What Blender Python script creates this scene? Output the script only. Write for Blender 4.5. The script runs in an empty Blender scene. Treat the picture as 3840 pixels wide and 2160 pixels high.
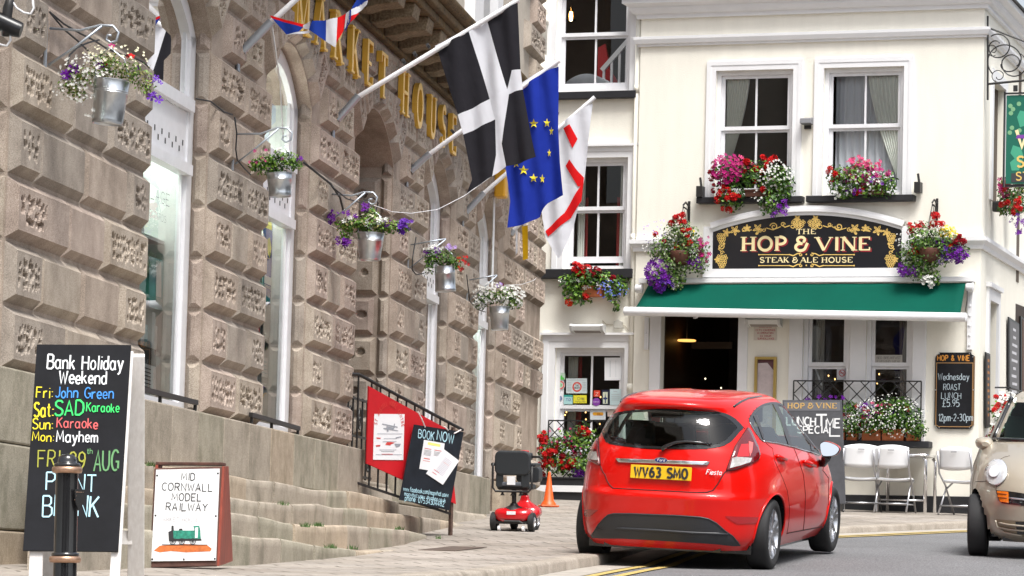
import bpy, bmesh, math, random
import numpy as np
from mathutils import Vector, Matrix
from mathutils.bvhtree import BVHTree
S = bpy.context.scene
COL = S.collection
FOC = 13500.0                      # focal length in pixels of a 3840 wide picture
TH = math.atan(1113 / FOC)         # looking slightly up the hill
RO = 0.0258                        # the camera was held a little askew
_c, _s, _cr, _sr = math.cos(TH), math.sin(TH), math.cos(RO), math.sin(RO)
FW = Vector((0, _c, _s)); _R0 = Vector((1, 0, 0)); _U0 = Vector((0, -_s, _c))
RT = _R0 * _cr + _U0 * _sr
UP = _U0 * _cr - _R0 * _sr
cam_d = bpy.data.cameras.new('camera'); cam = bpy.data.objects.new('camera', cam_d)
COL.objects.link(cam); S.camera = cam
cam_d.sensor_width = 36; cam_d.lens = 36 * FOC / 3840
cam_d.clip_start = 0.5; cam_d.clip_end = 900
cam.matrix_world = Matrix(((RT.x, UP.x, -FW.x, 0), (RT.y, UP.y, -FW.y, 0), (RT.z, UP.z, -FW.z, 0), (0, 0, 0, 1)))
SUN_EL, SUN_AZ = math.radians(63), math.radians(156)    # azimuth clockwise from +Y
wd = bpy.data.worlds.new('World'); S.world = wd; wd.use_nodes = True
nt = wd.node_tree; nt.nodes.clear()
sky = nt.nodes.new('ShaderNodeTexSky'); sky.sky_type = 'NISHITA'; sky.sun_disc = False
sky.sun_elevation = SUN_EL; sky.sun_rotation = SUN_AZ
sky.air_density = 1.0; sky.dust_density = 4.0; sky.ozone_density = 1.0
hs = nt.nodes.new('ShaderNodeHueSaturation'); hs.inputs['Saturation'].default_value = 0.42   # bright cloud cover
bgn = nt.nodes.new('ShaderNodeBackground'); bgn.inputs['Strength'].default_value = 0.11
wo = nt.nodes.new('ShaderNodeOutputWorld')
nt.links.new(sky.outputs[0], hs.inputs['Color']); nt.links.new(hs.outputs[0], bgn.inputs[0]); nt.links.new(bgn.outputs[0], wo.inputs[0])
sd = bpy.data.lights.new('sun', 'SUN'); so = bpy.data.objects.new('sun', sd); COL.objects.link(so)
sd.energy = 2.5; sd.angle = math.radians(24); sd.color = (1.0, 0.985, 0.955)
so.rotation_euler = (math.pi / 2 - SUN_EL, 0, -SUN_AZ + math.pi)
so.location = (5, -5, 30)
S.view_settings.view_transform = 'Standard'; S.view_settings.look = 'None'
S.view_settings.exposure = 1.0; S.view_settings.gamma = 1.0
S.render.engine = 'CYCLES'
S.cycles.max_bounces = 8; S.cycles.transparent_max_bounces = 12
S.cycles.caustics_reflective = False; S.cycles.caustics_refractive = False
def ray(x, y):
 return FW + RT * ((x - 1920) / FOC) - UP * ((y - 1080) / FOC)
def at(x, y, Y):
 d = ray(x, y); return d * (Y / d.y)
_vd = ray(3760, 2240); AL = math.atan2(_vd.x, _vd.y)      # the market wall runs 7.9 degrees off the view
wN = Vector((math.cos(AL), -math.sin(AL), 0)); wS = Vector((math.sin(AL), math.cos(AL), 0))
WO = at(25, 1136, 21.4); WO.z = 0
PH = math.radians(20.3)
pU = Vector((math.cos(PH), -math.sin(PH), 0)); pN = Vector((-math.sin(PH), -math.cos(PH), 0))
PO = at(2400, 1918, 47.6); PO.z = 0
def _onp(x, y, p, n):
 d = ray(x, y); return d * (p.dot(n) / d.dot(n))
def W(x, y, d=0.0):          # -> (s along the market wall, height) on the plane d in front of the wall
 P = _onp(x, y, WO + wN * d, wN); return ((P - WO).dot(wS), P.z)
def B(x, y, d=0.0):          # -> (u along the pub front, height) on the plane d in front of it
 P = _onp(x, y, PO + pN * d, pN); return ((P - PO).dot(pU), P.z)
PAV = [(-80, -9), (-20, -3), (0, -1.35), (19, .0), (22, .06), (24.2, .085), (28, .19), (31.5, .32), (33, .41), (37, .62), (40, .75), (46, 1.05), (60, 1.8), (140, 6)]
ROAD = [(-80, -9.1), (-20, -3.1), (0, -1.45), (19, -.15), (22, -.06), (26, .04), (30.25, .184), (32.7, .362), (36, .5), (39.3, .65), (42.6, .80), (46, .97), (60, 1.72), (140, 5.9)]
def prof(T, Y):
 for (a, b), (c, d) in zip(T, T[1:]):
  if Y <= c: return b + (d - b) * (Y - a) / (c - a)
 return T[-1][1]
def gnd(x, y, T=PAV):        # where the sight line through (x, y) meets the pavement
 d = ray(x, y); lo, hi = 5, 90
 for _ in range(50):
  m = (lo + hi) / 2; P = d * (m / d.y)
  if P.z > prof(T, P.y): lo = m
  else: hi = m
 return P
class MB:
 def __init__(s): s.v = []; s.f = []; s.m = []
 def vert(s, p): s.v.append(tuple(p)); return len(s.v) - 1
 def face(s, pts, m=0):
  i = len(s.v); s.v.extend(tuple(p) for p in pts); s.f.append(tuple(range(i, i + len(pts)))); s.m.append(m)
 def box(s, a, b, m=0):
  x0, y0, z0 = [min(p, q) for p, q in zip(a, b)]; x1, y1, z1 = [max(p, q) for p, q in zip(a, b)]
  i = len(s.v)
  s.v += [(x0, y0, z0), (x1, y0, z0), (x1, y1, z0), (x0, y1, z0), (x0, y0, z1), (x1, y0, z1), (x1, y1, z1), (x0, y1, z1)]
  for q in ((0, 3, 2, 1), (4, 5, 6, 7), (0, 1, 5, 4), (1, 2, 6, 5), (2, 3, 7, 6), (3, 0, 4, 7)):
   s.f.append(tuple(i + k for k in q)); s.m.append(m)
 def obox(s, c, ax, ay, az, m=0):       # oriented box: centre and three half axes
  c = Vector(c); ax = Vector(ax); ay = Vector(ay); az = Vector(az); i = len(s.v)
  for sz in (-1, 1):
   for sx, sy in ((-1, -1), (1, -1), (1, 1), (-1, 1)): s.v.append(tuple(c + ax * sx + ay * sy + az * sz))
  fl = ax.cross(ay).dot(az) < 0
  for q in ((0, 3, 2, 1), (4, 5, 6, 7), (0, 1, 5, 4), (1, 2, 6, 5), (2, 3, 7, 6), (3, 0, 4, 7)):
   q = q[::-1] if fl else q
   s.f.append(tuple(i + k for k in q)); s.m.append(m)
 def bar(s, p, q, w, h=None, up=(0, 0, 1), m=0):
  p = Vector(p); q = Vector(q); d = q - p; L = d.length; d.normalize(); h = w if h is None else h
  u = Vector(up); r = d.cross(u)
  if r.length < 1e-4: r = d.cross(Vector((1, 0, 0)))
  r.normalize(); u = r.cross(d)
  s.obox((p + q) / 2, d * L / 2, r * w / 2, u * h / 2, m)
 def tube(s, pts, r, n=8, m=0, cap=True, closed=False):
  pts = [Vector(p) for p in pts]; N = len(pts); rr = r if isinstance(r, (list, tuple)) else [r] * N
  ref = None; rings = []
  for k in range(N):
   a = pts[(k - 1) % N] if (closed or k > 0) else pts[k]; b = pts[(k + 1) % N] if (closed or k < N - 1) else pts[k]
   d = (b - a).normalized()
   if ref is None:
    ref = d.cross(Vector((0, 0, 1)))
    if ref.length < 1e-3: ref = d.cross(Vector((1, 0, 0)))
   ref = (ref - d * ref.dot(d))
   if ref.length < 1e-6: ref = d.orthogonal()
   ref.normalize(); o = d.cross(ref)
   i = len(s.v); rings.append(i)
   for j in range(n):
    t = 2 * math.pi * j / n; s.v.append(tuple(pts[k] + (ref * math.cos(t) + o * math.sin(t)) * rr[k]))
  for k in range(N if closed else N - 1):
   a, b = rings[k], rings[(k + 1) % N]
   for j in range(n): s.f.append((a + j, a + (j + 1) % n, b + (j + 1) % n, b + j)); s.m.append(m)
  if cap and not closed:
   s.f.append(tuple(rings[0] + j for j in range(n))[::-1]); s.m.append(m)
   s.f.append(tuple(rings[-1] + j for j in range(n))); s.m.append(m)
 def lathe(s, prof_, c=(0, 0, 0), n=24, m=0, axis='z', cap=False):
  c = Vector(c); rings = []
  for r, h in prof_:
   i = len(s.v); rings.append(i)
   for j in range(n):
    t = 2 * math.pi * j / n; a, b = r * math.cos(t), r * math.sin(t)
    s.v.append(tuple(c + (Vector((a, b, h)) if axis == 'z' else Vector((h, a, b)) if axis == 'x' else Vector((b, h, a)))))
  for a, b in zip(rings, rings[1:]):
   for j in range(n): s.f.append((a + j, a + (j + 1) % n, b + (j + 1) % n, b + j)); s.m.append(m)
  if cap:
   s.f.append(tuple(rings[0] + j for j in range(n))[::-1]); s.m.append(m)
   s.f.append(tuple(rings[-1] + j for j in range(n))); s.m.append(m)
 def prism(s, poly, o, ax, ay, an, t, m=0):      # outline poly in the plane (ax, ay), thickness t along an
  o = Vector(o); ax = Vector(ax); ay = Vector(ay); an = Vector(an); i = len(s.v); n = len(poly)
  for p in poly: s.v.append(tuple(o + ax * p[0] + ay * p[1]))
  for p in poly: s.v.append(tuple(o + ax * p[0] + ay * p[1] + an * t))
  s.f.append(tuple(range(i + n - 1, i - 1, -1))); s.m.append(m); s.f.append(tuple(range(i + n, i + 2 * n))); s.m.append(m)
  for k in range(n): s.f.append((i + k, i + (k + 1) % n, i + n + (k + 1) % n, i + n + k)); s.m.append(m)
 def sweep(s, section, path, m=0, closed=False):  # section in (outward, up) carried along a level path, mitred
  path = [Vector(p) for p in path]; N = len(path); rings = []
  for k in range(N):
   a = path[k - 1] if (k > 0 or closed) else None; b = path[(k + 1) % N] if (k < N - 1 or closed) else None
   ds = [(path[k] - a).normalized()] if a is not None else []
   if b is not None: ds.append((b - path[k]).normalized())
   ns = [Vector((d.y, -d.x, 0)) for d in ds]
   nn = ns[0] if len(ns) == 1 else (ns[0] + ns[1]) / max(.3, (1 + ns[0].dot(ns[1])))
   i = len(s.v); rings.append(i)
   for o, h in section: s.v.append(tuple(path[k] + nn * o + Vector((0, 0, h))))
  L = len(section)
  for k in range(N if closed else N - 1):
   a, b = rings[k], rings[(k + 1) % N]
   for j in range(L): s.f.append((a + j, b + j, b + (j + 1) % L, a + (j + 1) % L)); s.m.append(m)
  if not closed:
   s.f.append(tuple(rings[0] + j for j in range(L))); s.m.append(m)
   s.f.append(tuple(rings[-1] + j for j in range(L))[::-1]); s.m.append(m)
 def grid(s, P, m=0):                            # P[i][j] points
  i0 = len(s.v); n = len(P[0])
  for row in P: s.v.extend(tuple(p) for p in row)
  for i in range(len(P) - 1):
   for j in range(n - 1):
    a = i0 + i * n + j; s.f.append((a, a + 1, a + n + 1, a + n)); s.m.append(m)
 def build(s, name, mats, parent=None, smooth=False, bevel=0, auto=None):
  me = bpy.data.meshes.new(name); me.from_pydata(s.v, [], s.f)
  mats = mats if isinstance(mats, (list, tuple)) else [mats]
  for x in mats: me.materials.append(x)
  if len(mats) > 1: me.polygons.foreach_set('material_index', s.m)
  bm = bmesh.new(); bm.from_mesh(me); bmesh.ops.recalc_face_normals(bm, faces=bm.faces)
  bm.to_mesh(me); bm.free()
  if smooth or auto:
   me.polygons.foreach_set('use_smooth', [True] * len(me.polygons))
   if auto: me.set_sharp_from_angle(angle=math.radians(auto))
  o = bpy.data.objects.new(name, me); COL.objects.link(o)
  if parent is not None: o.parent = parent
  if bevel:
   b = o.modifiers.new('bevel', 'BEVEL'); b.width = bevel; b.segments = 2; b.limit_method = 'ANGLE'; b.angle_limit = math.radians(35)
  return o
def tag(o, label=None, cat=None, group=None, kind=None):
 if label: o['label'] = label
 if cat: o['category'] = cat
 if group: o['group'] = group
 if kind: o['kind'] = kind
 return o
def empty(name, loc=(0, 0, 0), rot=(0, 0, 0), label=None, cat=None, group=None):
 o = bpy.data.objects.new(name, None); COL.objects.link(o); o.location = loc; o.rotation_euler = rot; o.empty_display_size = .1
 return tag(o, label, cat, group)
def kids(o): return [c for c in bpy.data.objects if c.parent == o]
def copy_tree(o, parent=None):
 c = o.copy(); COL.objects.link(c)
 if parent is not None: c.parent = parent
 for ch in kids(o): copy_tree(ch, c)
 return c
def mat(name, col, rough=.6, metal=0., var=0., scale=6., col2=None, bump=0., bscale=40., coat=0., spec=.5, streak=None, sheen=0., detail=6):
 m = bpy.data.materials.new(name); m.use_nodes = True; n = m.node_tree.nodes; l = m.node_tree.links
 p = n['Principled BSDF']; p.inputs['Base Color'].default_value = (*col, 1); p.inputs['Roughness'].default_value = rough
 p.inputs['Metallic'].default_value = metal; p.inputs['Specular IOR Level'].default_value = spec
 if coat: p.inputs['Coat Weight'].default_value = coat; p.inputs['Coat Roughness'].default_value = .03
 if sheen: p.inputs['Sheen Weight'].default_value = sheen
 if var or bump or streak:
  tc = n.new('ShaderNodeTexCoord')
 if var:
  mp = n.new('ShaderNodeMapping'); l.new(tc.outputs['Object'], mp.inputs[0])
  if streak: mp.inputs['Scale'].default_value = streak
  nz = n.new('ShaderNodeTexNoise'); nz.inputs['Scale'].default_value = scale; nz.inputs['Detail'].default_value = detail; nz.inputs['Roughness'].default_value = .65
  l.new(mp.outputs[0], nz.inputs['Vector'])
  rp = n.new('ShaderNodeValToRGB'); rp.color_ramp.elements[0].position = .3; rp.color_ramp.elements[1].position = .7
  c2 = col2 if col2 else tuple(min(1, c * (1 + var)) for c in col); c1 = col if col2 else tuple(c * (1 - var) for c in col)
  rp.color_ramp.elements[0].color = (*c1, 1); rp.color_ramp.elements[1].color = (*c2, 1)
  l.new(nz.outputs['Fac'], rp.inputs[0]); l.new(rp.outputs[0], p.inputs['Base Color'])
 if bump:
  n2 = n.new('ShaderNodeTexNoise'); n2.inputs['Scale'].default_value = bscale; n2.inputs['Detail'].default_value = 4
  l.new(tc.outputs['Object'], n2.inputs['Vector'])
  bp = n.new('ShaderNodeBump'); bp.inputs['Strength'].default_value = bump; bp.inputs['Distance'].default_value = .01
  l.new(n2.outputs['Fac'], bp.inputs['Height']); l.new(bp.outputs[0], p.inputs['Normal'])
 return m
def glow(name, col, strength):
 m = bpy.data.materials.new(name); m.use_nodes = True; p = m.node_tree.nodes['Principled BSDF']
 p.inputs['Base Color'].default_value = (*col, 1); p.inputs['Emission Color'].default_value = (*col, 1); p.inputs['Emission Strength'].default_value = strength
 return m
def glass(name, tint=(.9, .95, .93), boost=1.0, rough=.0):
 m = bpy.data.materials.new(name); m.use_nodes = True; n = m.node_tree.nodes; l = m.node_tree.links; n.clear()
 o = n.new('ShaderNodeOutputMaterial'); t = n.new('ShaderNodeBsdfTransparent'); t.inputs[0].default_value = (*tint, 1)
 g = n.new('ShaderNodeBsdfGlossy'); g.inputs['Roughness'].default_value = rough; g.inputs[0].default_value = (1, 1, 1, 1)
 fr = n.new('ShaderNodeFresnel'); fr.inputs['IOR'].default_value = 1.52
 ml = n.new('ShaderNodeMath'); ml.operation = 'MULTIPLY'; ml.inputs[1].default_value = boost; ml.use_clamp = True
 mx = n.new('ShaderNodeMixShader'); l.new(fr.outputs[0], ml.inputs[0]); l.new(ml.outputs[0], mx.inputs[0]); l.new(t.outputs[0], mx.inputs[1]); l.new(g.outputs[0], mx.inputs[2])
 l.new(mx.outputs[0], o.inputs[0]); return m
def granite(name, a, b, fine=160, bump=.35, dirt=None, dscale=1.3):
 m = bpy.data.materials.new(name); m.use_nodes = True; n = m.node_tree.nodes; l = m.node_tree.links
 p = n['Principled BSDF']; p.inputs['Roughness'].default_value = .85; p.inputs['Specular IOR Level'].default_value = .25
 tc = n.new('ShaderNodeTexCoord')
 f = n.new('ShaderNodeTexNoise'); f.inputs['Scale'].default_value = fine; f.inputs['Detail'].default_value = 2; l.new(tc.outputs['Object'], f.inputs['Vector'])
 g = n.new('ShaderNodeTexNoise'); g.inputs['Scale'].default_value = 3.2; g.inputs['Detail'].default_value = 8; g.inputs['Roughness'].default_value = .7; l.new(tc.outputs['Object'], g.inputs['Vector'])
 ad = n.new('ShaderNodeMath'); ad.operation = 'MULTIPLY_ADD'; ad.inputs[1].default_value = .55; l.new(f.outputs['Fac'], ad.inputs[0])
 h = n.new('ShaderNodeMath'); h.operation = 'MULTIPLY'; h.inputs[1].default_value = .45; l.new(g.outputs['Fac'], h.inputs[0]); l.new(h.outputs[0], ad.inputs[2])
 rp = n.new('ShaderNodeValToRGB'); rp.color_ramp.elements[0].position = .34; rp.color_ramp.elements[0].color = (*a, 1); rp.color_ramp.elements[1].position = .62; rp.color_ramp.elements[1].color = (*b, 1)
 l.new(ad.outputs[0], rp.inputs[0]); out = rp.outputs[0]
 if dirt:
  mp = n.new('ShaderNodeMapping'); mp.inputs['Scale'].default_value = (2.2, 2.2, 1.3); l.new(tc.outputs['Object'], mp.inputs[0])
  d = n.new('ShaderNodeTexNoise'); d.inputs['Scale'].default_value = dscale; d.inputs['Detail'].default_value = 7; d.inputs['Roughness'].default_value = .65; l.new(mp.outputs[0], d.inputs['Vector'])
  r2 = n.new('ShaderNodeValToRGB'); r2.color_ramp.elements[0].position = .5; r2.color_ramp.elements[0].color = (0, 0, 0, 1); r2.color_ramp.elements[1].position = .74; r2.color_ramp.elements[1].color = (.75, .75, .75, 1)
  l.new(d.outputs['Fac'], r2.inputs[0])
  mx = n.new('ShaderNodeMixRGB'); mx.inputs[2].default_value = (*dirt, 1); l.new(r2.outputs[0], mx.inputs[0]); l.new(out, mx.inputs[1]); out = mx.outputs[0]
 l.new(out, p.inputs['Base Color'])
 bp = n.new('ShaderNodeBump'); bp.inputs['Strength'].default_value = bump; bp.inputs['Distance'].default_value = .006; l.new(ad.outputs[0], bp.inputs['Height']); l.new(bp.outputs[0], p.inputs['Normal'])
 return m
M = {}
M['granite'] = granite('granite', (.195, .153, .12), (.525, .435, .36), dirt=(.19, .15, .12))
M['granite_step'] = granite('step granite', (.19, .165, .13), (.47, .41, .335), dirt=(.14, .125, .09), dscale=1.8)
M['ashlar'] = granite('upper ashlar', (.33, .29, .24), (.52, .47, .41), fine=90, bump=.15)
M['lichen'] = granite('weathered cornice stone', (.045, .032, .018), (.19, .135, .07), fine=45, dirt=(.24, .14, .035), dscale=4)
M['white'] = mat('white gloss paint', (.80, .80, .82), .32, var=.05, scale=9)
M['white_trim'] = mat('white masonry paint', (.80, .80, .81), .55, var=.04, scale=3)
M['cream'] = mat('cream render', (.87, .84, .745), .85, var=.045, streak=(2.5, 2.5, .5), scale=1.6, bump=.25, bscale=70)
M['black'] = mat('black gloss paint', (.012, .012, .014), .3)
M['black_matt'] = mat('black masonry paint', (.013, .013, .016), .6, var=.3, scale=8)
M['iron'] = mat('black wrought iron', (.018, .017, .017), .5)
M['dark'] = mat('dark interior', (.018, .015, .013), .9)
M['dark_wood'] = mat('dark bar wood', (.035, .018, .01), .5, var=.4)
M['glass'] = glass('window glass', (.97, .98, .975))
M['steel'] = mat('galvanised steel', (.62, .65, .68), .3, metal=1., var=.14, scale=14, bump=.06, bscale=30)
M['zinc'] = mat('galvanised bracket', (.45, .49, .54), .45, metal=.8)
M['gold'] = mat('gilded lettering', (.90, .56, .09), .3, metal=.45)
M['gold_paint'] = mat('gold leaf paint', (.80, .55, .16), .4)
M['cream_paint'] = mat('cream sign paint', (.90, .76, .42), .5)
M['red_paint'] = mat('red sign paint', (.42, .02, .025), .5)
M['paper'] = mat('white paper', (.80, .81, .83), .7)
M['ink'] = mat('black ink', (.02, .02, .022), .6)
M['red_ink'] = mat('red ink', (.62, .05, .04), .6)
M['chalkboard'] = mat('blackboard', (.008, .0085, .011), .75, var=.35, scale=5, spec=.25)
M['chalk'] = mat('white chalk', (.80, .82, .84), .9)
for _n, _c in dict(yellow=(.75, .62, .03), blue=(.06, .28, .75), green=(.05, .72, .16), red=(.68, .13, .13), olive=(.34, .34, .05), teal=(.13, .30, .13), cyan=(.45, .72, .82)).items():
 M['chalk_' + _n] = mat('chalk ' + _n, _c, .9)
# ================================================================ GROUND
def asphalt():
 m = bpy.data.materials.new('asphalt'); m.use_nodes = True; n = m.node_tree.nodes; l = m.node_tree.links; p = n['Principled BSDF']; p.inputs['Roughness'].default_value = .8
 tc = n.new('ShaderNodeTexCoord'); a = n.new('ShaderNodeTexNoise'); a.inputs['Scale'].default_value = 70; a.inputs['Detail'].default_value = 3; l.new(tc.outputs['Object'], a.inputs['Vector'])
 b = n.new('ShaderNodeTexNoise'); b.inputs['Scale'].default_value = .8; b.inputs['Detail'].default_value = 6; l.new(tc.outputs['Object'], b.inputs['Vector'])
 r = n.new('ShaderNodeValToRGB'); r.color_ramp.elements[0].position = .35; r.color_ramp.elements[0].color = (.07, .07, .074, 1); r.color_ramp.elements[1].position = .68; r.color_ramp.elements[1].color = (.24, .24, .245, 1)
 l.new(a.outputs['Fac'], r.inputs[0]); mx = n.new('ShaderNodeMixRGB'); mx.blend_type = 'MULTIPLY'; mx.inputs[0].default_value = .6
 r2 = n.new('ShaderNodeValToRGB'); r2.color_ramp.elements[0].position = .35; r2.color_ramp.elements[0].color = (.72, .71, .70, 1); r2.color_ramp.elements[1].position = .65; r2.color_ramp.elements[1].color = (1, 1, 1, 1)
 l.new(b.outputs['Fac'], r2.inputs[0]); l.new(r.outputs[0], mx.inputs[1]); l.new(r2.outputs[0], mx.inputs[2]); l.new(mx.outputs[0], p.inputs['Base Color'])
 bp = n.new('ShaderNodeBump'); bp.inputs['Strength'].default_value = .5; bp.inputs['Distance'].default_value = .01; l.new(a.outputs['Fac'], bp.inputs['Height']); l.new(bp.outputs[0], p.inputs['Normal'])
 return m
def paving():
 m = bpy.data.materials.new('paving setts'); m.use_nodes = True; n = m.node_tree.nodes; l = m.node_tree.links; p = n['Principled BSDF']; p.inputs['Roughness'].default_value = .82
 tc = n.new('ShaderNodeTexCoord'); mp = n.new('ShaderNodeMapping'); mp.inputs['Rotation'].default_value = (0, 0, math.radians(-12)); l.new(tc.outputs['Object'], mp.inputs[0])
 wv = n.new('ShaderNodeTexNoise'); wv.inputs['Scale'].default_value = 2.5; l.new(mp.outputs[0], wv.inputs['Vector'])
 ad = n.new('ShaderNodeMixRGB'); ad.blend_type = 'LINEAR_LIGHT'; ad.inputs[0].default_value = .03; l.new(mp.outputs[0], ad.inputs[1]); l.new(wv.outputs['Color'], ad.inputs[2])
 b = n.new('ShaderNodeTexBrick'); b.inputs['Scale'].default_value = 1; b.inputs['Brick Width'].default_value = .42; b.inputs['Row Height'].default_value = .40; b.inputs['Mortar Size'].default_value = .013; b.inputs['Mortar Smooth'].default_value = .4
 b.inputs['Color1'].default_value = (.36, .325, .29, 1); b.inputs['Color2'].default_value = (.30, .275, .25, 1); b.inputs['Mortar'].default_value = (.16, .14, .12, 1)
 l.new(ad.outputs[0], b.inputs['Vector'])
 a = n.new('ShaderNodeTexNoise'); a.inputs['Scale'].default_value = 34; a.inputs['Detail'].default_value = 5; l.new(tc.outputs['Object'], a.inputs['Vector'])
 g = n.new('ShaderNodeTexNoise'); g.inputs['Scale'].default_value = 1.1; g.inputs['Detail'].default_value = 8; l.new(tc.outputs['Object'], g.inputs['Vector'])
 def ramp(src, lo, hi):
  r = n.new('ShaderNodeValToRGB'); r.color_ramp.elements[0].position = .33; r.color_ramp.elements[0].color = (*lo, 1); r.color_ramp.elements[1].position = .68; r.color_ramp.elements[1].color = (*hi, 1); l.new(src, r.inputs[0]); return r.outputs[0]
 m1 = n.new('ShaderNodeMixRGB'); m1.blend_type = 'MULTIPLY'; m1.inputs[0].default_value = 1; l.new(b.outputs['Color'], m1.inputs[1]); l.new(ramp(a.outputs['Fac'], (.78, .78, .78), (1.1, 1.1, 1.1)), m1.inputs[2])
 m2 = n.new('ShaderNodeMixRGB'); m2.blend_type = 'MULTIPLY'; m2.inputs[0].default_value = 1; l.new(m1.outputs[0], m2.inputs[1]); l.new(ramp(g.outputs['Fac'], (.72, .69, .64), (1.12, 1.1, 1.08)), m2.inputs[2])
 l.new(m2.outputs[0], p.inputs['Base Color'])
 bp = n.new('ShaderNodeBump'); bp.inputs['Strength'].default_value = .6; bp.inputs['Distance'].default_value = .012; l.new(b.outputs['Fac'], bp.inputs['Height']); bp.invert = True; l.new(bp.outputs[0], p.inputs['Normal'])
 return m
M['asphalt'] = asphalt(); M['paving'] = paving()
M['kerb'] = granite('kerb granite', (.19, .16, .13), (.41, .365, .31), dirt=(.15, .13, .10))
M['concrete'] = mat('gutter concrete', (.34, .31, .27), .85, var=.25, scale=7, bump=.3)
M['yellow_line'] = mat('worn yellow road paint', (.34, .25, .09), .8, var=.3, scale=14, col2=(.56, .41, .12))
ys = [-80, -50, -20, -8, 0, 5, 10, 14, 17, 19, 20.5] + [22 + .55 * k for k in range(48)] + [50, 55, 60, 80, 110, 140]
mb = MB()
mb.grid([[(x, y, prof(ROAD, y)) for x in (-60, -20, -8, -4, -2, 0, 1, 2, 3, 4, 6, 9, 14, 30, 70)] for y in ys])
tag(mb.build('road', M['asphalt'], smooth=True), 'grey asphalt road climbing the hill towards the pub', 'road', kind='structure')
KERB = [(-3.6, -80), (-1.9, 0), (-1.25, 12), (-.62, 19), (-.30, 22.75), (.05, 25.6), (.32, 27.4), (.681, 29.55), (1.15, 31.9), (1.75, 34.2), (2.65, 37.2), (3.724, 39.35), (4.6, 41.05), (5.475, 42.63), (6.6, 44.4), (8.2, 46.5), (13, 51.5), (60, 95)]
def kerb_x(y):
 for (a, b), (c, d) in zip(KERB, KERB[1:]):
  if y <= d: return a + (c - a) * (y - b) / (d - b)
def smooth_line(off, lift, T):
 pts = []
 for k, (x, y) in enumerate(KERB):
  a = Vector(KERB[max(0, k - 1)]); b = Vector(KERB[min(len(KERB) - 1, k + 1)]); d = (b - a).normalized(); n = Vector((d.y, -d.x))
  pts.append(Vector((x, y)) + n * off)
 out = []
 for k in range(len(pts) - 1):
  p0, p1, p2, p3 = pts[max(0, k - 1)], pts[k], pts[k + 1], pts[min(len(pts) - 1, k + 2)]
  N = 8 if (p2 - p1).length < 6 else 4
  for i in range(N):
   t = i / N; q = .5 * ((2 * p1) + (p2 - p0) * t + (2 * p0 - 5 * p1 + 4 * p2 - p3) * t * t + (3 * p1 - p0 - 3 * p2 + p3) * t ** 3) if (p1 - p0).length < 8 and (p3 - p2).length < 8 else p1.lerp(p2, t)
   out.append(Vector((q.x, q.y, prof(T, q.y) + lift)))
 return out
kl = smooth_line(-.17, .0, PAV)
mb = MB(); mb.grid([[(-75, p.y, p.z), (-30, p.y, p.z), (-10, p.y, p.z), (min(-5, p.x - 1), p.y, p.z), (p.x, p.y, p.z)] for p in kl])
tag(mb.build('pavement', M['paving'], smooth=True), 'worn stone paving sloping up between the steps and the kerb', 'pavement', kind='structure')
a = smooth_line(-.168, .003, PAV); b = smooth_line(-.02, .003, PAV); c = smooth_line(0, -.018, PAV); d = smooth_line(.012, -.2, PAV)
mb = MB(); mb.grid([list(q) for q in zip(a, b, c, d)])
tag(mb.build('kerb', M['kerb'], smooth=True), 'granite kerb curving up to the pub corner', 'kerb', kind='structure')
mb = MB(); mb.grid([list(q) for q in zip(smooth_line(.013, .004, ROAD), smooth_line(.30, .004, ROAD))])
tag(mb.build('gutter_channel', M['concrete'], smooth=True), 'pale channel between kerb and yellow lines', 'gutter', kind='structure')
mb = MB()
for o0, o1 in ((.34, .42), (.52, .60)):
 mb.grid([list(q) for q in zip(smooth_line(o0, .008, ROAD), smooth_line(o1, .008, ROAD))])
tag(mb.build('road_marking', M['yellow_line']), 'double yellow lines along the kerb', 'road marking', kind='structure')
mb = MB(); p = gnd(1690, 2060)
mb.box((-.16, -.55, 0), (.16, .75, .004)); o = mb.build('drain_cover', mat('rusty iron cover', (.09, .065, .05), .7, var=.4, scale=20)); o.location = (p.x, p.y, p.z + .002); o.rotation_euler = (math.atan(.04), 0, -.2)
tag(o, 'dark rusty iron cover set in the paving by the bottom step', 'drain cover')
# ================================================================ MARKET HOUSE (granite, rusticated)
# local axes of its empty: x = out of the wall, y = along the wall, z = up
mk = empty('market_house', (WO.x, WO.y, 0), (0, 0, -AL), 'brown granite market hall with rough pitted blocks, arched windows and gilded lettering', 'building')
rng = np.random.default_rng(5)
GR = [M['granite'], granite('pink granite', (.21, .16, .13), (.53, .435, .37), dirt=(.20, .155, .13)), granite('grey granite', (.18, .15, .125), (.45, .39, .33), dirt=(.15, .125, .105)), granite('sandy granite', (.21, .17, .13), (.54, .465, .385), dirt=(.23, .18, .135))]
GS = [M['granite_step'], granite('mossy step granite', (.17, .155, .115), (.43, .39, .31), dirt=(.125, .12, .075), dscale=1.8), granite('buff step granite', (.23, .185, .135), (.52, .43, .33), dirt=(.17, .14, .09), dscale=1.8)]
def pits(A, Bq, w, h, margin=.045, cell=.06, worm=1.0):
 """depth map of a vermiculated panel: sunk worm holes inside a flat margin (metres)."""
 D = np.zeros_like(A); nx = max(1, int((w - 2 * margin) / cell)); ny = max(1, int((h - 2 * margin) / cell))
 for i in range(nx):
  for j in range(ny):
   if rng.random() < .16: continue
   cx = margin + (i + .5 + rng.uniform(-.28, .28)) * (w - 2 * margin) / nx; cy = margin + (j + .5 + rng.uniform(-.28, .28)) * (h - 2 * margin) / ny
   r = cell * rng.uniform(.24, .40); an = rng.uniform(0, math.pi); e = rng.uniform(1.0, 1.6)
   dx, dy = A - cx, Bq - cy; u = dx * math.cos(an) + dy * math.sin(an); v = -dx * math.sin(an) + dy * math.cos(an)
   q = np.sqrt((u / e) ** 2 + v ** 2) / r
   D = np.maximum(D, np.clip((1.35 - q) / .3, 0, 1))
 return D
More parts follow.
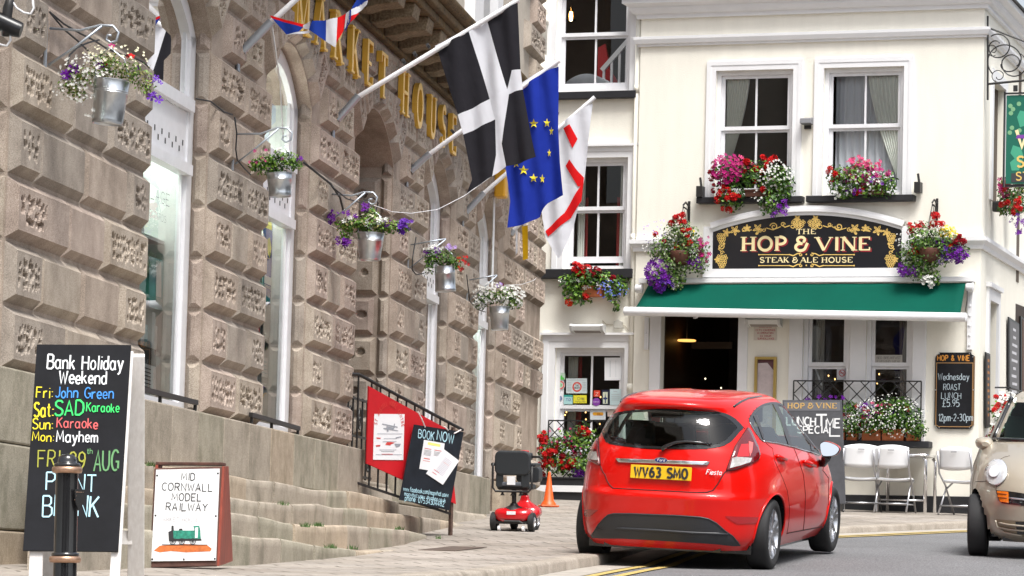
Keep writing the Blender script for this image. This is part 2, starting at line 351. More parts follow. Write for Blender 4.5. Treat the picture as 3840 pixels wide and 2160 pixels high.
def boss(mb, P, n, proj=.065, inset=.05, verm=True, step=.0125, depth=.044, cell=.052, vfrac=(0, 1)):
 """raised block on the quad P (P0..P3 round the base) with chamfered edges and a pitted face."""
 P = [Vector(p) for p in P]; n = Vector(n).normalized(); mi = int(rng.integers(0, 4))
 Q = []
 for k in range(4):
  a = (P[(k + 1) % 4] - P[k]).normalized(); b = (P[(k - 1) % 4] - P[k]).normalized()
  Q.append(P[k] + (a + b) * inset + n * proj)
 w = ((Q[1] - Q[0]).length + (Q[2] - Q[3]).length) / 2; h = ((Q[3] - Q[0]).length + (Q[2] - Q[1]).length) / 2
 if not verm:
  nu = nv = 1
  mb.face([Q[0], Q[1], Q[2], Q[3]], mi)
 else:
  nu = max(4, int(w / step)); nv = max(4, int(h / step))
  U, V = np.meshgrid(np.linspace(0, 1, nu + 1), np.linspace(0, 1, nv + 1), indexing='ij')
  D = pits(U * w, V * h, w, h, cell=cell)
  D = D * ((U >= vfrac[0]) & (U <= vfrac[1])) * depth * (.7 + .6 * rng.random()) + rng.random(U.shape) * .0015
  D[0, :] = D[-1, :] = 0; D[:, 0] = D[:, -1] = 0
  q = [np.array(x) for x in Q]; N = np.array(n)
  G = (q[0] * ((1 - U) * (1 - V))[..., None] + q[1] * (U * (1 - V))[..., None] + q[2] * (U * V)[..., None] + q[3] * ((1 - U) * V)[..., None]) - N * D[..., None]
  mb.grid(G.tolist(), mi)
 for k in range(4):
  mb.face([P[k], P[(k + 1) % 4], Q[(k + 1) % 4], Q[k]], mi)
Z0, DZ = 1.2, .387
OPEN = [(-2.02, -.10), (3.29, 5.28), (7.30, 9.21), (11.28, 13.40), (15.28, 17.09), (18.93, 20.76)]
PIER = [(-4.2, -2.02), (-.10, 3.29), (5.28, 7.30), (9.21, 11.28), (13.40, 15.28), (17.09, 18.93), (20.76, 24.69)]
SPR, RISE, TOP = 4.0, .42, 5.08
mb = MB()
for a, b in PIER: mb.box((-.6, a, -.6), (0, b, TOP))
arches = []
for a, b in OPEN:
 hw = (b - a) / 2; R = (hw * hw + RISE * RISE) / (2 * RISE); cz = SPR + RISE - R; c = (a + b) / 2; th = math.asin(hw / R)
 arches.append((c, hw, R, cz, th)); N = 20
 P = [(c + R * math.sin(-th + 2 * th * k / N), cz + R * math.cos(-th + 2 * th * k / N)) for k in range(N + 1)]
 for (s0, z0), (s1, z1) in zip(P, P[1:]):
  mb.face([(0, s0, z0), (0, s1, z1), (0, s1, TOP), (0, s0, TOP)]); mb.face([(0, s0, z0), (-.6, s0, z0), (-.6, s1, z1), (0, s1, z1)])
mb.box((-.62, -4.2, TOP), (0, 24.69, 5.42))
mb.box((-.9, 24.55, -.6), (-.601, 24.69, 5.42))
mb.box((-8, 24.55, -.6), (-.901, 24.69, 9.5))
mb.build('wall', M['granite'], mk)
def course_blocks(mb, a, b, k, st):
 z0, z1 = Z0 + k * DZ + .012, Z0 + (k + 1) * DZ - .012; n = (1, 0, 0); g = .012
 q = lambda s0, s1: [(0, s0 + g, z0), (0, s1 - g, z0), (0, s1 - g, z1), (0, s0 + g, z1)]
 L = b - a
 if k % 2 == 0:
  m = a + L * (.5 if L < 2.5 else .58) + .06 * math.sin(3 * a + k)
  if L > 3:
   t = [a, a + L * .38, a + L * .66, b]
   boss(mb, q(t[0], t[1]), n, step=st, vfrac=(0, .55)); boss(mb, q(t[1], t[2]), n, proj=.05, step=st, verm=False); boss(mb, q(t[2], t[3]), n, step=st)
  else:
   boss(mb, q(a, m), n, step=st); boss(mb, q(m, b), n, step=st)
 else:
  c = .62 + .07 * math.sin(5 * a + 2 * k)
  if L > 3:
   boss(mb, q(a, a + c), n, step=st); boss(mb, q(a + c, a + L * .5), n, proj=.045, verm=False); boss(mb, q(a + L * .5, b - c), n, proj=.045, verm=False); boss(mb, q(b - c, b), n, step=st)
  else:
   boss(mb, q(a, a + c), n, step=st); boss(mb, q(a + c, b - c), n, proj=.048, verm=False); boss(mb, q(b - c, b), n, step=st)
mb = MB()
for pi, (a, b) in enumerate(PIER):
 st = .0095 if pi < 3 else .012 if pi < 5 else .016
 for k in range(7):
  if pi == 0: continue
  if pi == 6:
   m = (a + b) / 2 + (.1 if k % 2 else -.1); course_blocks(mb, a, m, k, st); course_blocks(mb, m, b, k + (1 if k % 3 else 0) * 2, st)
  else: course_blocks(mb, a, b, k, st)
 for k in (7, 8):                                       # between the arches
  e = .36 if k == 7 else .30
  if pi == 6:
   z0, z1 = Z0 + k * DZ + .012, Z0 + (k + 1) * DZ - .012
   for s0, s1 in ((a + .4, a + 1.3), (a + 1.3, a + 2.2), (a + 2.2, a + 3.1), (a + 3.1, b)): boss(mb, [(0, s0 + .012, z0), (0, s1 - .012, z0), (0, s1 - .012, z1), (0, s0 + .012, z1)], (1, 0, 0), step=.02)
  elif pi:
   z0, z1 = Z0 + k * DZ + .012, Z0 + (k + 1) * DZ - .012; m = (a + b) / 2
   lo = a + (e if pi > 1 else .3)
   for s0, s1 in ((lo, m), (m, b - e)): boss(mb, [(0, s0 + .012, z0), (0, s1 - .012, z0), (0, s1 - .012, z1), (0, s0 + .012, z1)], (1, 0, 0), step=st)
s = -.1
while s < 24.5:                                           # the frieze that carries the lettering
 w = 1.22 if s < 20 else 1.0; e = min(s + w, 24.69)
 boss(mb, [(0, s + .01, 4.70), (0, e - .01, 4.70), (0, e - .01, 5.06), (0, s + .01, 5.06)], (1, 0, 0), proj=.04, inset=.03, step=.014 if s < 14 else .02, depth=.018); s = e
for a, b in PIER[1:]:                                     # reveals that face down the hill
 for k in range(8):
  z0, z1 = Z0 + k * DZ + .012, Z0 + (k + 1) * DZ - .012
  if z1 > 4.2: z1 = 4.15
  boss(mb, [(-.115, a, z0), (-.012, a, z0), (-.012, a, z1), (-.115, a, z1)], (0, -1, 0), proj=.04, inset=.035, verm=False)
for k in range(7):                                        # deep door reveal, coarse vermiculation
 z0, z1 = Z0 + k * DZ + .012, Z0 + (k + 1) * DZ - .012
 w = .15 if k % 2 else .03
 boss(mb, [(-.55, 13.40, z0), (-.125 - .03 * (k % 2), 13.40, z0), (-.125 - .03 * (k % 2), 13.40, z1), (-.55, 13.40, z1)], (0, -1, 0), proj=.05, inset=.045, step=.012, depth=.04, cell=.095)
for ai, (c, hw, R, cz, th) in enumerate(arches):          # voussoirs
 if ai == 0: continue
 nv = 7
 for k in range(nv):
  t0, t1 = -th + 2 * th * k / nv, -th + 2 * th * (k + 1) / nv
  def outer(t):
   r = min(R + .56, (4.69 - cz) / math.cos(t)); return (0, c + r * math.sin(t), cz + r * math.cos(t))
  inner = lambda t: (0, c + (R + .02) * math.sin(t), cz + (R + .02) * math.cos(t))
  e = .008
  boss(mb, [inner(t0 + e), inner(t1 - e), outer(t1 - e), outer(t0 + e)], (1, 0, 0), proj=.075, inset=.05, step=.014 if ai < 3 else .02)
mb.build('rusticated_stone', GR, mk)
# quoins above the cornice at the uphill corner, and the plain upper wall
mb = MB(); mb.box((-.5, -4.2, 5.42), (-.10, 24.69, 9.5)); mb.build('upper_wall', M['ashlar'], mk)
mb = MB()
for k in range(10):
 z0 = 5.5 + .387 * k; s0 = 23.2 if k % 2 else 23.75
 boss(mb, [(-.1, s0, z0), (-.1, 24.69, z0), (-.1, 24.69, z0 + .37), (-.1, s0, z0 + .37)], (1, 0, 0), proj=.09, inset=.05, step=.02)
mb.build('quoin', GR, mk)
mb = MB(); mb.box((-.1, 18.3, 5.9), (.02, 18.95, 8.6)); mb.box((-.1, 18.95, 8.4), (.02, 20.1, 8.6)); mb.box((-.1, 20.1, 5.9), (.02, 20.5, 8.6));
mb.build('upper_window_frame', M['white'], mk)
mb = MB(); mb.box((-.099, 18.95, 5.9), (-.08, 20.1, 8.4)); mb.build('upper_window_pane', M['glass'], mk)
mb = MB(); mb.box((-.1, 14.6, 5.75), (.16, 17.3, 5.88)); mb.box((-.1, 14.9, 5.6), (.05, 15.1, 5.749)); mb.box((-.1, 16.7, 5.6), (.05, 16.9, 5.749)); mb.build('upper_sill', M['lichen'], mk)
# plinth
mb = MB(); rs_ = random.Random(6)
def plinth(s0, s1, r0=0, r1=0):
 D = .12; pts = []
 n = 6
 path = [(0, s0)] + [(D - r0 + r0 * math.sin(t * math.pi / 2 / n), s0 + r0 - r0 * math.cos(t * math.pi / 2 / n)) for t in range(n + 1)] if r0 else [(0, s0), (D, s0)]
 path += [(D - r1 + r1 * math.cos(t * math.pi / 2 / n), s1 - r1 + r1 * math.sin(t * math.pi / 2 / n)) for t in range(n + 1)] + [(0, s1)] if r1 else [(D, s1), (0, s1)]
 for zq, hq_ in ((-.6, .84), (.245, .505), (.755, .44)): mb.prism([(p[1], p[0]) for p in path], (.001, 0, zq), (0, 1, 0), (1, 0, 0), (0, 0, 1), hq_, rs_.choice((0, 0, 1, 2)))
s = -4.2
cuts = [-4.2, -2.6, -.9, .3, 1.7, 2.95, 3.9, 4.75, 5.6, 6.5, 7.35, 8.3, 9.2, 10.3, 11.62]
for a, b in zip(cuts, cuts[1:]): plinth(a + .004, b - .004, 0, .09 if b > 11 else 0)
mb.build('plinth', GS, mk, bevel=.012); mb = MB()
cuts = [13.42, 14.4, 15.6, 16.9, 18.2, 19.85]
for a, b in zip(cuts, cuts[1:]): plinth(a + .004, b - .004, .08 if a < 13.5 else 0, .08 if b > 19.8 else 0)
mb.build('plinth', GS, mk, bevel=.012); mb = MB()
cuts = [20.72, 22.2, 23.5, 24.69]
for a, b in zip(cuts, cuts[1:]): plinth(a + .004, b - .004, .08 if a < 20.8 else 0, 0)
mb.build('plinth', GS, mk, bevel=.012)
M['lichen2'] = granite('lighter bracket stone', (.10, .075, .045), (.30, .24, .16), fine=45, dirt=(.12, .08, .04), dscale=3)
# cornice with brackets and a mossy gutter
mb = MB()
mb.box((0.0, -4.2, 5.085), (.07, 21.0, 5.13)); mb.box((0, -4.2, 5.131), (.045, 21.0, 5.32)); mb.box((0, -4.2, 5.321), (.50, 21.0, 5.40))
mb.box((0, -4.2, 5.401), (.56, 21.0, 5.47))
mb.build('cornice', M['lichen'], mk, bevel=.012)
s = -3.6
while s < 20.8:
 b = MB(); b.prism([(0, 5.135), (.10, 5.135), (.20, 5.17), (.40, 5.19), (.42, 5.30), (.42, 5.318), (0, 5.318)], (.0455, s, 0), (1, 0, 0), (0, 0, 1), (0, 1, 0), .34)
 b.build('bracket', M['ashlar' if 0 else 'lichen2'], mk, bevel=.008); s += .80
mb = MB(); N = 10
sec = [(.57 + .075 * math.cos(math.pi + math.pi * k / N), 5.56 + .075 * math.sin(math.pi + math.pi * k / N)) for k in range(N + 1)]
sec += [(x, z) for x, z in [(.638, 5.56), (.57, 5.505), (.502, 5.56)]]
mb.prism(sec, (0, -4.2, 0), (1, 0, 0), (0, 0, 1), (0, 1, 0), 25.2)
mb.build('gutter', M['lichen'], mk)
# gilded lettering; thick and thin strokes with serifs
def serif_letter(ch):
 """strokes as (points, half width across, ...) on a 0..1 wide, 0..1 high cell"""
 def ell(cx, cz, rx, rz, a0, a1, n=22): return [(cx + rx * math.cos(math.radians(a0 + (a1 - a0) * k / n)), cz + rz * math.sin(math.radians(a0 + (a1 - a0) * k / n))) for k in range(n + 1)]
 T, t = .105, .045
 D = {'M': [([(.08, 0), (.08, 1)], t), ([(.08, 1), (.5, .05)], T), ([(.5, .05), (.92, 1)], t), ([(.92, 1), (.92, 0)], T)],
   'A': [([(.02, 0), (.5, 1)], t), ([(.5, 1), (.98, 0)], T), ([(.24, .34), (.76, .34)], t)],
   'R': [([(.2, 0), (.2, 1)], T), (ell(.45, .74, .42, .24, 100, -100), T * .8), ([(.2, .98), (.42, .98)], t), ([(.2, .5), (.42, .5)], t), ([(.5, .5), (.95, 0)], T)],
   'K': [([(.2, 0), (.2, 1)], T), ([(.28, .42), (.85, 1)], t), ([(.42, .56), (.92, 0)], T)],
   'E': [([(.2, 0), (.2, 1)], T), ([(.2, .965), (.9, .965), (.9, .78)], t), ([(.2, .5), (.68, .5)], t), ([(.2, .035), (.92, .035), (.92, .24)], t)],
   'T': [([(.5, 0), (.5, 1)], T), ([(.04, .76), (.04, .965), (.96, .965), (.96, .76)], t)],
   'H': [([(.18, 0), (.18, 1)], T), ([(.82, 0), (.82, 1)], T), ([(.18, .52), (.82, .52)], t)],
   'O': [(ell(.5, .5, .42, .47, 0, 360, 32), T * .85)],
   'U': [([(.17, 1), (.17, .32)] + ell(.5, .32, .33, .29, 180, 360, 14) + [(.83, 1)], T * .8)],
   'S': [(ell(.5, .74, .34, .22, 25, 250, 16) + ell(.5, .26, .37, .23, 90, -160, 18), T * .8)],
   'P': [([(.2, 0), (.2, 1)], T), (ell(.42, .72, .44, .26, 95, -95), T * .85), ([(.2, .97), (.42, .97)], t), ([(.2, .46), (.42, .46)], t)],
   'V': [([(.03, 1), (.5, .02)], T), ([(.5, .02), (.95, 1)], t)],
   'I': [([(.5, 0), (.5, 1)], T)],
   'N': [([(.12, 0), (.12, 1)], t), ([(.12, 1), (.88, 0)], T), ([(.88, 0), (.88, 1)], t)],
   'L': [([(.2, 0), (.2, 1)], T), ([(.2, .035), (.9, .035), (.9, .25)], t)],
   '&': [(ell(.5, .78, .27, .19, -60, 235, 16) + [(.40, .55), (.62, .5)], T * .8), (ell(.47, .27, .36, .25, 75, 350, 20) + [(.97, .56)], T * .85)]}
 st = D[ch]; out = [(p, w) for p, w in st]
 if ch not in 'OSEUL&T':
  for p, w in st:
   for q in (p[0], p[-1]):
    if q[1] < .02 or q[1] > .98: out.append(([(q[0] - w - .10, q[1] * .96 + .02), (q[0] + w + .10, q[1] * .96 + .02)], .028))
 if ch == 'T': out.append(([(.3, .02), (.7, .02)], .028))
 if ch == 'U': out += [([(.0, .98), (.34, .98)], .028), ([(.66, .98), (1, .98)], .028)]
 return out
def ribbon(mb, pts, w, o, ax, ay, an, thick=0, m=0):
 """mitred flat stroke of half width w (in the cell plane), optionally thick"""
 P = [Vector((p[0], p[1], 0)) for p in pts]; N = len(P); L = []; Rr = []
 closed = (P[0] - P[-1]).length < 1e-4 and N > 3
 for k in range(N):
  if closed: a, b = P[(k - 1) % (N - 1)], P[(k + 1) % (N - 1)]
  else: a, b = P[max(0, k - 1)], P[min(N - 1, k + 1)]
  d1 = (P[k] - a) if (P[k] - a).length > 1e-6 else (b - P[k]); d2 = (b - P[k]) if (b - P[k]).length > 1e-6 else d1
  d1 = d1.normalized(); d2 = d2.normalized()
  n = Vector((-d1.y - d2.y, d1.x + d2.x, 0)); n = n.normalized() if n.length > 1e-3 else Vector((-d1.y, d1.x, 0))
  kf = min(1.8, 1 / max(.3, n.dot(Vector((-d1.y, d1.x, 0)))))
  L.append(P[k] + n * w * kf); Rr.append(P[k] - n * w * kf)
 f = lambda v, h: o + ax * v.x + ay * v.y + an * h
 for k in range(N - 1):
  mb.face([f(Rr[k], thick), f(Rr[k + 1], thick), f(L[k + 1], thick), f(L[k], thick)], m)
  if thick > .003:
   mb.face([f(L[k], thick), f(L[k + 1], thick), f(L[k + 1], 0), f(L[k], 0)], m); mb.face([f(Rr[k + 1], thick), f(Rr[k], thick), f(Rr[k], 0), f(Rr[k + 1], 0)], m)
 if thick > .003 and not closed:
  mb.face([f(L[0], thick), f(L[0], 0), f(Rr[0], 0), f(Rr[0], thick)], m); mb.face([f(L[-1], 0), f(L[-1], thick), f(Rr[-1], thick), f(Rr[-1], 0)], m)
LET = [('M', 1120, 45, .52), ('A', 1190, 95, .40), ('R', 1252, 188, .40), ('K', 1318, 195, .38), ('E', 1373, 243, .34), ('T', 1427, 290, .34), ('H', 1508, 365, .40), ('O', 1562, 415, .40), ('U', 1612, 455, .38), ('S', 1652, 495, .30), ('E', 1690, 520, .32)]
for ch, x, y, w in LET:
 s, z = W(x, y, .06); b = MB()
 for i, (p, hw) in enumerate(serif_letter(ch)):
  k = w / .42
  ribbon(b, [(q[0] * w, q[1] * .42) for q in p], hw * .36, Vector((.046, s - w / 2, 4.725 - .21)), Vector((0, 1, 0)), Vector((0, 0, 1)), Vector((1, 0, 0)), .052 + .0015 * i)
 b.build('letter', M['gold'], mk)
# windows: white frame, vented transom panel, glass, and the shop behind it
M['interior'] = mat('pale shop interior', (.72, .80, .78), .8, var=.12, scale=2)
def arch_pts(c, hw, R, cz, th, off=0, N=14): return [(c + (R + off) * math.sin(-th + 2 * th * k / N), cz + (R + off) * math.cos(-th + 2 * th * k / N)) for k in range(N + 1)]
room = MB()
M['teal'] = mat('teal case', (.30, .50, .52), .5); M['rosy'] = mat('rosy red box', (.55, .12, .11), .6)
M['fill_glow'] = glow('added fill glow', (1, .97, .9), 20)  # fill glow added to brighten the shop windows
M['case'] = mat('shop display white', (.74, .76, .74), .6, var=.1)
def market_window(ai):
 a, b = OPEN[ai]; c, hw, R, cz, th = arches[ai]; x0, x1 = -.165, -.118; w = .17
 f = MB(); zb = 1.2 if ai in (0, 1, 2) else .42 if ai == 5 else 1.2
 f.box((x0, b - w, zb), (x1, b - .004, SPR)); f.box((x0, a + .004, zb), (x1, a + w, SPR))
 P0 = arch_pts(c, hw, R, cz, th, -.012); P1 = arch_pts(c, hw, R, cz, th, -w + .03)
 for k in range(len(P0) - 1):
  q = [P0[k], P0[k + 1], P1[k + 1], P1[k]]
  f.face([(x1, *p) for p in q]); f.face([(x0, *p) for p in q[::-1]]); f.face([(x1, *P1[k]), (x1, *P1[k + 1]), (x0, *P1[k + 1]), (x0, *P1[k])])
 f.box((x0, b - w - .06, zb), (x0 + .022, b - w - .002, SPR + .05))
 f.box((x0 - .01, a + w, 3.43), (x1 + .035, b - w + .05, 3.52)); f.box((x0 - .01, a + w, 2.955), (x1 + .035, b - w + .05, 3.035))
 f.box((x0 + .005, a + w, zb), (x1 + .02, b - w, zb + .07))
 fr = f.build('window', M['white'], mk)
 p = MB(); p.box((x0 + .006, a + w, 3.04), (x1 - .012, b - w, 3.425)); p.build('vent_panel', M['white'], fr)
 h = MB()
 for k in range(14):
  s = a + w + .08 + k * (b - a - 2 * w - .1) / 14; z = 3.11 + (.055 if k % 2 else 0)
  h.box((x1 - .011, s, z), (x1 - .0095, s + .028, z + .04))
 h.build('vent_slot', M['ink'], fr)
 g = MB(); xg = x0 + .01
 g.face([(xg, a + w, zb + .07), (xg, b - w, zb + .07), (xg, b - w, 2.955), (xg, a + w, 2.955)])
 g.face([(xg, a + w, 3.52)] + [(xg, b - w, 3.52)] + [(xg, *q) for q in arch_pts(c, hw, R, cz, th, -w + .03)[::-1]])
 g.build('pane', M['glass'], fr)
 r = MB(); r.box((-.59, a + .006, zb), (-.56, b - .006, 5.0)); r.box((-.70, b - .03, zb), (-.175, b - .006, 5)); r.box((-.70, a + .006, zb), (-.175, a + .03, 5)); r.box((-.70, a, zb - .1), (-.2, b - .006, zb + .02))
 r.build('display_bay', M['interior'], fr)
 m = MB(); m.tube([(-.3, a + .25, 3.3), (-.3, b - .12, 3.3)], .02, 6); m.build('fill_tube', M['fill_glow'], fr)  # added glowing tube, hidden behind the vent panel, brightens the bay
 d = MB(); rr = random.Random(ai)
 for z in (1.62, 2.02, 2.45):
  d.box((-.55, a + .05, z), (-.30, b - .04, z + .025))
  for k in range(12):
   s = a + .6 + rr.random() * (b - a - .85); hh = rr.uniform(.08, .3); ww = rr.uniform(.05, .16)
   d.box((-.5 + rr.uniform(0, .08), s, z + .026), (-.42 + rr.uniform(0, .12), s + ww, z + .026 + hh), rr.choice((0, 0, 1, 0, 2, 3)))
 d.build('shelf', [M['case'], M['teal'], M['rosy'], M['interior']], fr)
 return fr
wins = {ai: market_window(ai) for ai in (0, 1, 2, 4, 5)}
M['navy'] = mat('navy banner', (.02, .06, .26), .6); M['lime'] = mat('yellow banner', (.62, .60, .03), .6)
def win_flat(name, ai, pts, mt, label, d=-.30, cat='poster', sub=()):
 def q3(x, y, dd): s, z = W(x, y, dd); return (dd, s, z)
 e = empty(name, (WO.x, WO.y, 0), (0, 0, -AL), label, cat); m = MB(); P = [q3(*p, d) for p in pts]; m.face(P); m.face([(x - .004, y, z) for x, y, z in P[::-1]]); m.build('sheet', mt, e)
 for i, (pp, m2) in enumerate(sub): m = MB(); m.face([q3(*p, d + .003 + .001 * i) for p in pp]); m.build('print', m2, e)
 return e
R5 = lambda x0, y0, x1, y1, k=.33: [(x0, y1), (x1, y1 + (x1 - x0) * k), (x1, y0 + (x1 - x0) * k), (x0, y0)]
win_flat('poster', 1, R5(520, 1290, 585, 1500), M['case'], 'white poster with a black head leaning in the window behind the chalkboard', sub=[(R5(520, 1290, 585, 1355), M['ink'])] + [(R5(528, 1372 + 14 * k, 566, 1376 + 14 * k), M['ink']) for k in range(7)])
win_flat('display_case', 1, R5(560, 960, 622, 1150), M['teal'], 'pale teal display box inside the window behind the chalkboard', cat='display', sub=[(R5(585, 975, 605, 1110), M['case'])])
win_flat('banner', 2, R5(988, 820, 1022, 1135, .45), M['navy'], 'navy and yellow banner hanging inside the second window', cat='banner', sub=[(R5(988, 795, 1020, 850, .45), M['lime']), (R5(990, 1030, 1020, 1060, .45), M['case']), ([(1002, 900), (1012, 890), (1018, 930), (1012, 970), (1004, 950)], M['lime'])])
win_flat('poster', 2, R5(978, 1335, 1006, 1410, .3), M['case'], 'small white notice low inside the second window', sub=[(R5(982, 1352 + 14 * k, 1000, 1355 + 14 * k, .3), M['teal']) for k in range(4)])
gl = empty('window_lettering', (WO.x, WO.y, 0), (0, 0, -AL), 'black script lettering on the glass of the window behind the chalkboard', 'lettering')
# the doorway behind the iron gate
mb = MB(); mb.box((-.66, 11.3, .5), (-.60, 13.38, 4.5)); mb.build('door', mat('dark oak door', (.06, .045, .035), .6, var=.4, scale=12, streak=(1, 6, .4)), mk)
mb = MB(); mb.box((-.6, 11.285, -.5), (.05, 13.395, .93)); mb.build('threshold', M['granite_step'], mk, bevel=.02)
def pl_interp(T, x):
 for (a, b), (c, d) in zip(T, T[1:]):
  if x <= c: return b + (d - b) * (x - a) / (c - a)
 return T[-1][1]
z4 = lambda pts: [(960 + x / 2.0125, 1440 + y / 2.0125) for x, y in pts]
STEP = [(.29, z4([(0, 725), (150, 735), (450, 800), (730, 810), (830, 830), (1020, 880), (1240, 900)]), 12.55),
  (.47, z4([(0, 885), (300, 910), (480, 905), (600, 935), (800, 940), (1000, 975), (1090, 980), (1460, 1035)]), 14.9),
  (.70, z4([(0, 995), (100, 1010), (210, 1045), (440, 1075), (700, 1065), (970, 1090), (1130, 1100), (1340, 1150)]), 11.7),
  (.92, z4([(0, 1160), (200, 1165), (530, 1230), (650, 1235), (830, 1265), (1060, 1250), (1270, 1270)]), 10.6)]
st = empty('stone_steps', (WO.x, WO.y, 0), (0, 0, -AL), 'long worn granite steps climbing beside the market hall plinth', 'steps')
rs = random.Random(3)
for i, (d, pts, send) in enumerate(STEP):
 T = [W(x, y, d) for x, y in pts]; zl = T[0][1]
 T = [(-4.3, zl - .03)] + [(T[0][0] - 3.2, zl - .005), (T[0][0] - 1.7, zl + .015)] + T + [(send + .5, T[-1][1])]
 m = MB(); s = 1.726 - 3.81 * d; back = .115 if i == 0 else STEP[i - 1][0] - .03
 while s < send - .05:
  L = rs.uniform(.75, 1.25); e = min(s + L, send)
  if send - e < .3: e = send
  N = 5; dj = rs.uniform(-.012, .012)
  rows = []
  for k in range(N + 1):
   q = s + .014 + (e - s - .028) * k / N; z = pl_interp(T, q); dd = d + dj
   wv = .006 * math.sin(q * 9 + i)
   rows.append([(back, q, -.5), (back, q, z - .005), (dd - .022, q, z), (dd - .008, q, z - .004), (dd, q, z - .014), (dd + wv, q, z - .06), (dd, q, -.5)])
  mi = rs.choice((0, 0, 1, 2)); m.grid(rows, mi)
  m.face([tuple(p) for p in rows[0]], mi); m.face([tuple(p) for p in rows[-1]], mi)
  s = e
 m.build('step', GS, st, auto=50)
# low blocks where the steps die into the pavement past the railing
m = MB()
for (x0, y0), (x1, y1), d, zb in (((1490, 950), (1740, 985), .34, 0), ((1490, 1048), (1745, 1075), .52, 0), ((735, 740), (1030, 790), .10, 0)):
 (a, za), (b, zb_) = W(*z4([(x0, y0)])[0], d), W(*z4([(x1, y1)])[0], d)
 m.grid([[(-.1, q, -.3), (-.1, q, z), (d - .03, q, z), (d, q, z - .03), (d, q, -.3)] for q, z in ((a, za), ((a + b) / 2, (za + zb_) / 2 - .005), (b, zb_))])
 m.face([(-.1, a, -.3), (-.1, a, za), (d, a, za), (d, a, -.3)]); m.face([(-.1, b, -.3), (-.1, b, zb_), (d, b, zb_), (d, b, -.3)])
m.build('side_block', M['granite_step'], st, auto=50)
# iron rails across the window sills
def sill_rail(ai, pa, pb, lab):
 a, za = W(*pa, .10); b, zb = W(*pb, .10)
 r = empty('sill_rail', (WO.x, WO.y, 0), (0, 0, -AL), lab, 'railing', 'iron rails on the market hall window sills')
 m = MB(); m.bar((.09, a, za), (.09, b, zb), .03, .035); m.build('rail', M['iron'], r)
 for t in (.02, .42, .98):
  m = MB(); q = a + (b - a) * t; m.bar((.09, q, 1.195), (.09, q, za + (zb - za) * t - .02), .022, .022, up=(1, 0, 0)); m.build('post', M['iron'], r)
sill_rail(1, (500, 1450), (742, 1510), 'short black iron rail on the sill of the window behind the tall chalkboard')
sill_rail(2, (945, 1555), (1125, 1607), 'short black iron rail on the sill of the window with the blue banner')
# ================================================================ PUB (local axes: x along the front, -y out to the street, z up)
REC = .12                                           # the left part of the front stands back this far
pub = empty('public_house', (PO.x, PO.y, 0), (0, 0, -PH), 'cream rendered pub with white trim, sash windows and black sills', 'building')
UR = B(3680, 900)[0]; UL = B(2395, 500)[0]; ULL = B(2008, 1000, -REC)[0] - 1.2
def holes_wall(mb, u0, u1, z0, z1, holes, y=0., depth=.14):
 us = sorted({u0, u1, *[h[0] for h in holes], *[h[1] for h in holes]}); zs = sorted({z0, z1, *[h[2] for h in holes], *[h[3] for h in holes]})
 for a, b in zip(us, us[1:]):
  for c, d in zip(zs, zs[1:]):
   m, n = (a + b) / 2, (c + d) / 2
   if any(h[0] < m < h[1] and h[2] < n < h[3] for h in holes): continue
   mb.face([(a, y, c), (b, y, c), (b, y, d), (a, y, d)])
 for a, b, c, d in holes:
  e = y + depth
  mb.face([(a, y, c), (a, e, c), (a, e, d), (a, y, d)]); mb.face([(b, y, c), (b, y, d), (b, e, d), (b, e, c)]); mb.face([(a, y, c), (b, y, c), (b, e, c), (a, e, c)]); mb.face([(a, y, d), (a, e, d), (b, e, d), (b, y, d)])
def rect(x0, y0, x1, y1, d=0.):                      # picture corners -> (u0, u1, z0, z1) on the plane d in front
 xm, ym = (x0 + x1) / 2, (y0 + y1) / 2
 return (B(x0, ym, d)[0], B(x1, ym, d)[0], B(xm, y1, d)[1], B(xm, y0, d)[1])
W1 = rect(2682, 262, 2972, 735); W2 = rect(3087, 253, 3388, 728); W1 = (W1[0], W1[1], 5.16, 6.85); W2 = (W2[0], W2[1], 5.16, 6.85)
DOOR = rect(2474, 1130, 2764, 1925); DOOR = (DOOR[0], DOOR[1], .95, 3.75)
GW1 = rect(3010, 1150, 3186, 1655); GW2 = rect(3247, 1150, 3422, 1655); GW1 = (GW1[0], GW1[1], 1.98, 3.75); GW2 = (GW2[0], GW2[1], 1.98, 3.75)
LW1 = rect(2085, -60, 2366, 345, -REC); LW2 = rect(2115, 592, 2353, 1010, -REC); LW3 = rect(2078, 1305, 2340, 1800, -REC)
LW3 = (LW3[0], LW3[1], 1.75, LW3[3])
mb = MB(); holes_wall(mb, UL, UR, .6, 8.0, [W1, W2, DOOR, GW1, GW2]); mb.build('wall', M['cream'], pub)
mb = MB(); holes_wall(mb, ULL, UL + .06, .5, 8.6, [LW1, LW2, LW3], y=REC); mb.face([(UL, 0, .5), (UL, REC, .5), (UL, REC, 8.0), (UL, 0, 8.0)]); mb.build('recessed_wall', M['cream'], pub)
BD = math.radians(16.5) - PH; sdv = Vector((math.sin(BD), math.cos(BD), 0)); sdn = Vector((math.cos(BD), -math.sin(BD), 0))    # side wall direction and outward normal
SC = Vector((UR, 0, 0))
def SP(t, h, o=0.): return SC + sdv * t + sdn * o + Vector((0, 0, h))
SWIN = (.72, 1.75, 5.16, 6.75); SDOOR = (.62, 1.35, 1.4, 3.85)
mb = MB()
ts = sorted({0, 9, SWIN[0], SWIN[1], SDOOR[0], SDOOR[1]}); zs = sorted({.6, 8.0, *SWIN[2:], *SDOOR[2:]})
for a, b in zip(ts, ts[1:]):
 for c, d in zip(zs, zs[1:]):
  m, n = (a + b) / 2, (c + d) / 2
  if any(h[0] < m < h[1] and h[2] < n < h[3] for h in (SWIN, SDOOR)): continue
  mb.face([SP(a, c), SP(b, c), SP(b, d), SP(a, d)])
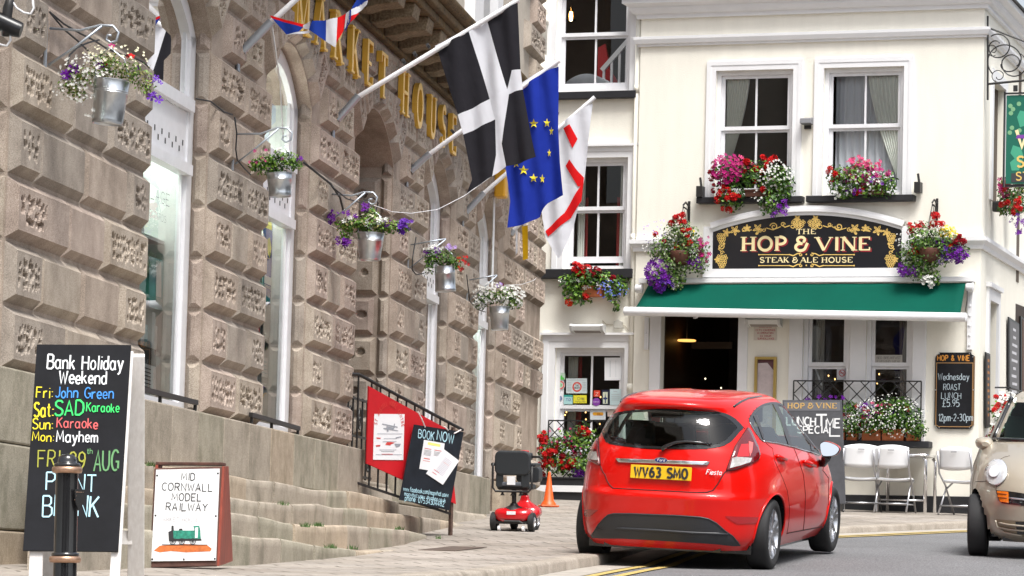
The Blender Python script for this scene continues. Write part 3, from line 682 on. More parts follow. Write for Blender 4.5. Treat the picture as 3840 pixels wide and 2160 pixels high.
for a, b, c, d in (SWIN, SDOOR):
 for p, q in (((a, c), (b, c)), ((b, c), (b, d)), ((b, d), (a, d)), ((a, d), (a, c))):
  mb.face([SP(p[0], p[1]), SP(q[0], q[1]), SP(q[0], q[1], -.16), SP(p[0], p[1], -.16)])
mb.build('side_wall', M['cream'], pub)
# dark rooms behind the openings
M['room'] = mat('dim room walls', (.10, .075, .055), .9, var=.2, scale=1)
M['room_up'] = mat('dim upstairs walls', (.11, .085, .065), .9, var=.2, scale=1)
mb = MB(); k = .145
def roombox(mb, a, b, c, d, y0, y1):
 mb.face([(a, y1, c), (b, y1, c), (b, y1, d), (a, y1, d)]); mb.face([(a, y0, c), (a, y1, c), (a, y1, d), (a, y0, d)]); mb.face([(b, y0, c), (b, y0, d), (b, y1, d), (b, y1, c)])
 mb.face([(a, y0, c), (b, y0, c), (b, y1, c), (a, y1, c)]); mb.face([(a, y0, d), (a, y1, d), (b, y1, d), (b, y0, d)])
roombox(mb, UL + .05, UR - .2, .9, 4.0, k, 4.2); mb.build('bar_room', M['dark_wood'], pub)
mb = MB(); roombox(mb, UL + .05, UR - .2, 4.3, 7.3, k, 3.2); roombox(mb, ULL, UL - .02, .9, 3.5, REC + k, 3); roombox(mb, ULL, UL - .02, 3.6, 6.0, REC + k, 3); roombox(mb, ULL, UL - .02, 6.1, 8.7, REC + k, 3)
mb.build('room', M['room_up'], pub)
# cornice, string courses, plinth, surrounds
A0 = (UL, .0, 0); CORN = [(0, 7.576), (.05, 7.576), (.05, 7.625), (.10, 7.64), (.13, 7.69), (.13, 7.72), (.21, 7.76), (.21, 7.83), (0, 7.84)]
path = [Vector((UL, .10, 0)), Vector((UL, 0, 0)), Vector((UR, 0, 0)), SP(9, 0)]
mb = MB(); mb.sweep(CORN, path); mb.build('cornice', M['white_trim'], pub)
mb = MB(); mb.sweep([(0, 7.20), (.035, 7.20), (.035, 7.225), (.06, 7.235), (.08, 7.29), (.08, 7.325), (0, 7.34)], path); mb.build('string_course', M['white_trim'], pub)
z0, z1 = B(3640, 933)[1], B(3640, 886)[1]
mb = MB(); mb.sweep([(0, z0), (.03, z0), (.04, z0 + .05), (.08, z0 + .10), (.08, z1 - .01), (0, z1)], path); mb.build('lower_string_course', M['white_trim'], pub)
mb = MB(); mb.sweep([(0, .6), (.02, .6), (.02, 1.27), (.0, 1.275)], path); mb.build('plinth', M['black_matt'], pub)
mb = MB(); mb.box((ULL, REC - .02, .5), (UL - .01, REC, B(2120, 1843, -REC)[1])); mb.build('recessed_plinth', M['black_matt'], pub)
mb = MB(); mb.sweep([(.26, 7.841), (.21, 7.86), (-.6, 8.5), (-2.5, 9.9), (-2.5, 9.8), (-.6, 8.4), (.18, 7.841)], path); mb.build('roof', mat('dark slate roof', (.03, .03, .034), .5, var=.3, scale=9, streak=(1, 1, 8)), pub)
def sash(name_parent, op, y, zmid, bw=.045, bars=1, side=None, bottom=None):
 """box sash window in the opening op at depth y: frame, two sashes, glazing bars, panes"""
 a, b, c, d = op; f = MB(); t = .055
 f.box((a, y, c), (a + t, y + .10, d)); f.box((b - t, y, c), (b, y + .10, d)); f.box((a + t, y, d - t), (b - t, y + .10, d)); f.box((a + t, y - .02, c), (b - t, y + .10, c + .05))
 fr = f.build('window', M['white'], name_parent)
 for nm, (p, q), yy in (('upper_sash', (zmid, d - t), y + .035), ('lower_sash', (c + .05 if bottom is None else bottom, zmid + .0), y + .062)):
  m = MB(); l, r = a + t + .001, b - t - .001; w = bw; br = .05 if nm == 'upper_sash' else .085; tr = bw if nm == 'upper_sash' else .035
  m.box((l, yy, p), (l + w, yy + .026, q)); m.box((r - w, yy, p), (r, yy + .026, q)); m.box((l + w, yy - .004, p), (r - w, yy + .026, p + br)); m.box((l + w, yy + .001, q - tr), (r - w, yy + .026, q))
  for k in range(bars):
   x = l + (r - l) * (k + 1) / (bars + 1); m.box((x - .013, yy + .002, p + br), (x + .013, yy + .024, q - tr))
  so_ = m.build(nm, M['white'], fr)
  g = MB(); g.face([(l + w, yy + .014, p + br), (r - w, yy + .014, p + br), (r - w, yy + .014, q - tr), (l + w, yy + .014, q - tr)]); g.build('pane', M['glass'], so_)
 return fr
def surround(op, w, pr, y=0., low=None, head=0.):
 a, b, c, d = op; c = c if low is None else low; m = MB()
 for k, (i, j, p) in enumerate(((0, w * .55, pr * .75), (w * .55, w, pr))):
  m.box((a - j, y - p, c), (a - i, y, d + i)); m.box((b + i, y - p, c), (b + j, y, d + i)); m.box((a - j, y - p, d + i), (b + j, y, d + j))
 if head: m.box((a - w - .03, y - pr - .04, d + w), (b + w + .03, y, d + w + head))
 return m.build('window_surround', M['white_trim'], pub)
zm = B(2830, 484)[1]
sash(pub, W1, .055, zm); sash(pub, W2, .055, zm)
surround(W1, .125, .03, low=5.16); surround(W2, .125, .03, low=5.16)
for r in (rect(2622, 735, 3018, 757), rect(3032, 728, 3435, 752)):
 mb = MB(); mb.box((r[0], -.14, 5.075), (r[1], .06, 5.158)); mb.build('sill', M['black_matt'], pub, bevel=.01)
zm = B(2230, 132, -REC)[1]; sash(pub, LW1, REC + .05, zm); surround(LW1, .13, .04, REC)
r = rect(2050, 350, 2392, 368, -REC); mb = MB(); mb.box((r[0], REC - .10, LW1[2] - .10), (r[1], REC + .05, LW1[2] - .002)); mb.build('sill', M['black_matt'], pub, bevel=.008)
zm = B(2230, 786, -REC)[1]; sash(pub, LW2, REC + .05, zm, bottom=B(2230, 983, -REC)[1]); surround(LW2, .15, .04, REC, low=LW2[2] - .0, head=.03)
r = rect(2030, 1020, 2380, 1046, -REC); mb = MB(); mb.box((r[0], REC - .12, r[2]), (r[1], REC + .05, LW2[2] - .002)); mb.build('sill', M['black_matt'], pub, bevel=.008)
zm = B(2210, 1532, -REC)[1]; sash(pub, LW3, REC + .04, zm); surround(LW3, .17, .05, REC, low=1.75, head=.03)
# ground floor: door case and the pair of sashes
mb = MB()
q = rect(2432, 1190, 2474, 1900); mb.box((q[0], -.03, .95), (DOOR[0] + .0, .0, 3.8))
q = rect(2764, 1190, 2800, 1900); mb.box((DOOR[1], -.03, .95), (q[1], .0, 3.8))
q = rect(2956, 1190, 3010, 1900); mb.box((q[0], -.035, 1.27), (GW1[0], 0, 3.8))
mb.box((GW1[1], -.02, 1.98), (GW2[0], 0, 3.8))
q = rect(3422, 1190, 3470, 1900); mb.box((GW2[1], -.035, 1.9), (q[1], 0, 3.8))
mb.build('door_case', M['white_trim'], pub, bevel=.006)
zm = B(3100, 1372)[1]; sash(pub, GW1, .03, zm, bars=0); sash(pub, GW2, .03, zm, bars=0)
r = rect(2990, 1654, 3497, 1679); mb = MB(); mb.box((r[0], -.20, r[2]), (r[1], .02, r[3])); mb.build('sill', M['black_matt'], pub, bevel=.012)
# cream pipe in the corner of the recess and another by the market hall
mb = MB(); u = UL - .055; mb.tube([(u, REC - .045, 1.2), (u, REC - .045, 7.9)], .04, 10)
for z in (2.6, 4.6, 6.6): mb.tube([(u, REC - .045, z), (u, REC - .045, z + .1)], .05, 10)
mb.build('downpipe', M['cream'], pub, smooth=True)
mb = MB(); u = B(2040, 100, -REC)[0]; mb.tube([(u, REC - .08, 7.15), (u, REC - .08, 8.4)], .075, 12)
for z in (7.55, 8.1): mb.tube([(u, REC - .08, z), (u, REC - .08, z + .12)], .09, 12)
mb.tube([(u, REC - .08, 7.16), (u, REC - .08, 6.9), (u - .3, REC - .05, 6.7)], .07, 10)
mb.build('drainpipe', M['cream'], pub, smooth=True)
# side wall openings
mb = MB(); a, b, c, d = SWIN
for p, q, e in (((a - .14, c), (a, d), .03), ((b, c), (b + .14, d), .03), ((a - .14, d), (b + .14, d + .14), .03)):
 mb.obox(SP((p[0] + q[0]) / 2, (p[1] + q[1]) / 2, e / 2), sdv * (q[0] - p[0]) / 2, sdn * e / 2, Vector((0, 0, (q[1] - p[1]) / 2)))
a, b, c, d = SDOOR
for p, q, e in (((a - .13, c - .5), (a, d), .035), ((b, c - .5), (b + .13, d), .035), ((a - .13, d), (b + .13, d + .16), .035), ((a - .16, d + .161), (b + .16, d + .22), .07)):
 mb.obox(SP((p[0] + q[0]) / 2, (p[1] + q[1]) / 2, e / 2), sdv * (q[0] - p[0]) / 2, sdn * e / 2, Vector((0, 0, (q[1] - p[1]) / 2)))
mb.build('side_surround', M['white_trim'], pub)
mb = MB()
for a, b, c, d in (SWIN, SDOOR): mb.face([SP(a, c, -.15), SP(b, c, -.15), SP(b, d, -.15), SP(a, d, -.15)])
mb.build('side_pane', M['white_trim'], pub)
def curtain(mb, uL, uR0, uR1, z0, z1, y, n=60, amp=.02, folds=9):
 """hung from uL..uR0 at the top, gathered to uL..uR1 lower down"""
 rows = []
 for j in range(15):
  t = j / 14; z = z1 + (z0 - z1) * t; e = uR0 + (uR1 - uR0) * t ** 1.5; l = uL if not isinstance(uL, tuple) else uL[0] + (uL[1] - uL[0]) * t ** 1.5
  rows.append([(l + (e - l) * k / n, y + amp * math.sin(folds * 6.283 * k / n + .6 * math.sin(3 * t)), z) for k in range(n + 1)])
 mb.grid(rows)
M['curtain'] = mat('ivory curtain', (.82, .84, .78), .9); M['red_curtain'] = mat('red curtain lining', (.30, .03, .03), .9); M['sky_grey'] = mat('grey reflection sheet', (.56, .58, .62), .9)
def hang(name, args, mt, label, cat='curtain', group=None):
 mb = MB(); curtain(mb, *args); o = mb.build(name, mt, smooth=True); o.location = (PO.x, PO.y, 0); o.rotation_euler = (0, 0, -PH); tag(o, label, cat, group)
hang('curtain', (W1[0] + .1, W1[0] + .42, W1[0] + .05, 5.3, 6.8, .16), M['curtain'], 'pale curtain drawn to the left in the upper window with the red and purple box')
hang('curtain', ((W2[0] + .55, W2[1] - .07), W2[1] - .05, W2[1] - .02, 5.3, 6.8, .16), M['curtain'], 'pale curtain drawn to the right in the upper window by the inn sign corner')
hang('reflection_sheet', (W2[0] + .1, W2[1] - .08, W2[1] - .08, 5.2, 6.8, .25), M['sky_grey'], 'grey sheet added as sky reflection, filling the right hand upper sash window', 'blind')  # grey sheet added to give these panes their pale sky reflection
hang('curtain', ((LW2[1] - .2, LW2[1] - .2), LW2[1] - .05, LW2[1] - .05, LW2[2], LW2[3], REC + .28, 40, .015, 4), M['curtain'], 'pale curtain at the right of the window above the heater lamp')
hang('curtain', (LW2[0] + .1, LW2[0] + .2, LW2[0] + .2, LW2[2], LW2[3], REC + .28, 40, .015, 3), M['curtain'], 'pale curtain at the left of the window above the heater lamp')
hang('curtain', (LW2[0] + .19, LW2[0] + .235, LW2[0] + .235, LW2[2], LW2[3] - .5, REC + .31, 12, .01, 1), M['red_curtain'], 'strip of red curtain behind the left pale one above the heater lamp')
hang('curtain', ((LW2[1] - .255, LW2[1] - .25), LW2[1] - .2, LW2[1] - .2, LW2[2], LW2[3] - .5, REC + .31, 12, .01, 1), M['red_curtain'], 'strip of red curtain behind the right pale one above the heater lamp')
hang('curtain', (LW3[0] + .08, LW3[0] + .22, LW3[0] + .18, 1.8, LW3[3] - .1, REC + .30, 40, .015, 4), M['curtain'], 'white curtain at the left of the sticker covered window')
hang('curtain', (LW3[0] + .19, LW3[0] + .26, LW3[0] + .27, 1.8, LW3[3] - .1, REC + .34, 16, .01, 1), M['red_curtain'], 'dark red curtain edge beside the stickers in the lower left window')
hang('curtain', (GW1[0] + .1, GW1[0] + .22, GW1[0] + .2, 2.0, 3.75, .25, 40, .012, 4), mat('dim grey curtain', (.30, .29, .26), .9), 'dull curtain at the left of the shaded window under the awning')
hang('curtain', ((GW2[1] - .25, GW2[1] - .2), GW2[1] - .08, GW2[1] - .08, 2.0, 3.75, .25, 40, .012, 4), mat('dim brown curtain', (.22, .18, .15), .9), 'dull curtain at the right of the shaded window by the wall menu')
def on_pub(o): o.location = (PO.x, PO.y, 0); o.rotation_euler = (0, 0, -PH); return o
# pendant lamp, bannister and bed upstairs
u, z = B(2132, 62, -1.2); lamp = empty('pendant_lamp', label='lit pendant bulb glowing in the topmost left window', cat='lamp'); on_pub(lamp)
mb = MB(); mb.lathe([(.005, .22), (.03, .18), (.05, .06), (.07, .02), (.068, .02)], (u, 1.3, z - .06), 16); mb.build('shade', glass('amber glass', (.9, .6, .3)), lamp, smooth=True)
mb = MB(); mb.lathe([(.001, .11), (.022, .10), (.028, .04), (.02, -.02), (.001, -.03)], (u, 1.3, z - .02), 12); mb.build('bulb', glow('lit bulb', (1, .72, .35), 9), lamp, smooth=True)
mb = MB(); mb.tube([(u, 1.3, z + .15), (u, 1.3, 8.7)], .006, 6); mb.build('cord', M['ink'], lamp)
ban = empty('bannister', label='white painted stair bannister seen through the topmost left window', cat='bannister'); on_pub(ban)
a = B(2253, 262, -.7); b = B(2352, 150, -.7); c0 = B(2300, 330, -.7)[1]
mb = MB(); mb.bar((a[0], .75, a[1]), (b[0], .75, b[1]), .05, .06); mb.build('handrail', M['white'], ban)
for t in (.08, .38, .68, .95):
 uu, zz = a[0] + (b[0] - a[0]) * t, a[1] + (b[1] - a[1]) * t; mb = MB(); mb.bar((uu, .75, c0 - .2), (uu, .75, zz), .03, up=(0, 1, 0)); mb.build('baluster', M['white'], ban)
mb = MB(); rows = []; e0, e1 = B(2110, 300, -.5), B(2290, 300, -.5)
for j in range(9):
 v = j / 8; rows.append([(e0[0] + (e1[0] - e0[0]) * k / 16, .45 + .5 * v, e0[1] - .12 + .20 * math.sin(math.pi * min(1, (k / 16) * 1.0 + .02)) ** .6 * (1 if 0 < j < 8 else .3)) for k in range(17)])
mb.grid(rows); o = on_pub(mb.build('bedding', mat('pale blue white bedding', (.66, .70, .76), .9, var=.1), smooth=True)); tag(o, 'heap of pale bedding on the sill inside the topmost left window', 'bedding')
mb = MB(); e = B(2268, 230, -.9); mb.prism([(-.12, -.55), (.35, -.55), (.05, -.1), (-.02, .25), (-.12, .2)], (e[0], .95, e[1]), (1, 0, 0), (0, 0, 1), (0, 1, 0), .05); o = on_pub(mb.build('red_coat', M['red_paint'])); tag(o, 'red cloth draped at the foot of the white bannister upstairs', 'cloth')
# the bar seen through the open door
bar = empty('bar_counter', label='dark wooden bar with bottles and glowing glint beads inside the open doorway', cat='bar counter'); on_pub(bar)
mb = MB(); mb.box((DOOR[0] - .3, 2.6, .95), (DOOR[1] + .6, 3.2, 2.05)); mb.build('counter', M['dark_wood'], bar)
rr = random.Random(8)
for k in range(14):
 m = MB(); u = DOOR[0] + .1 + k * .09; m.lathe([(.03, 0), (.033, .16), (.012, .22), (.012, .29)], (u, 3.0 + rr.uniform(-.1, .15), 2.051), 10, cap=True); m.build('bottle', mat('bottle glass', rr.choice([(.02, .05, .02), (.12, .05, .02), (.02, .02, .06), (.2, .18, .15)]), .1), bar, smooth=True)
for x, y in ((2645, 1420), (2704, 1455), (2500, 1396), (2515, 1440), (2535, 1450)):
 u, z = B(x, y, -2.4); m = MB(); m.lathe([(.001, .014), (.014, 0), (.001, -.014)], (u, 2.4, z), 10); m.build('glint', glow('bar glint', (1, .9, .6), 1.3 if x > 2600 else .3), bar, smooth=True)  # glowing beads stand for glints of light at the bar
u, z = B(2575, 1277, -1.8); lamp = empty('bar_lamp', label='amber disc lamp glowing inside the open pub doorway', cat='lamp'); on_pub(lamp)
mb = MB(); mb.lathe([(.001, .012), (.12, .012), (.13, 0), (.12, -.012), (.001, -.012)], (u, 1.8, z), 24); mb.build('disc', glow('amber lamp disc', (1, .50, .12), .9), lamp, smooth=True)
mb = MB(); mb.tube([(u, 1.8, z + .012), (u, 1.8, 3.99)], .008, 6); mb.build('stem', M['ink'], lamp)
u0, z0 = B(2575, 1290, -2.4); u1, z1 = B(2745, 1302, -2.4); mb = MB(); mb.box((u0, 2.4, z1 - .02), (u1, 2.5, z0 + .03)); o = on_pub(mb.build('bar_beam', mat('beam', (.13, .10, .075), .8))); tag(o, 'dull wooden beam above the bar inside the doorway', 'beam')
# fairy lights behind the ground floor panes
M['fairy'] = glow('fairy light', (1, .55, .18), 2.2)
for label, pts, dd in (('string of tiny lit bulbs behind the shaded windows under the awning', [(3082, 1387), (3107, 1409), (3131, 1422), (3176, 1435), (3259, 1326), (3297, 1403), (3290, 1437)], -.35), ('string of tiny lit bulbs behind the sticker covered window', [(2124, 1545), (2119, 1556), (2139, 1571), (2196, 1546), (2197, 1573), (2249, 1590), (2262, 1560), (2252, 1489)], -.45)):
 fl = empty('fairy_lights', label=label, cat='string lights'); on_pub(fl); P = []
 for x, y in pts:
  u, z = B(x, y, dd); P.append((u, -dd, z)); m = MB(); m.lathe([(.001, .014), (.011, 0), (.001, -.014)], (u, -dd, z), 8); m.build('bulb', M['fairy'], fl, smooth=True)
 m = MB(); m.tube([(p[0], p[1] + .012, p[2]) for p in P], .003, 5); m.build('wire', M['ink'], fl)
# ================================================================ LETTERING IN STROKES
# each glyph: strokes on a grid 4 wide, 6 high (lower case 4 high, tails to -2); "c x y rx ry a0 a1" is an arc
GL = {
'A': '0 0,2 6,4 0|.7 2,3.3 2', 'B': '0 0,0 6|0 6,2.4 6,3.4 5.4,3.4 3.9,2.4 3.2,0 3.2|2.4 3.2,3.8 2.5,3.8 .8,2.6 0,0 0', 'C': 'c 2.2 3 2.2 3 50 310', 'D': '0 0,0 6|0 6,2 6,3.6 4.8,3.9 3,3.6 1.2,2 0,0 0',
'E': '3.6 6,0 6,0 0,3.6 0|0 3.1,2.9 3.1', 'F': '0 0,0 6,3.6 6|0 3.2,2.8 3.2', 'G': 'c 2.2 3 2.2 3 45 300|2.4 2.6,4 2.6,4 .6', 'H': '0 0,0 6|4 0,4 6|0 3.1,4 3.1', 'I': '1 0,1 6', 'J': '3 6,3 1.4,2.4 .2,1.2 0,.2 .8', 'K': '0 0,0 6|3.6 6,.1 2.7|1.1 3.6,3.8 0', 'L': '0 6,0 0,3.4 0',
'M': '0 0,.4 6,2.4 1.4,4.4 6,4.8 0', 'N': '0 0,0 6,3.8 0,3.8 6', 'O': 'c 2.1 3 2.1 3 90 450', 'P': '0 0,0 6|0 6,2.4 6,3.6 5.2,3.6 3.7,2.4 2.9,0 2.9', 'Q': 'c 2.1 3 2.1 3 90 450|2.4 1.6,4 -.4', 'R': '0 0,0 6|0 6,2.4 6,3.5 5.3,3.5 3.8,2.4 3,0 3|1.8 3,3.8 0', 'S': '3.6 5.2,2.8 6,1.2 6,.2 5.2,.3 4,1.4 3.3,2.8 2.8,3.8 2,3.7 .8,2.6 0,1 0,.1 .8', 'T': '0 6,4 6|2 0,2 6',
'U': '0 6,0 1.8,.8 .3,2 0,3.2 .3,4 1.8,4 6', 'V': '0 6,2 0,4 6', 'W': '0 6,1.3 0,2.6 5,3.9 0,5.2 6', 'X': '0 0,4 6|0 6,4 0', 'Y': '0 6,2 3,4 6|2 3,2 0', 'Z': '0 6,3.8 6,0 0,3.8 0',
'a': 'c 1.5 1.9 1.5 1.9 30 330|3 3.9,3 .5,3.5 0', 'b': '0 6,0 0|c 1.5 1.9 1.5 1.9 160 -160', 'c': 'c 1.6 1.9 1.6 1.9 50 310', 'd': '3 6,3 0|c 1.5 1.9 1.5 1.9 30 330', 'e': '.1 1.8,2.9 1.9,2.8 3,2 3.8,1 3.7,.2 2.8,.1 1.5,.7 .3,1.8 0,2.9 .6', 'f': '2.6 5.6,1.8 6,1.1 5.3,1 0|0 3.8,2.3 3.8', 'g': 'c 1.5 2 1.5 1.8 30 330|3 3.8,3 -.8,2.3 -1.9,1 -2,.1 -1.4', 'h': '0 6,0 0|0 2.8,1 3.8,2.3 3.8,3 2.8,3 0', 'i': '.6 3.9,.6 0|.6 5.2,.6 5.5', 'j': '1 3.9,1 -1.2,.2 -2|1 5.2,1 5.5', 'k': '0 6,0 0|2.6 3.8,.1 1.7|.9 2.4,2.9 0', 'l': '.6 6,.6 0', 'm': '0 3.9,0 0|0 2.8,.8 3.8,1.7 3.7,2.1 2.8,2.1 0|2.1 2.8,3 3.8,3.9 3.7,4.3 2.8,4.3 0', 'n': '0 3.9,0 0|0 2.8,1 3.8,2.3 3.8,3 2.8,3 0', 'o': 'c 1.5 1.9 1.5 1.9 90 450', 'p': '0 3.9,0 -2|c 1.5 1.9 1.5 1.9 160 -160', 'q': '3 3.9,3 -2|c 1.5 1.9 1.5 1.9 30 330', 'r': '0 3.9,0 0|0 2.6,1 3.7,2.2 3.8', 's': '2.5 3.4,1.5 3.9,.5 3.5,.4 2.6,1.4 2.1,2.4 1.5,2.4 .5,1.4 0,.2 .5', 't': '1.1 5.4,1.1 .8,1.7 0,2.5 .2|0 3.8,2.3 3.8', 'u': '0 3.9,0 1,.8 0,2.2 .1,3 1|3 3.9,3 0', 'v': '0 3.9,1.5 0,3 3.9', 'w': '0 3.9,1 0,2 3.2,3 0,4 3.9', 'x': '0 0,2.9 3.9|0 3.9,2.9 0', 'y': '0 3.9,1.6 .2|3.1 3.9,1.2 -1.4,.2 -2', 'z': '0 3.9,2.8 3.9,0 0,2.8 0',
'0': 'c 1.8 3 1.8 3 90 450', '1': '.3 4.8,1.5 6,1.5 0', '2': '.2 4.8,.9 5.8,2.2 6,3.3 5.2,3.2 3.9,0 0,3.5 0', '3': '.2 5.4,1.4 6,2.8 5.7,3.2 4.6,2.6 3.5,1.4 3.2|1.4 3.2,2.9 2.8,3.5 1.7,2.9 .4,1.5 0,.1 .6', '4': '2.7 0,2.7 6,0 1.9,3.7 1.9', '5': '3.2 6,.5 6,.3 3.3,1.8 3.7,3.1 3.1,3.5 1.8,2.8 .4,1.4 0,.1 .5', '6': '3 5.8,1.6 5.6,.5 4,.1 2,.6 .5,1.8 0,3.1 .5,3.5 1.8,2.9 3.2,1.6 3.5,.4 2.7', '7': '0 6,3.6 6,1.2 0', '8': 'c 1.8 4.6 1.4 1.4 90 450|c 1.8 1.6 1.7 1.6 90 450', '9': '3.3 3.4,2 2.6,.7 3,.2 4.2,.7 5.5,2 6,3.2 5.2,3.4 3.6,2.8 1.4,1.6 0',
':': '.5 .5,.5 .9|.5 3.1,.5 3.5', '.': '.3 0,.3 .4', '-': '.3 2.6,2.2 2.6', '/': '0 -.6,2.4 6.4', '@': 'c 2.6 2.2 2.6 2.6 -40 270|c 2.5 2.2 1.1 1.3 0 360', '&': '4 0,1 4,.8 5.2,1.6 6,2.6 5.4,2.4 4.2,.6 2.4,.2 1,1.2 0,2.6 .4,3.8 2.4', '£': '3.4 5.2,2.6 6,1.4 5.6,1.2 4,1.2 1,.2 0,3.6 0|.2 2.9,2.6 2.9', "'": '.4 6,.3 4.8', '!': '.5 6,.5 1.8|.5 .2,.5 .5'}
def glyph(ch):
 out = []
 for st in GL.get(ch, '').split('|'):
  if not st: continue
  if st[0] == 'c':
   cx, cy, rx, ry, a0, a1 = map(float, st[1:].split()); n = max(8, int(abs(a1 - a0) / 18))
   out.append([(cx + rx * math.cos(math.radians(a0 + (a1 - a0) * k / n)), cy + ry * math.sin(math.radians(a0 + (a1 - a0) * k / n))) for k in range(n + 1)])
  else: out.append([tuple(map(float, p.split())) for p in st.split(',')])
 return out
def gw(ch):
 if ch == ' ': return 2.4
 return max(max(p[0] for p in s) for s in glyph(ch)) if GL.get(ch) else 2
def text_width(t, gap=1.2): return sum(gw(c) + gap for c in t) - gap
def write(mb, t, x, y, h, o, ax, ay, an, w=None, wd=.055, gap=1.25, wob=0., seed=0, align='l', lift=.0, slant=0., arc=0., m=0):
 """t written from x (or centred), base line y, capital height h, on the plane (o, ax, ay) with normal an. w fits the total width."""
 rr = random.Random(seed + len(t)); k = h / 6; kx = k; tw = text_width(t, gap) * k
 if w: kx = k * w / tw; tw = w
 if align == 'c': x -= tw / 2
 if align == 'r': x -= tw
 n = 0; q = x
 for ch in t:
  if ch != ' ':
   dy = rr.uniform(-wob, wob) * h; ds = 1 + rr.uniform(-wob, wob) * .6; rot = rr.uniform(-wob, wob) * .5
   for s in glyph(ch):
    P = []
    for gx, gy in s:
     X, Y = gx * kx * ds, gy * k * ds; X, Y = X - Y * rot + Y * slant, Y + X * rot
     X += q; Y += y + dy
     if arc:
      u = (X - (x + tw / 2)) / arc; r = arc + (Y - y); X, Y = x + tw / 2 + r * math.sin(u), y + r * math.cos(u) - arc
     P.append((X, Y))
    if len(P) >= 2: ribbon(mb, P, wd * h * .5 * (1 + rr.uniform(-.15, .15) * bool(wob)), o + an * (lift + .0004 * (n % 9)), ax, ay, an, 0, m); n += 1
  q += (gw(ch) + gap) * kx
 return q
class Plane:
 """a flat face in space: origin, two unit axes and its normal; pixel() reads off where a sight line meets it"""
 def __init__(s, o, ax, ay): s.o = Vector(o); s.ax = Vector(ax).normalized(); s.n = s.ax.cross(Vector(ay)).normalized(); s.ay = s.n.cross(s.ax)
 def pixel(s, x, y):
  P = _onp(x, y, s.o, s.n) - s.o; return (P.dot(s.ax), P.dot(s.ay))
 def p(s, a, b, c=0.): return s.o + s.ax * a + s.ay * b + s.n * c
def on_plane_text(mb, pl, t, x0, y0, x1, hpx, **k):
 """write t between picture columns x0..x1, base line at y0 (picture), capitals hpx high"""
 a = pl.pixel(x0, y0); b = pl.pixel(x1, y0); c = pl.pixel(x0, y0 - hpx)
 dx = b[0] - a[0]
 write(mb, t, a[0], a[1], c[1] - a[1], pl.o, pl.ax, pl.ay, pl.n, w=dx, **k)
def disc(mb, pl, cx, cy, r, lift, r2=None, n=28, m=0):
 P = [pl.p(cx + r * math.cos(6.2832 * k / n), cy + r * math.sin(6.2832 * k / n), lift) for k in range(n)]
 if r2 is None: mb.face(P, m)
 else:
  Q = [pl.p(cx + r2 * math.cos(6.2832 * k / n), cy + r2 * math.sin(6.2832 * k / n), lift) for k in range(n)]
  for k in range(n): mb.face([P[k], P[(k + 1) % n], Q[(k + 1) % n], Q[k]], m)
def rectf(mb, pl, a, b, c, d, lift, m=0): mb.face([pl.p(a, b, lift), pl.p(c, b, lift), pl.p(c, d, lift), pl.p(a, d, lift)], m)
Z = Vector((0, 0, 1)); M['tuft'] = mat('tuft green', (.045, .10, .018), .7)
m = MB()
for t_, x_, y_, w_, h_ in (('COLLAGE', 508, 716, 126, 46), ('AND CARDS', 540, 800, 82, 26)):
 s_, z_ = W(x_, y_, -.150); s2_ = W(x_ + w_, y_ + w_ * .37, -.150)[0]; write(m, t_, 0, 0, h_ * 24.5 / FOC, Vector((-.150, s_, z_)), Vector((0, 1, 0)), Vector((0, 0, 1)), Vector((1, 0, 0)), w=s2_ - s_, wd=.06 if h_ > 30 else .05)
m.build('lettering', M['ink'], gl)
# ================================================================ BOARDS, BOLLARD
# tall chalkboard: leans back, seen nearly square on
Yb = 18.0; g0 = prof(PAV, Yb)
def board_plane(xm, ym, Y, lean, turn):
 o = at(xm, ym, Y); ax = Vector((math.cos(turn), math.sin(turn), 0)); ay = Vector((-math.sin(turn) * math.sin(lean), math.cos(turn) * math.sin(lean), math.cos(lean))); return Plane(o, ax, ay)
bp = board_plane(300, 1700, Yb, math.radians(11), math.radians(2))
tl, tr, br, bl = [bp.pixel(*q) for q in ((137, 1310), (490, 1312), (443, 2068), (86, 2064))]
bk = empty('chalkboard_stand', (0, 0, 0), label='tall black A-board chalked Bank Holiday Weekend, standing behind the bollard', cat='chalkboard')
mb = MB(); poly = [bl, br, tr, tl]; mb.prism(poly, bp.o, bp.ax, bp.ay, -bp.n, .02); mb.build('panel', M['chalkboard'], bk)
M['white_wood'] = mat('worn white painted wood', (.66, .63, .60), .7, var=.12, scale=14, col2=(.80, .78, .76), streak=(4, 4, .6))
def leg(P, Q, w, t, name='leg', m=None, par=None, up=None):
 m_ = MB(); m_.bar(P, Q, w, t, up=up or bp.n); return m_.build(name, m or M['white_wood'], par, bevel=.004)
foot = -.75
def along(p, q, t): return (p[0] + (q[0] - p[0]) * t, p[1] + (q[1] - p[1]) * t)
bl2, br2 = along(tl, bl, 1.20), along(tr, br, 1.20)
leg(bp.p(tl[0] + .03, tl[1], -.043), bp.p(bl2[0] + .07, bl2[1], -.043), .066, .045, par=bk)
leg(bp.p(tr[0] - .012, tr[1], -.043), bp.p(br2[0] - .012, br2[1], -.043), .05, .045, par=bk)
mb = MB(); mb.bar(bp.p(tl[0], tl[1] + .012, -.02), bp.p(tr[0], tr[1] + .012, -.02), .03, .03, up=bp.n); mb.build('top_rail', M['chalkboard'], bk)
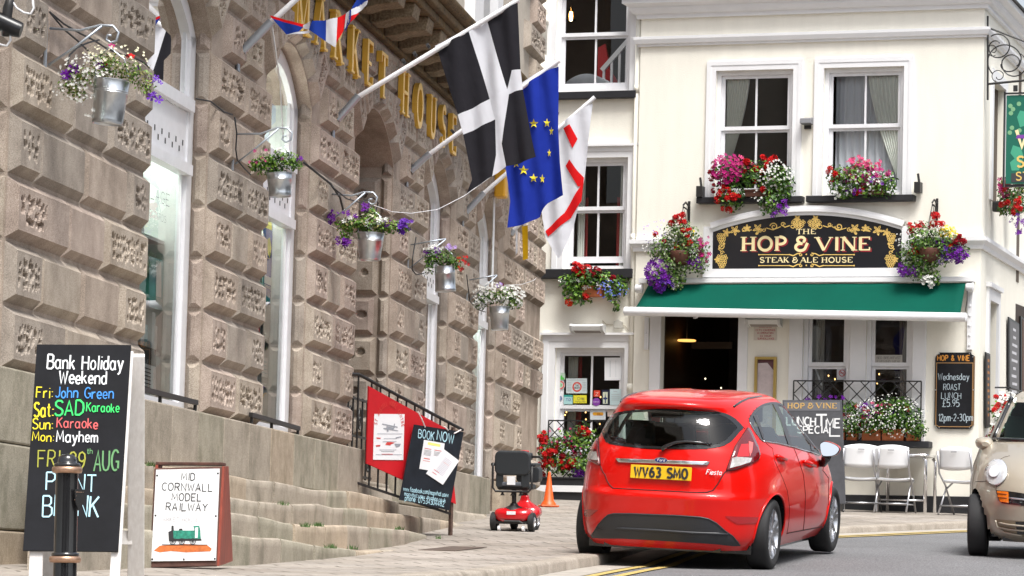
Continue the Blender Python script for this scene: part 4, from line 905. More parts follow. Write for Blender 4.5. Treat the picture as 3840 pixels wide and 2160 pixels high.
# back legs splayed behind, the right one showing its broad white side
topR = bp.p(tr[0] + .025, tr[1] - .01, -.06); q0 = at(512, 2165, Yb + .62)
leg(topR, Vector((q0.x, q0.y, q0.z - .1)), .05, .085, par=bk, up=(1, .1, 0)); topL = bp.p(tl[0] + .06, tl[1] - .01, -.07); q0 = at(180, 2165, Yb + .7); leg(topL, Vector((q0.x, q0.y, q0.z - .1)), .05, .07, par=bk, up=(1, .1, 0))
c0 = at(445, 2015, Yb + .5); mb = MB(); mb.bar(c0, c0 + Vector((.07, 0, 0)), .03, .07); mb.build('cross_piece', M['white_wood'], bk)
def chalk(parent, pl, t, x0, y0, x1, h, colr='chalk', **k):
 m_ = MB(); kw = dict(wd=.10, wob=.05, lift=.0025, gap=1.3); kw.update(k); on_plane_text(m_, pl, t, x0, y0, x1, h, **kw); return m_.build('lettering', M[colr], parent)
for t, x0, y, x1, h, c in (('Bank Holiday', 177, 1382, 460, 52, 'chalk'), ('Weekend', 222, 1438, 398, 48, 'chalk'), ('Fri:', 136, 1492, 196, 40, 'chalk_yellow'), ('John Green', 207, 1491, 424, 40, 'chalk_blue'),
         ('Sat:', 128, 1562, 198, 52, 'chalk_yellow'), ('SAD', 205, 1556, 312, 54, 'chalk_green'), ('Karaoke', 324, 1544, 446, 34, 'chalk_green'), ('Sun:', 122, 1608, 196, 38, 'chalk_yellow'), ('Karaoke', 213, 1604, 366, 38, 'chalk_red'),
         ('Mon:', 121, 1654, 200, 34, 'chalk_yellow'), ('Mayhem', 212, 1656, 366, 42, 'chalk'), ('FRI 29', 142, 1752, 318, 62, 'chalk_olive'), ('th', 326, 1702, 346, 20, 'chalk_teal'), ('AUG', 352, 1764, 442, 76, 'chalk_teal'),
         ('PAINT', 173, 1840, 360, 64, 'chalk_cyan'), ('BLANK', 160, 1934, 368, 76, 'chalk_cyan')):
 chalk(bk, bp, t, x0, y, x1, h, c, wd=(.085 if y > 1700 else .11) if h > 30 else .14, seed=x0)
# bollard in front of it
M['bollard'] = mat('glossy black cast iron', (.012, .012, .013), .16, coat=.6); M['bronze'] = mat('worn copper band', (.45, .28, .19), .35, metal=.75, var=.25, scale=30)
Yl = 17.0; cx0 = at(245, 2100, Yl).x; k = Yl / FOC
def hz(y): return at(245, y, Yl).z
R0 = 43.5 * k
bo = empty('bollard', (cx0, Yl, 0), (0, math.radians(-.8), 0), 'black cast iron bollard with copper bands in front of the tall chalkboard', 'bollard')
mb = MB(); mb.lathe([(R0 * 1.02, hz(2400)), (R0 * 1.02, hz(2112)), (R0, hz(2105)), (R0 * .97, hz(1772))], n=32); mb.build('shaft', M['bollard'], bo, smooth=True)
for yc, r in ((1762, 57), (2098, 60)):
 m = MB(); m.lathe([(r * k * .74, hz(yc + 13)), (r * k * .96, hz(yc + 11)), (r * k, hz(yc + 3)), (r * k, hz(yc - 3)), (r * k * .96, hz(yc - 11)), (r * k * .74, hz(yc - 13))], n=36); m.build('band', M['bronze'], bo, smooth=True)
 m = MB(); m.lathe([(r * k * .75, hz(yc - 12)), (r * k * .9, hz(yc - 14)), (r * k * .84, hz(yc - 24)), (r * k * .7, hz(yc - 27))], n=36); m.build('collar', M['bollard'], bo, smooth=True)
mb = MB(); mb.lathe([(50 * k * .9, hz(1748)), (48 * k, hz(1744)), (36 * k, hz(1738)), (35.5 * k, hz(1725)), (31 * k, hz(1712)), (21 * k, hz(1705)), (9 * k, hz(1703)), (.001, hz(1702.5))], n=36); mb.build('cap', M['bollard'], bo, smooth=True)
mb = MB(); z0 = hz(1835); sh = [(-.006, 0), (.05, 0), (.05, -.05), (.035, -.085), (.018, -.10), (0, -.06)]
mb.prism(sh, (.045, -R0 * .95, z0), (.75, .66, 0), (0, 0, 1), (.66, -.75, 0), .008); mb.build('shield', M['bollard'], bo)
mb = MB()
for kx in range(4):
 for ky in range(3): mb.lathe([(.001, .004), (.004, .002), (.004, 0)], (.055 + .008 * kx - .004 * ky, -R0 * .86 - .006 + .008 * kx, z0 - .015 - .018 * ky), 6)
mb.build('shield_dot', M['bronze'], bo)
# model railway A-board
Yr = 21.3; rp = board_plane(700, 1930, Yr, math.radians(8), math.radians(-6))
M['red_wood'] = mat('red brown painted wood', (.24, .045, .025), .55, var=.35, scale=10, streak=(2, 2, .5)); M['dark_red_wood'] = mat('dark brown weathered wood', (.085, .035, .025), .7, var=.4, scale=18)
M['sign_white'] = mat('weathered white sign board', (.78, .79, .80), .5, var=.04, scale=4)
rb = empty('sign_stand', (0, 0, 0), label='white A-board lettered Mid Cornwall Model Railway with a green engine, red wooden sides', cat='sign stand')
ctl, ctr, cbr, cbl = [rp.pixel(*q) for q in ((578, 1755), (832, 1748), (812, 2122), (560, 2128))]
mb = MB(); mb.prism([cbl, cbr, ctr, ctl], rp.p(0, 0, -.03), rp.ax, rp.ay, rp.n, .026); mb.build('back_board', M['dark_red_wood'], rb, bevel=.004)
itl, itr, ibr, ibl = [rp.pixel(*q) for q in ((586, 1762), (824, 1758), (810, 2102), (568, 2105))]
mb = MB(); mb.prism([ibl, ibr, itr, itl], rp.p(0, 0, -.0035), rp.ax, rp.ay, rp.n, .009); mb.build('panel', M['sign_white'], rb)
mb = MB(); pts = [rp.p(ctr[0], ctr[1], -.006), rp.p(cbr[0], cbr[1], -.006), Vector(), Vector()]
g = at(864, 2100, Yr + .62); pts[2] = Vector((g.x, g.y, pts[1].z + .035)); g = at(848, 1748, Yr + .16); pts[3] = Vector((g.x, g.y, pts[0].z + .005))
nn = (pts[1] - pts[0]).cross(pts[3] - pts[0]).normalized() * .015
mb.face(pts); mb.face([p + nn for p in pts][::-1])
for k in range(4): mb.face([pts[k], pts[(k + 1) % 4], pts[(k + 1) % 4] + nn, pts[k] + nn])
mb.build('side_board', M['red_wood'], rb)
mb = MB(); lp = [p - rp.ax * ((cbr[0] - cbl[0]) * 1.0) for p in pts]
mb.face(lp); mb.face([p + nn for p in lp][::-1]); [mb.face([lp[k], lp[(k + 1) % 4], lp[(k + 1) % 4] + nn, lp[k] + nn]) for k in range(4)]; mb.build('side_board', M['red_wood'], rb)
mb = MB(); mb.bar((pts[0] + pts[3]) / 2 + Z * .012, (lp[0] + lp[3]) / 2 + Z * .006, .12, .018, up=Z); mb.build('top_board', M['dark_red_wood'], rb, bevel=.003)
for t, x0, y, x1, h in (('MID', 680, 1801, 731, 27), ('CORNWALL', 608, 1839, 797, 28), ('MODEL', 645, 1877, 755, 27), ('RAILWAY', 623, 1914, 778, 28)):
 m = MB(); on_plane_text(m, rp, t, x0, y, x1, h, wd=.12, lift=.0065, gap=1.5); m.build('lettering', M['ink'], rb)
m = MB(); on_plane_text(m, rp, 'MARKET HOUSE', 597, 1955, 746, 16, wd=.10, lift=.0065, gap=1.6); m.build('lettering', mat('faded ink', (.42, .40, .42), .7), rb)
# the painted engine: a plain green tank engine on an orange bank
L = .0068; px = lambda x, y: rp.pixel(x, y)
def patch(pts, mt, lift, name='painting'):
 m = MB(); m.face([rp.p(*px(*q), lift) for q in pts]); return m.build(name, mt, rb)
M['engine_green'] = mat('engine green', (.02, .22, .15), .5, var=.5, scale=60); M['orange_clay'] = mat('orange clay', (.55, .14, .03), .7, var=.35, scale=40)
patch([(578, 2065), (600, 2047), (690, 2040), (776, 2044), (795, 2058), (790, 2068), (700, 2072), (640, 2067), (600, 2072)], M['orange_clay'], L)
patch([(650, 1990), (740, 1990), (740, 2021), (650, 2021)], M['engine_green'], L); patch([(632, 1995), (650, 1988), (652, 2026), (634, 2027)], M['ink'], L + .0004); patch([(644, 1972), (652, 1972), (653, 1992), (643, 1992)], M['ink'], L)
patch([(726, 1973), (748, 1972), (752, 1988), (754, 2020), (742, 2024), (728, 2020), (730, 1985)], M['engine_green'], L + .0006); patch([(733, 1979), (744, 1978), (742, 2018), (732, 2018)], M['sign_white'], L + .001); patch([(636, 2021), (756, 2021), (757, 2028), (634, 2030)], M['ink'], L + .0008); patch([(673, 1983), (684, 1983), (686, 1990), (671, 1990)], M['ink'], L)
m = MB()
for x in (649, 683, 724):
 a = px(x, 2031); r = 12 * Yr / FOC; disc(m, rp, *a, r, L + .0012, r * .82)
 for k in range(4):
  t = k * math.pi / 4; ribbon(m, [(a[0] - r * .8 * math.cos(t), a[1] - r * .8 * math.sin(t)), (a[0] + r * .8 * math.cos(t), a[1] + r * .8 * math.sin(t))], .0012, rp.p(0, 0, L + .0014 + .0002 * k) - rp.o * 0, rp.ax, rp.ay, rp.n)
m.build('painting', M['ink'], rb)
patch([(608, 2042), (780, 2043), (780, 2045), (608, 2045)], M['ink'], L + .0016)
m = MB()
for x, y in ((590, 1784), (818, 1776), (584, 1934), (810, 1936), (572, 2098), (690, 2098), (806, 2096)): disc(m, rp, *px(x, y), .006, L)
m.build('screw', M['iron'], rb)
# ================================================================ RAILING, RED BOARD, BOOK NOW BOARD
A = Vector((*(WO + wS * 11.35 + wN * .16).xy, 0)); Pb = gnd(1695, 2008); Bv = Vector((Pb.x, Pb.y, 0))
rl = Plane(A, (Bv - A), Z); e1 = rl.pixel(1305, 1402); e1b = rl.pixel(1345, 1404); e2 = rl.pixel(1735, 1612)
ir = empty('handrail', label='black iron railing sloping down from the market hall door', cat='railing')
mb = MB(); mb.tube([rl.p(*e1), rl.p(*e1b), rl.p(*along(e1b, e2, .5)), rl.p(*e2)], .016, 8); mb.build('top_rail', M['iron'], ir)
b1 = rl.pixel(1330, 1808); b2 = rl.pixel(1692, 1928)
mb = MB(); mb.bar(rl.p(*b1), rl.p(*b2), .02); mb.build('bottom_rail', M['iron'], ir)
for k in range(13):
 t = (k + .5) / 12.2; tp = along(e1b, e2, t) if k else e1b; x = tp[0]; zb = b1[1] + (b2[1] - b1[1]) * (x - b1[0]) / (b2[0] - b1[0])
 if x < b2[0]: mb = MB(); mb.bar(rl.p(x, zb), rl.p(x, tp[1]), .013, up=rl.n); mb.build('baluster', M['iron'], ir)
pp = rl.pixel(1697, 1700)[0]; mb = MB(); mb.bar(rl.p(pp, rl.pixel(1697, 2015)[1]), rl.p(pp, along(e1b, e2, .96)[1]), .03, up=rl.n); mb.build('post', mat('rusty iron post', (.10, .06, .045), .7, var=.4, scale=20), ir)
# gate of scrolled iron in the doorway
gt = empty('iron_gate', (WO.x, WO.y, 0), (0, 0, -AL), 'black scrolled iron gate standing in the market hall doorway', 'gate')
mb = MB()
for s in (11.5, 11.75, 12.0, 12.25, 12.5, 12.75, 13.0, 13.25): mb.bar((-.12, s, .95), (-.12, s, 1.72), .016, up=(1, 0, 0))
for z in (.98, 1.35, 1.70): mb.bar((-.12, 11.35, z), (-.12, 13.3, z), .02)
for s in (11.62, 12.12, 12.62, 13.12):
 for z in (1.12, 1.5): mb.tube([(-.12, s + .08 * (1 - t / 22) * math.cos(t * .5), z + .14 * (1 - t / 22) * math.sin(t * .5)) for t in range(20)], .007, 5)
mb.build('bars', M['iron'], gt)
# red board tied to the railing
rd = empty('red_notice_board', label='red painted board with a model centre poster, tied to the sloping iron railing', cat='notice board')
M['red_board'] = mat('flat red paint', (.52, .008, .014), .5, var=.12, scale=3)
q = [rl.pixel(*v) for v in ((1373, 1448), (1672, 1612), (1700, 1890), (1365, 1738))]
mb = MB(); mb.prism([q[3], q[2], q[1], q[0]], rl.p(0, 0, .018), rl.ax, rl.ay, rl.n, .014); mb.build('panel', M['red_board'], rd)
r4 = Plane(rl.p(0, 0, .036), rl.ax, rl.ay); q = [r4.pixel(*v) for v in ((1404, 1552), (1517, 1553), (1512, 1725), (1399, 1724))]
mb = MB(); mb.prism([q[3], q[2], q[1], q[0]], r4.p(0, 0, -.002), r4.ax, r4.ay, r4.n, .003); ps = mb.build('poster', M['paper'], rd)
m = MB(); cx, cy = r4.pixel(1459, 1600); rad = abs(r4.pixel(1510, 1600)[0] - cx)
t = 'ST AUSTELL MODEL CENTRE'
for i, ch in enumerate(t):
 an_ = math.radians(165 - 150 * i / (len(t) - 1)); px_, py_ = cx + rad * .93 * math.cos(an_), cy - .05 + rad * 1.25 * math.sin(an_); rt = an_ - math.pi / 2
 for s in glyph(ch): ribbon(m, [(px_ + (gx - 2) * .0042 * math.cos(rt) - gy * .0062 * math.sin(rt), py_ + (gx - 2) * .0042 * math.sin(rt) + gy * .0062 * math.cos(rt)) for gx, gy in s], .0026, r4.p(0, 0, .0035), r4.ax, r4.ay, r4.n)
m.build('lettering', M['red_ink'], ps)
m = MB(); g_ = mat('poster grey', (.30, .32, .36), .7)
def pp_(pts, lift=.0032): m.face([r4.p(*r4.pixel(*v), lift) for v in pts])
pp_([(1432, 1588), (1490, 1600), (1490, 1604), (1432, 1592)]); pp_([(1438, 1604), (1492, 1614), (1492, 1617), (1436, 1608)], .0036); pp_([(1448, 1598), (1478, 1604), (1474, 1612), (1446, 1608)], .004); pp_([(1476, 1590), (1480, 1588), (1478, 1606), (1474, 1606)], .0044); pp_([(1449, 1610), (1455, 1610), (1456, 1618), (1450, 1618)], .0048)
for y, a, b in ((1626, 1414, 1508), (1644, 1438, 1486), (1655, 1434, 1486), (1686, 1422, 1486), (1692, 1428, 1478), (1704, 1408, 1506)): pp_([(a, y), (b, y), (b, y + 1.6), (a, y + 1.6)])
pp_([(1478, 1664), (1502, 1664), (1498, 1674), (1484, 1676)], .0036); pp_([(1482, 1640), (1504, 1636), (1504, 1639), (1484, 1644)], .0036)
m.build('picture', g_, ps)
m = MB(); pp_([(1444, 1668), (1450, 1658), (1466, 1658), (1480, 1660), (1466, 1666), (1462, 1670)]); pp_([(1410, 1640), (1428, 1642), (1424, 1646), (1412, 1645)]); pp_([(1408, 1670), (1426, 1668), (1424, 1674), (1410, 1675)]); pp_([(1430, 1702), (1472, 1702), (1472, 1704), (1430, 1704)], .0036); m.build('picture', M['red_ink'], ps)
# Book Now board hung from the rail, tilted
bo4 = Plane(rl.p(0, 0, .075), rl.ax, rl.ay); a = bo4.pixel(1551, 1592); b = bo4.pixel(1735, 1620); d = bo4.pixel(1682, 1915)
axv = (bo4.p(*b) - bo4.p(*a)).normalized(); bn = Plane(bo4.p(*a), axv, bo4.p(*a) - bo4.p(*bo4.pixel(1496, 1872)))
q = [bn.pixel(*v) for v in ((1551, 1592), (1735, 1620), (1682, 1914), (1496, 1874))]
bb = empty('book_now_board', label='tilted blackboard chalked Book Now with two pinned sheets, hanging from the iron railing', cat='chalkboard')
mb = MB(); mb.prism([q[3], q[2], q[1], q[0]], bn.o, bn.ax, bn.ay, bn.n, .012); mb.build('panel', mat('slate blackboard', (.012, .016, .023), .7, var=.3, spec=.25), bb)
def slanted(t, A_, B_, h, colr, **k):
 a, b = bn.pixel(*A_), bn.pixel(*B_); v = Vector((b[0] - a[0], b[1] - a[1])); ang = math.atan2(v.y, v.x); ax = bn.ax * math.cos(ang) + bn.ay * math.sin(ang); ay = -bn.ax * math.sin(ang) + bn.ay * math.cos(ang)
 m = MB(); write(m, t, 0, 0, h, bn.p(*a, .0135), ax, ay, bn.n, w=v.length, wd=k.get('wd', .12), gap=1.3, wob=.04); m.build('lettering', M[colr], bb)
kk = 34.6 / FOC
slanted('BOOK', (1564, 1640), (1622, 1652), 30 * kk, 'chalk_cyan'); slanted('NOW', (1634, 1648), (1696, 1664), 34 * kk, 'chalk_cyan')
slanted('www.facebook.com/mapwhat.usew', (1508, 1840), (1676, 1864), 16 * kk, 'chalk_cyan', wd=.13); slanted('mapwhat.usew @yahoo.co.uk', (1512, 1858), (1666, 1884), 15 * kk, 'chalk_cyan', wd=.13); slanted('phone: 07534304482', (1514, 1876), (1660, 1900), 19 * kk, 'chalk_cyan', wd=.13)
def sheet(pts, lift, name='sheet'):
 m = MB(); q = [bn.pixel(*v) for v in pts]; m.prism([q[3], q[2], q[1], q[0]], bn.p(0, 0, lift), bn.ax, bn.ay, bn.n, .002); return m.build(name, M['paper'], bb), q
s1, q1 = sheet([(1586, 1649), (1663, 1663), (1650, 1772), (1568, 1758)], .0125); s2, q2 = sheet([(1658, 1684), (1716, 1728), (1655, 1818), (1592, 1776)], .017)
def lines(parent, q, lift, rows, colr):
 m = MB()
 for t, a, b, th in rows:
  P = [along(q[0], q[3], t), along(q[1], q[2], t)]; c0, c1 = along(P[0], P[1], a), along(P[0], P[1], b); ribbon(m, [c0, c1], th, bn.p(0, 0, lift), bn.ax, bn.ay, bn.n)
 m.build('print', colr, parent)
lines(s1, q1, .0152, [(.1, .2, .8, .012)], mat('yellow highlighter', (.80, .78, .22), .7)); lines(s1, q1, .0152, [(.28, .08, .4, .003), (.28, .55, .9, .003), (.62, .12, .4, .004), (.70, .1, .42, .002)], M['red_ink']); lines(s1, q1, .0152, [(.34 + .04 * k, .08, .42, .0015) for k in range(5)] + [(.34 + .04 * k, .55, .9, .0015) for k in range(4)], M['ink'])
lines(s2, q2, .0195, [(.2 + .05 * k, .3, .75, .0015) for k in range(12)], mat('grey print', (.35, .33, .45), .7)); lines(s2, q2, .0195, [(.35, .35, .7, .002), (.74, .2, .5, .003), (.84, .2, .45, .003)], M['red_ink'])
for a, b in (((1562, 1545), (1588, 1602)), ((1660, 1600), (1674, 1614)), ((1722, 1612), (1696, 1626))):
 m = MB(); p0, p1 = bn.pixel(*a), bn.pixel(*b); m.tube([bn.p(*p0, .02), bn.p(*along(p0, p1, .5), .024), bn.p(*p1, .02)], .006, 6); m.build('tie', mat('white cord', (.75, .68, .68), .9), bb)
# tufts in the joints of the steps
for i, (x, y, d, n) in enumerate(((1140, 1966, .72, 16), (1190, 1964, .72, 18), (1238, 2046, .94, 16), (1320, 2050, .94, 8), (1497, 1978, .72, 12), (1059, 1884, .49, 10), (1640, 2012, .92, 8), (572, 1737, .31, 14), (1190, 2122, 1.0, 10))):
 s_, z_ = W(x, y, d); rr = random.Random(i); m = MB(); c = WO + wS * s_ + wN * d + Z * (z_ - .02)
 for k in range(n * 2):
  b = c + wS * rr.uniform(-.12, .12) + wN * rr.uniform(-.02, .03); t = b + Vector((rr.gauss(0, .012), rr.gauss(0, .012), rr.uniform(.025, .045))); m.face([b - wN * .003, b + wN * .004, t])
 tag(m.build('grass_tuft', M['tuft']), 'small tuft of grass growing in a joint of the granite steps', 'grass', 'grass tufts in the step joints')
# ================================================================ PUB FITTINGS
def pubpl(d, yaw=0.):          # plane d in front of the pub face, in world space
 return Plane(PO + pN * d, pU, Z)
def pubobj(o, *a, **k): on_pub(o); return tag(o, *a, **k)
sp = pubpl(.085)
sg = empty('name_board', label='arched black fascia board reading The Hop & Vine in cream and gold', cat='sign')
def Sp(x, y): return sp.pixel(x, y)
bl, br = Sp(2671, 1009), Sp(3381, 1009); tlz, trz = Sp(2671, 867), Sp(3381, 866); ap = Sp(3024, 807)
def archtop(x0, z0, x1, z1, zc, n=28):
 """circular arc through the two springings and the crown"""
 hw = (x1 - x0) / 2; zs = (z0 + z1) / 2; h = zc - zs; R = (hw * hw + h * h) / (2 * h); c = (x0 + x1) / 2; th = math.asin(hw / R)
 return [(c + R * math.sin(-th + 2 * th * k / n), zc - R + R * math.cos(-th + 2 * th * k / n)) for k in range(n + 1)], (c, zc - R, R, th)
top, (ac, az, aR, ath) = archtop(bl[0], tlz[1], br[0], trz[1], ap[1])
mb = MB(); mb.prism([bl, br] + top[::-1], sp.o, sp.ax, sp.ay, -sp.n, .03); mb.build('panel', mat('black sign paint', (.012, .013, .017), .28, coat=.3), sg)
mb = MB(); fo = .125                                     # moulded white frame
for k, (r0, r1, e) in enumerate(((0., .045, .02), (.0451, .085, .05), (.0851, fo, .03))):
 P = [(ac + (aR + r0) * math.sin(-ath + 2 * ath * t / 28), az + (aR + r0) * math.cos(-ath + 2 * ath * t / 28)) for t in range(29)]; Q = [(ac + (aR + r1) * math.sin(-ath * 1.0 + 2 * ath * t / 28), az + (aR + r1) * math.cos(-ath + 2 * ath * t / 28)) for t in range(29)]
 Q[0] = (P[0][0] - r1, Q[0][1]) if 0 else Q[0]
 for t in range(28):
  mb.face([sp.p(*P[t], e), sp.p(*P[t + 1], e), sp.p(*Q[t + 1], e), sp.p(*Q[t], e)]); mb.face([sp.p(*Q[t], e), sp.p(*Q[t + 1], e), sp.p(*Q[t + 1], -.08), sp.p(*Q[t], -.08)]); mb.face([sp.p(*P[t], e), sp.p(*P[t], -.02), sp.p(*P[t + 1], -.02), sp.p(*P[t + 1], e)])
lo = Sp(3000, 1038)[1]
for a, b in (((bl[0] - fo, lo), (bl[0], tlz[1] + .06)), ((br[0], lo), (br[0] + fo, trz[1] + .06)), ((bl[0], lo), (br[0], bl[1]))):
 c = sp.p((a[0] + b[0]) / 2, (a[1] + b[1]) / 2, -.028); mb.obox(c, sp.ax * (b[0] - a[0]) / 2, sp.ay * (b[1] - a[1]) / 2, sp.n * .05)
mb.build('frame', M['white_trim'], sg)
def sign_serif(t, x0, x1, y, hpx, mt, dx=0, dz=0, lift=.002, bold=1., small=1.):
 (a, z0), (b, _) = Sp(x0, y), Sp(x1, y); h = Sp(x0, y - hpx)[1] - z0; m = MB(); q = 0.
 wd = [(.95 if c in 'MHNOV&' else .45 if c == 'I' else .4 if c == ' ' else .8) * (1.18 if i == 0 and small < 1 else 1) for i, c in enumerate(t)]; tot = sum(wd); k = (b - a) / tot; x = a; n = 0
 for i, c in enumerate(t):
  if c != ' ':
   cw = k * wd[i] * .9; hh = h
   for pts, hw in serif_letter(c):
    ribbon(m, [(x + p[0] * cw, z0 + p[1] * hh) for p in pts], hw * hh * .95 * bold, sp.p(dx, dz, lift + .0003 * (n % 7)), sp.ax, sp.ay, sp.n); n += 1
  x += k * wd[i]
 m.build('lettering', mt, sg)
M['sign_red'] = mat('dark red shadow paint', (.30, .02, .03), .5)
sign_serif('HOP', 2778, 2957, 942, 53, M['sign_red'], .02, -.012, .0016, 1.15); sign_serif('&', 2978, 3035, 942, 54, M['sign_red'], .02, -.012, .0016, 1.15); sign_serif('VINE', 3062, 3270, 942, 52, M['sign_red'], .02, -.012, .0016, 1.15)
sign_serif('HOP', 2778, 2957, 941, 52, M['cream_paint'], 0, 0, .0042, 1.2); sign_serif('&', 2978, 3035, 941, 53, M['cream_paint'], 0, 0, .0042, 1.2); sign_serif('VINE', 3062, 3270, 940, 50, M['cream_paint'], 0, 0, .0042, 1.2)
sign_serif('THE', 2986, 3063, 878, 19, M['cream_paint'], bold=1.1)
sign_serif('STEAK', 2848, 2960, 985, 20, M['cream_paint'], bold=1.15); sign_serif('&', 2970, 2994, 985, 20, M['cream_paint'], bold=1.1); sign_serif('ALE', 3002, 3070, 985, 20, M['cream_paint'], bold=1.15); sign_serif('HOUSE', 3080, 3200, 985, 20, M['cream_paint'], bold=1.15)
m = MB(); L_ = .0022; cnt = [0]
def gline(pts, w=.006):
 ribbon(m, [Sp(*p) for p in pts], w, sp.p(0, 0, L_ + .0003 * (cnt[0] % 9)), sp.ax, sp.ay, sp.n); cnt[0] += 1
def gspiral(x, y, r, a0, turns, w=.005, sgn=1, n=18):
 gline([(x + r * (1 - .8 * k / n) * math.cos(a0 + sgn * turns * 6.283 * k / n), y - r * (1 - .8 * k / n) * math.sin(a0 + sgn * turns * 6.283 * k / n)) for k in range(n + 1)], w)
def gdisc(x, y, r):
 disc(m, sp, *Sp(x, y), r * PO.y / FOC, L_ + .0003 * (cnt[0] % 9), n=10); cnt[0] += 1
def ring(x, y, r, w=1.6):
 disc(m, sp, *Sp(x, y), r * PO.y / FOC, L_ + .0003 * (cnt[0] % 9), (r - w) * PO.y / FOC, n=10); cnt[0] += 1
for y in (955, 996):                                      # rules with scrolls
 gline([(2846, y), (2958, y)], .005); gline([(3090, y), (3202, y)], .005); gdisc(2846, y, 3); gdisc(3203, y, 3)
 gline([(2958, y - 1), (2975, y + 4), (2990, y - 4), (3002, y - 5)], .007); gspiral(3004, y, 7, 1.6, 1.1); gline([(3090, y - 1), (3073, y + 4), (3058, y - 4), (3046, y - 5)], .007); gspiral(3044, y, 7, 1.6, 1.1, sgn=-1); gdisc(3024, y - 1, 3)
rg = random.Random(4)
def grapes(x, y, w, h, tip=1):
 for j in range(6):
  n = max(1, round(5 - .75 * abs(j - 1))); yy = y + h * j / 5
  for i in range(n): ring(x + (i - (n - 1) / 2) * w / 5 + rg.uniform(-1, 1), yy + rg.uniform(-1, 1), 5.0, 2.3)
def leaf(x, y, r, rot):
 gline([(x + r * (.55 + .45 * math.cos(5 * t)) * math.cos(t + rot), y + r * (.55 + .45 * math.cos(5 * t)) * math.sin(t + rot)) for t in [6.283 * k / 30 for k in range(31)]], .006)
 gline([(x, y), (x + r * .6 * math.cos(rot), y + r * .6 * math.sin(rot))], .004)
for sx in (-1, 1):
 X = lambda v: 3024 + sx * v
 grapes(X(30), 828, 54, 26); leaf(X(34), 820, 12, .4); gspiral(X(52), 848, 12, 2, 1.2, sgn=sx)
 gline([(X(62), 846), (X(80), 852), (X(92), 844)], .006); gspiral(X(88), 842, 9, 0, 1.3, sgn=-sx); gspiral(X(122), 850, 15, 3, 1.4, .007, sgn=sx); gline([(X(96), 850), (X(125), 862), (X(150), 855)], .006); gspiral(X(160), 862, 8, 1, 1.2, sgn=sx)
 leaf(X(182), 858, 18, .3); gdisc(X(186), 876, 5); gspiral(X(172), 866, 8, 1, 1); leaf(X(222), 856, 13, .9); gline([(X(205), 862), (X(240), 868)], .006); gspiral(X(236), 862, 7, 0, 1)
 leaf(X(268), 864, 18, .2); leaf(X(300), 872, 14, 1.2); grapes(X(318), 880, 34, 30); gdisc(X(308), 914, 4); gspiral(X(320), 924, 13, 1, 1.3, .006, sgn=sx); gline([(X(312), 918), (X(330), 934), (X(318), 944)], .005)
 gspiral(X(316), 948, 8, 0, 1.1); grapes(X(316), 960, 44, 42); leaf(X(334), 974, 10, 2)
m.build('gilding', M['gold_paint'], sg)
aw = empty('awning', label='dark green awning with a white front bar over the pub door and windows', cat='awning'); on_pub(aw)
PD = .52
u0, z0 = B(2398, 1057, .12); u1, _ = B(3650, 1057, .12); f0, fz = B(2432, 1072, .14); f1, _ = B(3620, 1070, .14)
bl0, bz0 = B(2342, 1167, PD); br0, bz1 = B(3624, 1190, PD); e0 = B(2381, 1158, PD)[0]; e1 = B(3600, 1166, PD)[0]
M['awning'] = mat('dark green canvas', (.0005, .070, .047), .8, spec=.1, var=.10, scale=1.5, bump=.15, bscale=3)
mb = MB(); rows = []
for j in range(9):
 t = j / 8; rows.append([(f0 + (f1 - f0) * k / 40 + (e0 + (e1 - e0) * k / 40 - f0 - (f1 - f0) * k / 40) * t, -(.14 + (PD - .14) * t), fz + .02 + ((bz0 + (bz1 - bz0) * k / 40) - fz + .012) * t - .012 * math.sin(math.pi * t) + .002 * math.sin(k * 1.1)) for k in range(41)])
mb.grid(rows); ob = mb.build('canopy', M['awning'], aw, smooth=True); sdm = ob.modifiers.new('t', 'SOLIDIFY'); sdm.thickness = .006
mb = MB(); N = 14; r = .058
for (a, za), (b, zb) in (((bl0, bz0), (br0, bz1)),):
 mb.tube([(a, -PD, za), (a + .004, -PD, za), (b - .004, -PD, zb), (b, -PD, zb)], [r * .9, r, r, r * .9], 18)
mb.build('front_bar', M['white'], aw, auto=40)
mb = MB(); mb.box((u0, -.16, z0 - .02), (u1, -.001, z0 + .035)); mb.box((u0, -.16, z0 + .036), (u1, -.10, z0 + .045)); mb.build('head_rail', M['white_trim'], aw, bevel=.008)
for x in (u0 + .02, u1 - .02):
 mb = MB(); mb.lathe([(.001, -.07), (.055, -.07), (.06, -.05), (.06, .02), (.001, .03)], (x, -.11, z0 - .09), 16, axis='x'); mb.build('end_cap', M['white_trim'], aw, auto=40)
for t in (.18, .82):
 mb = MB(); x = e0 + (e1 - e0) * t; mb.bar((x + .1, -.06, fz - .10), (x - .02, -.34, (bz0 + bz1) / 2 - .03), .035); mb.bar((x - .02, -.34, (bz0 + bz1) / 2 - .03), (x + .06, -PD + .03, (bz0 + bz1) / 2 - .03), .03); mb.build('folding_arm', M['white'], aw)
mb = MB(); x = u1 - .08; mb.tube([(x, -.13, z0 - .06), (x + .01, -.15, z0 - .25), (x - .01, -.16, z0 - .42), (x - .06, -.17, z0 - .48)], .006, 6); mb.build('cable', M['ink'], aw)
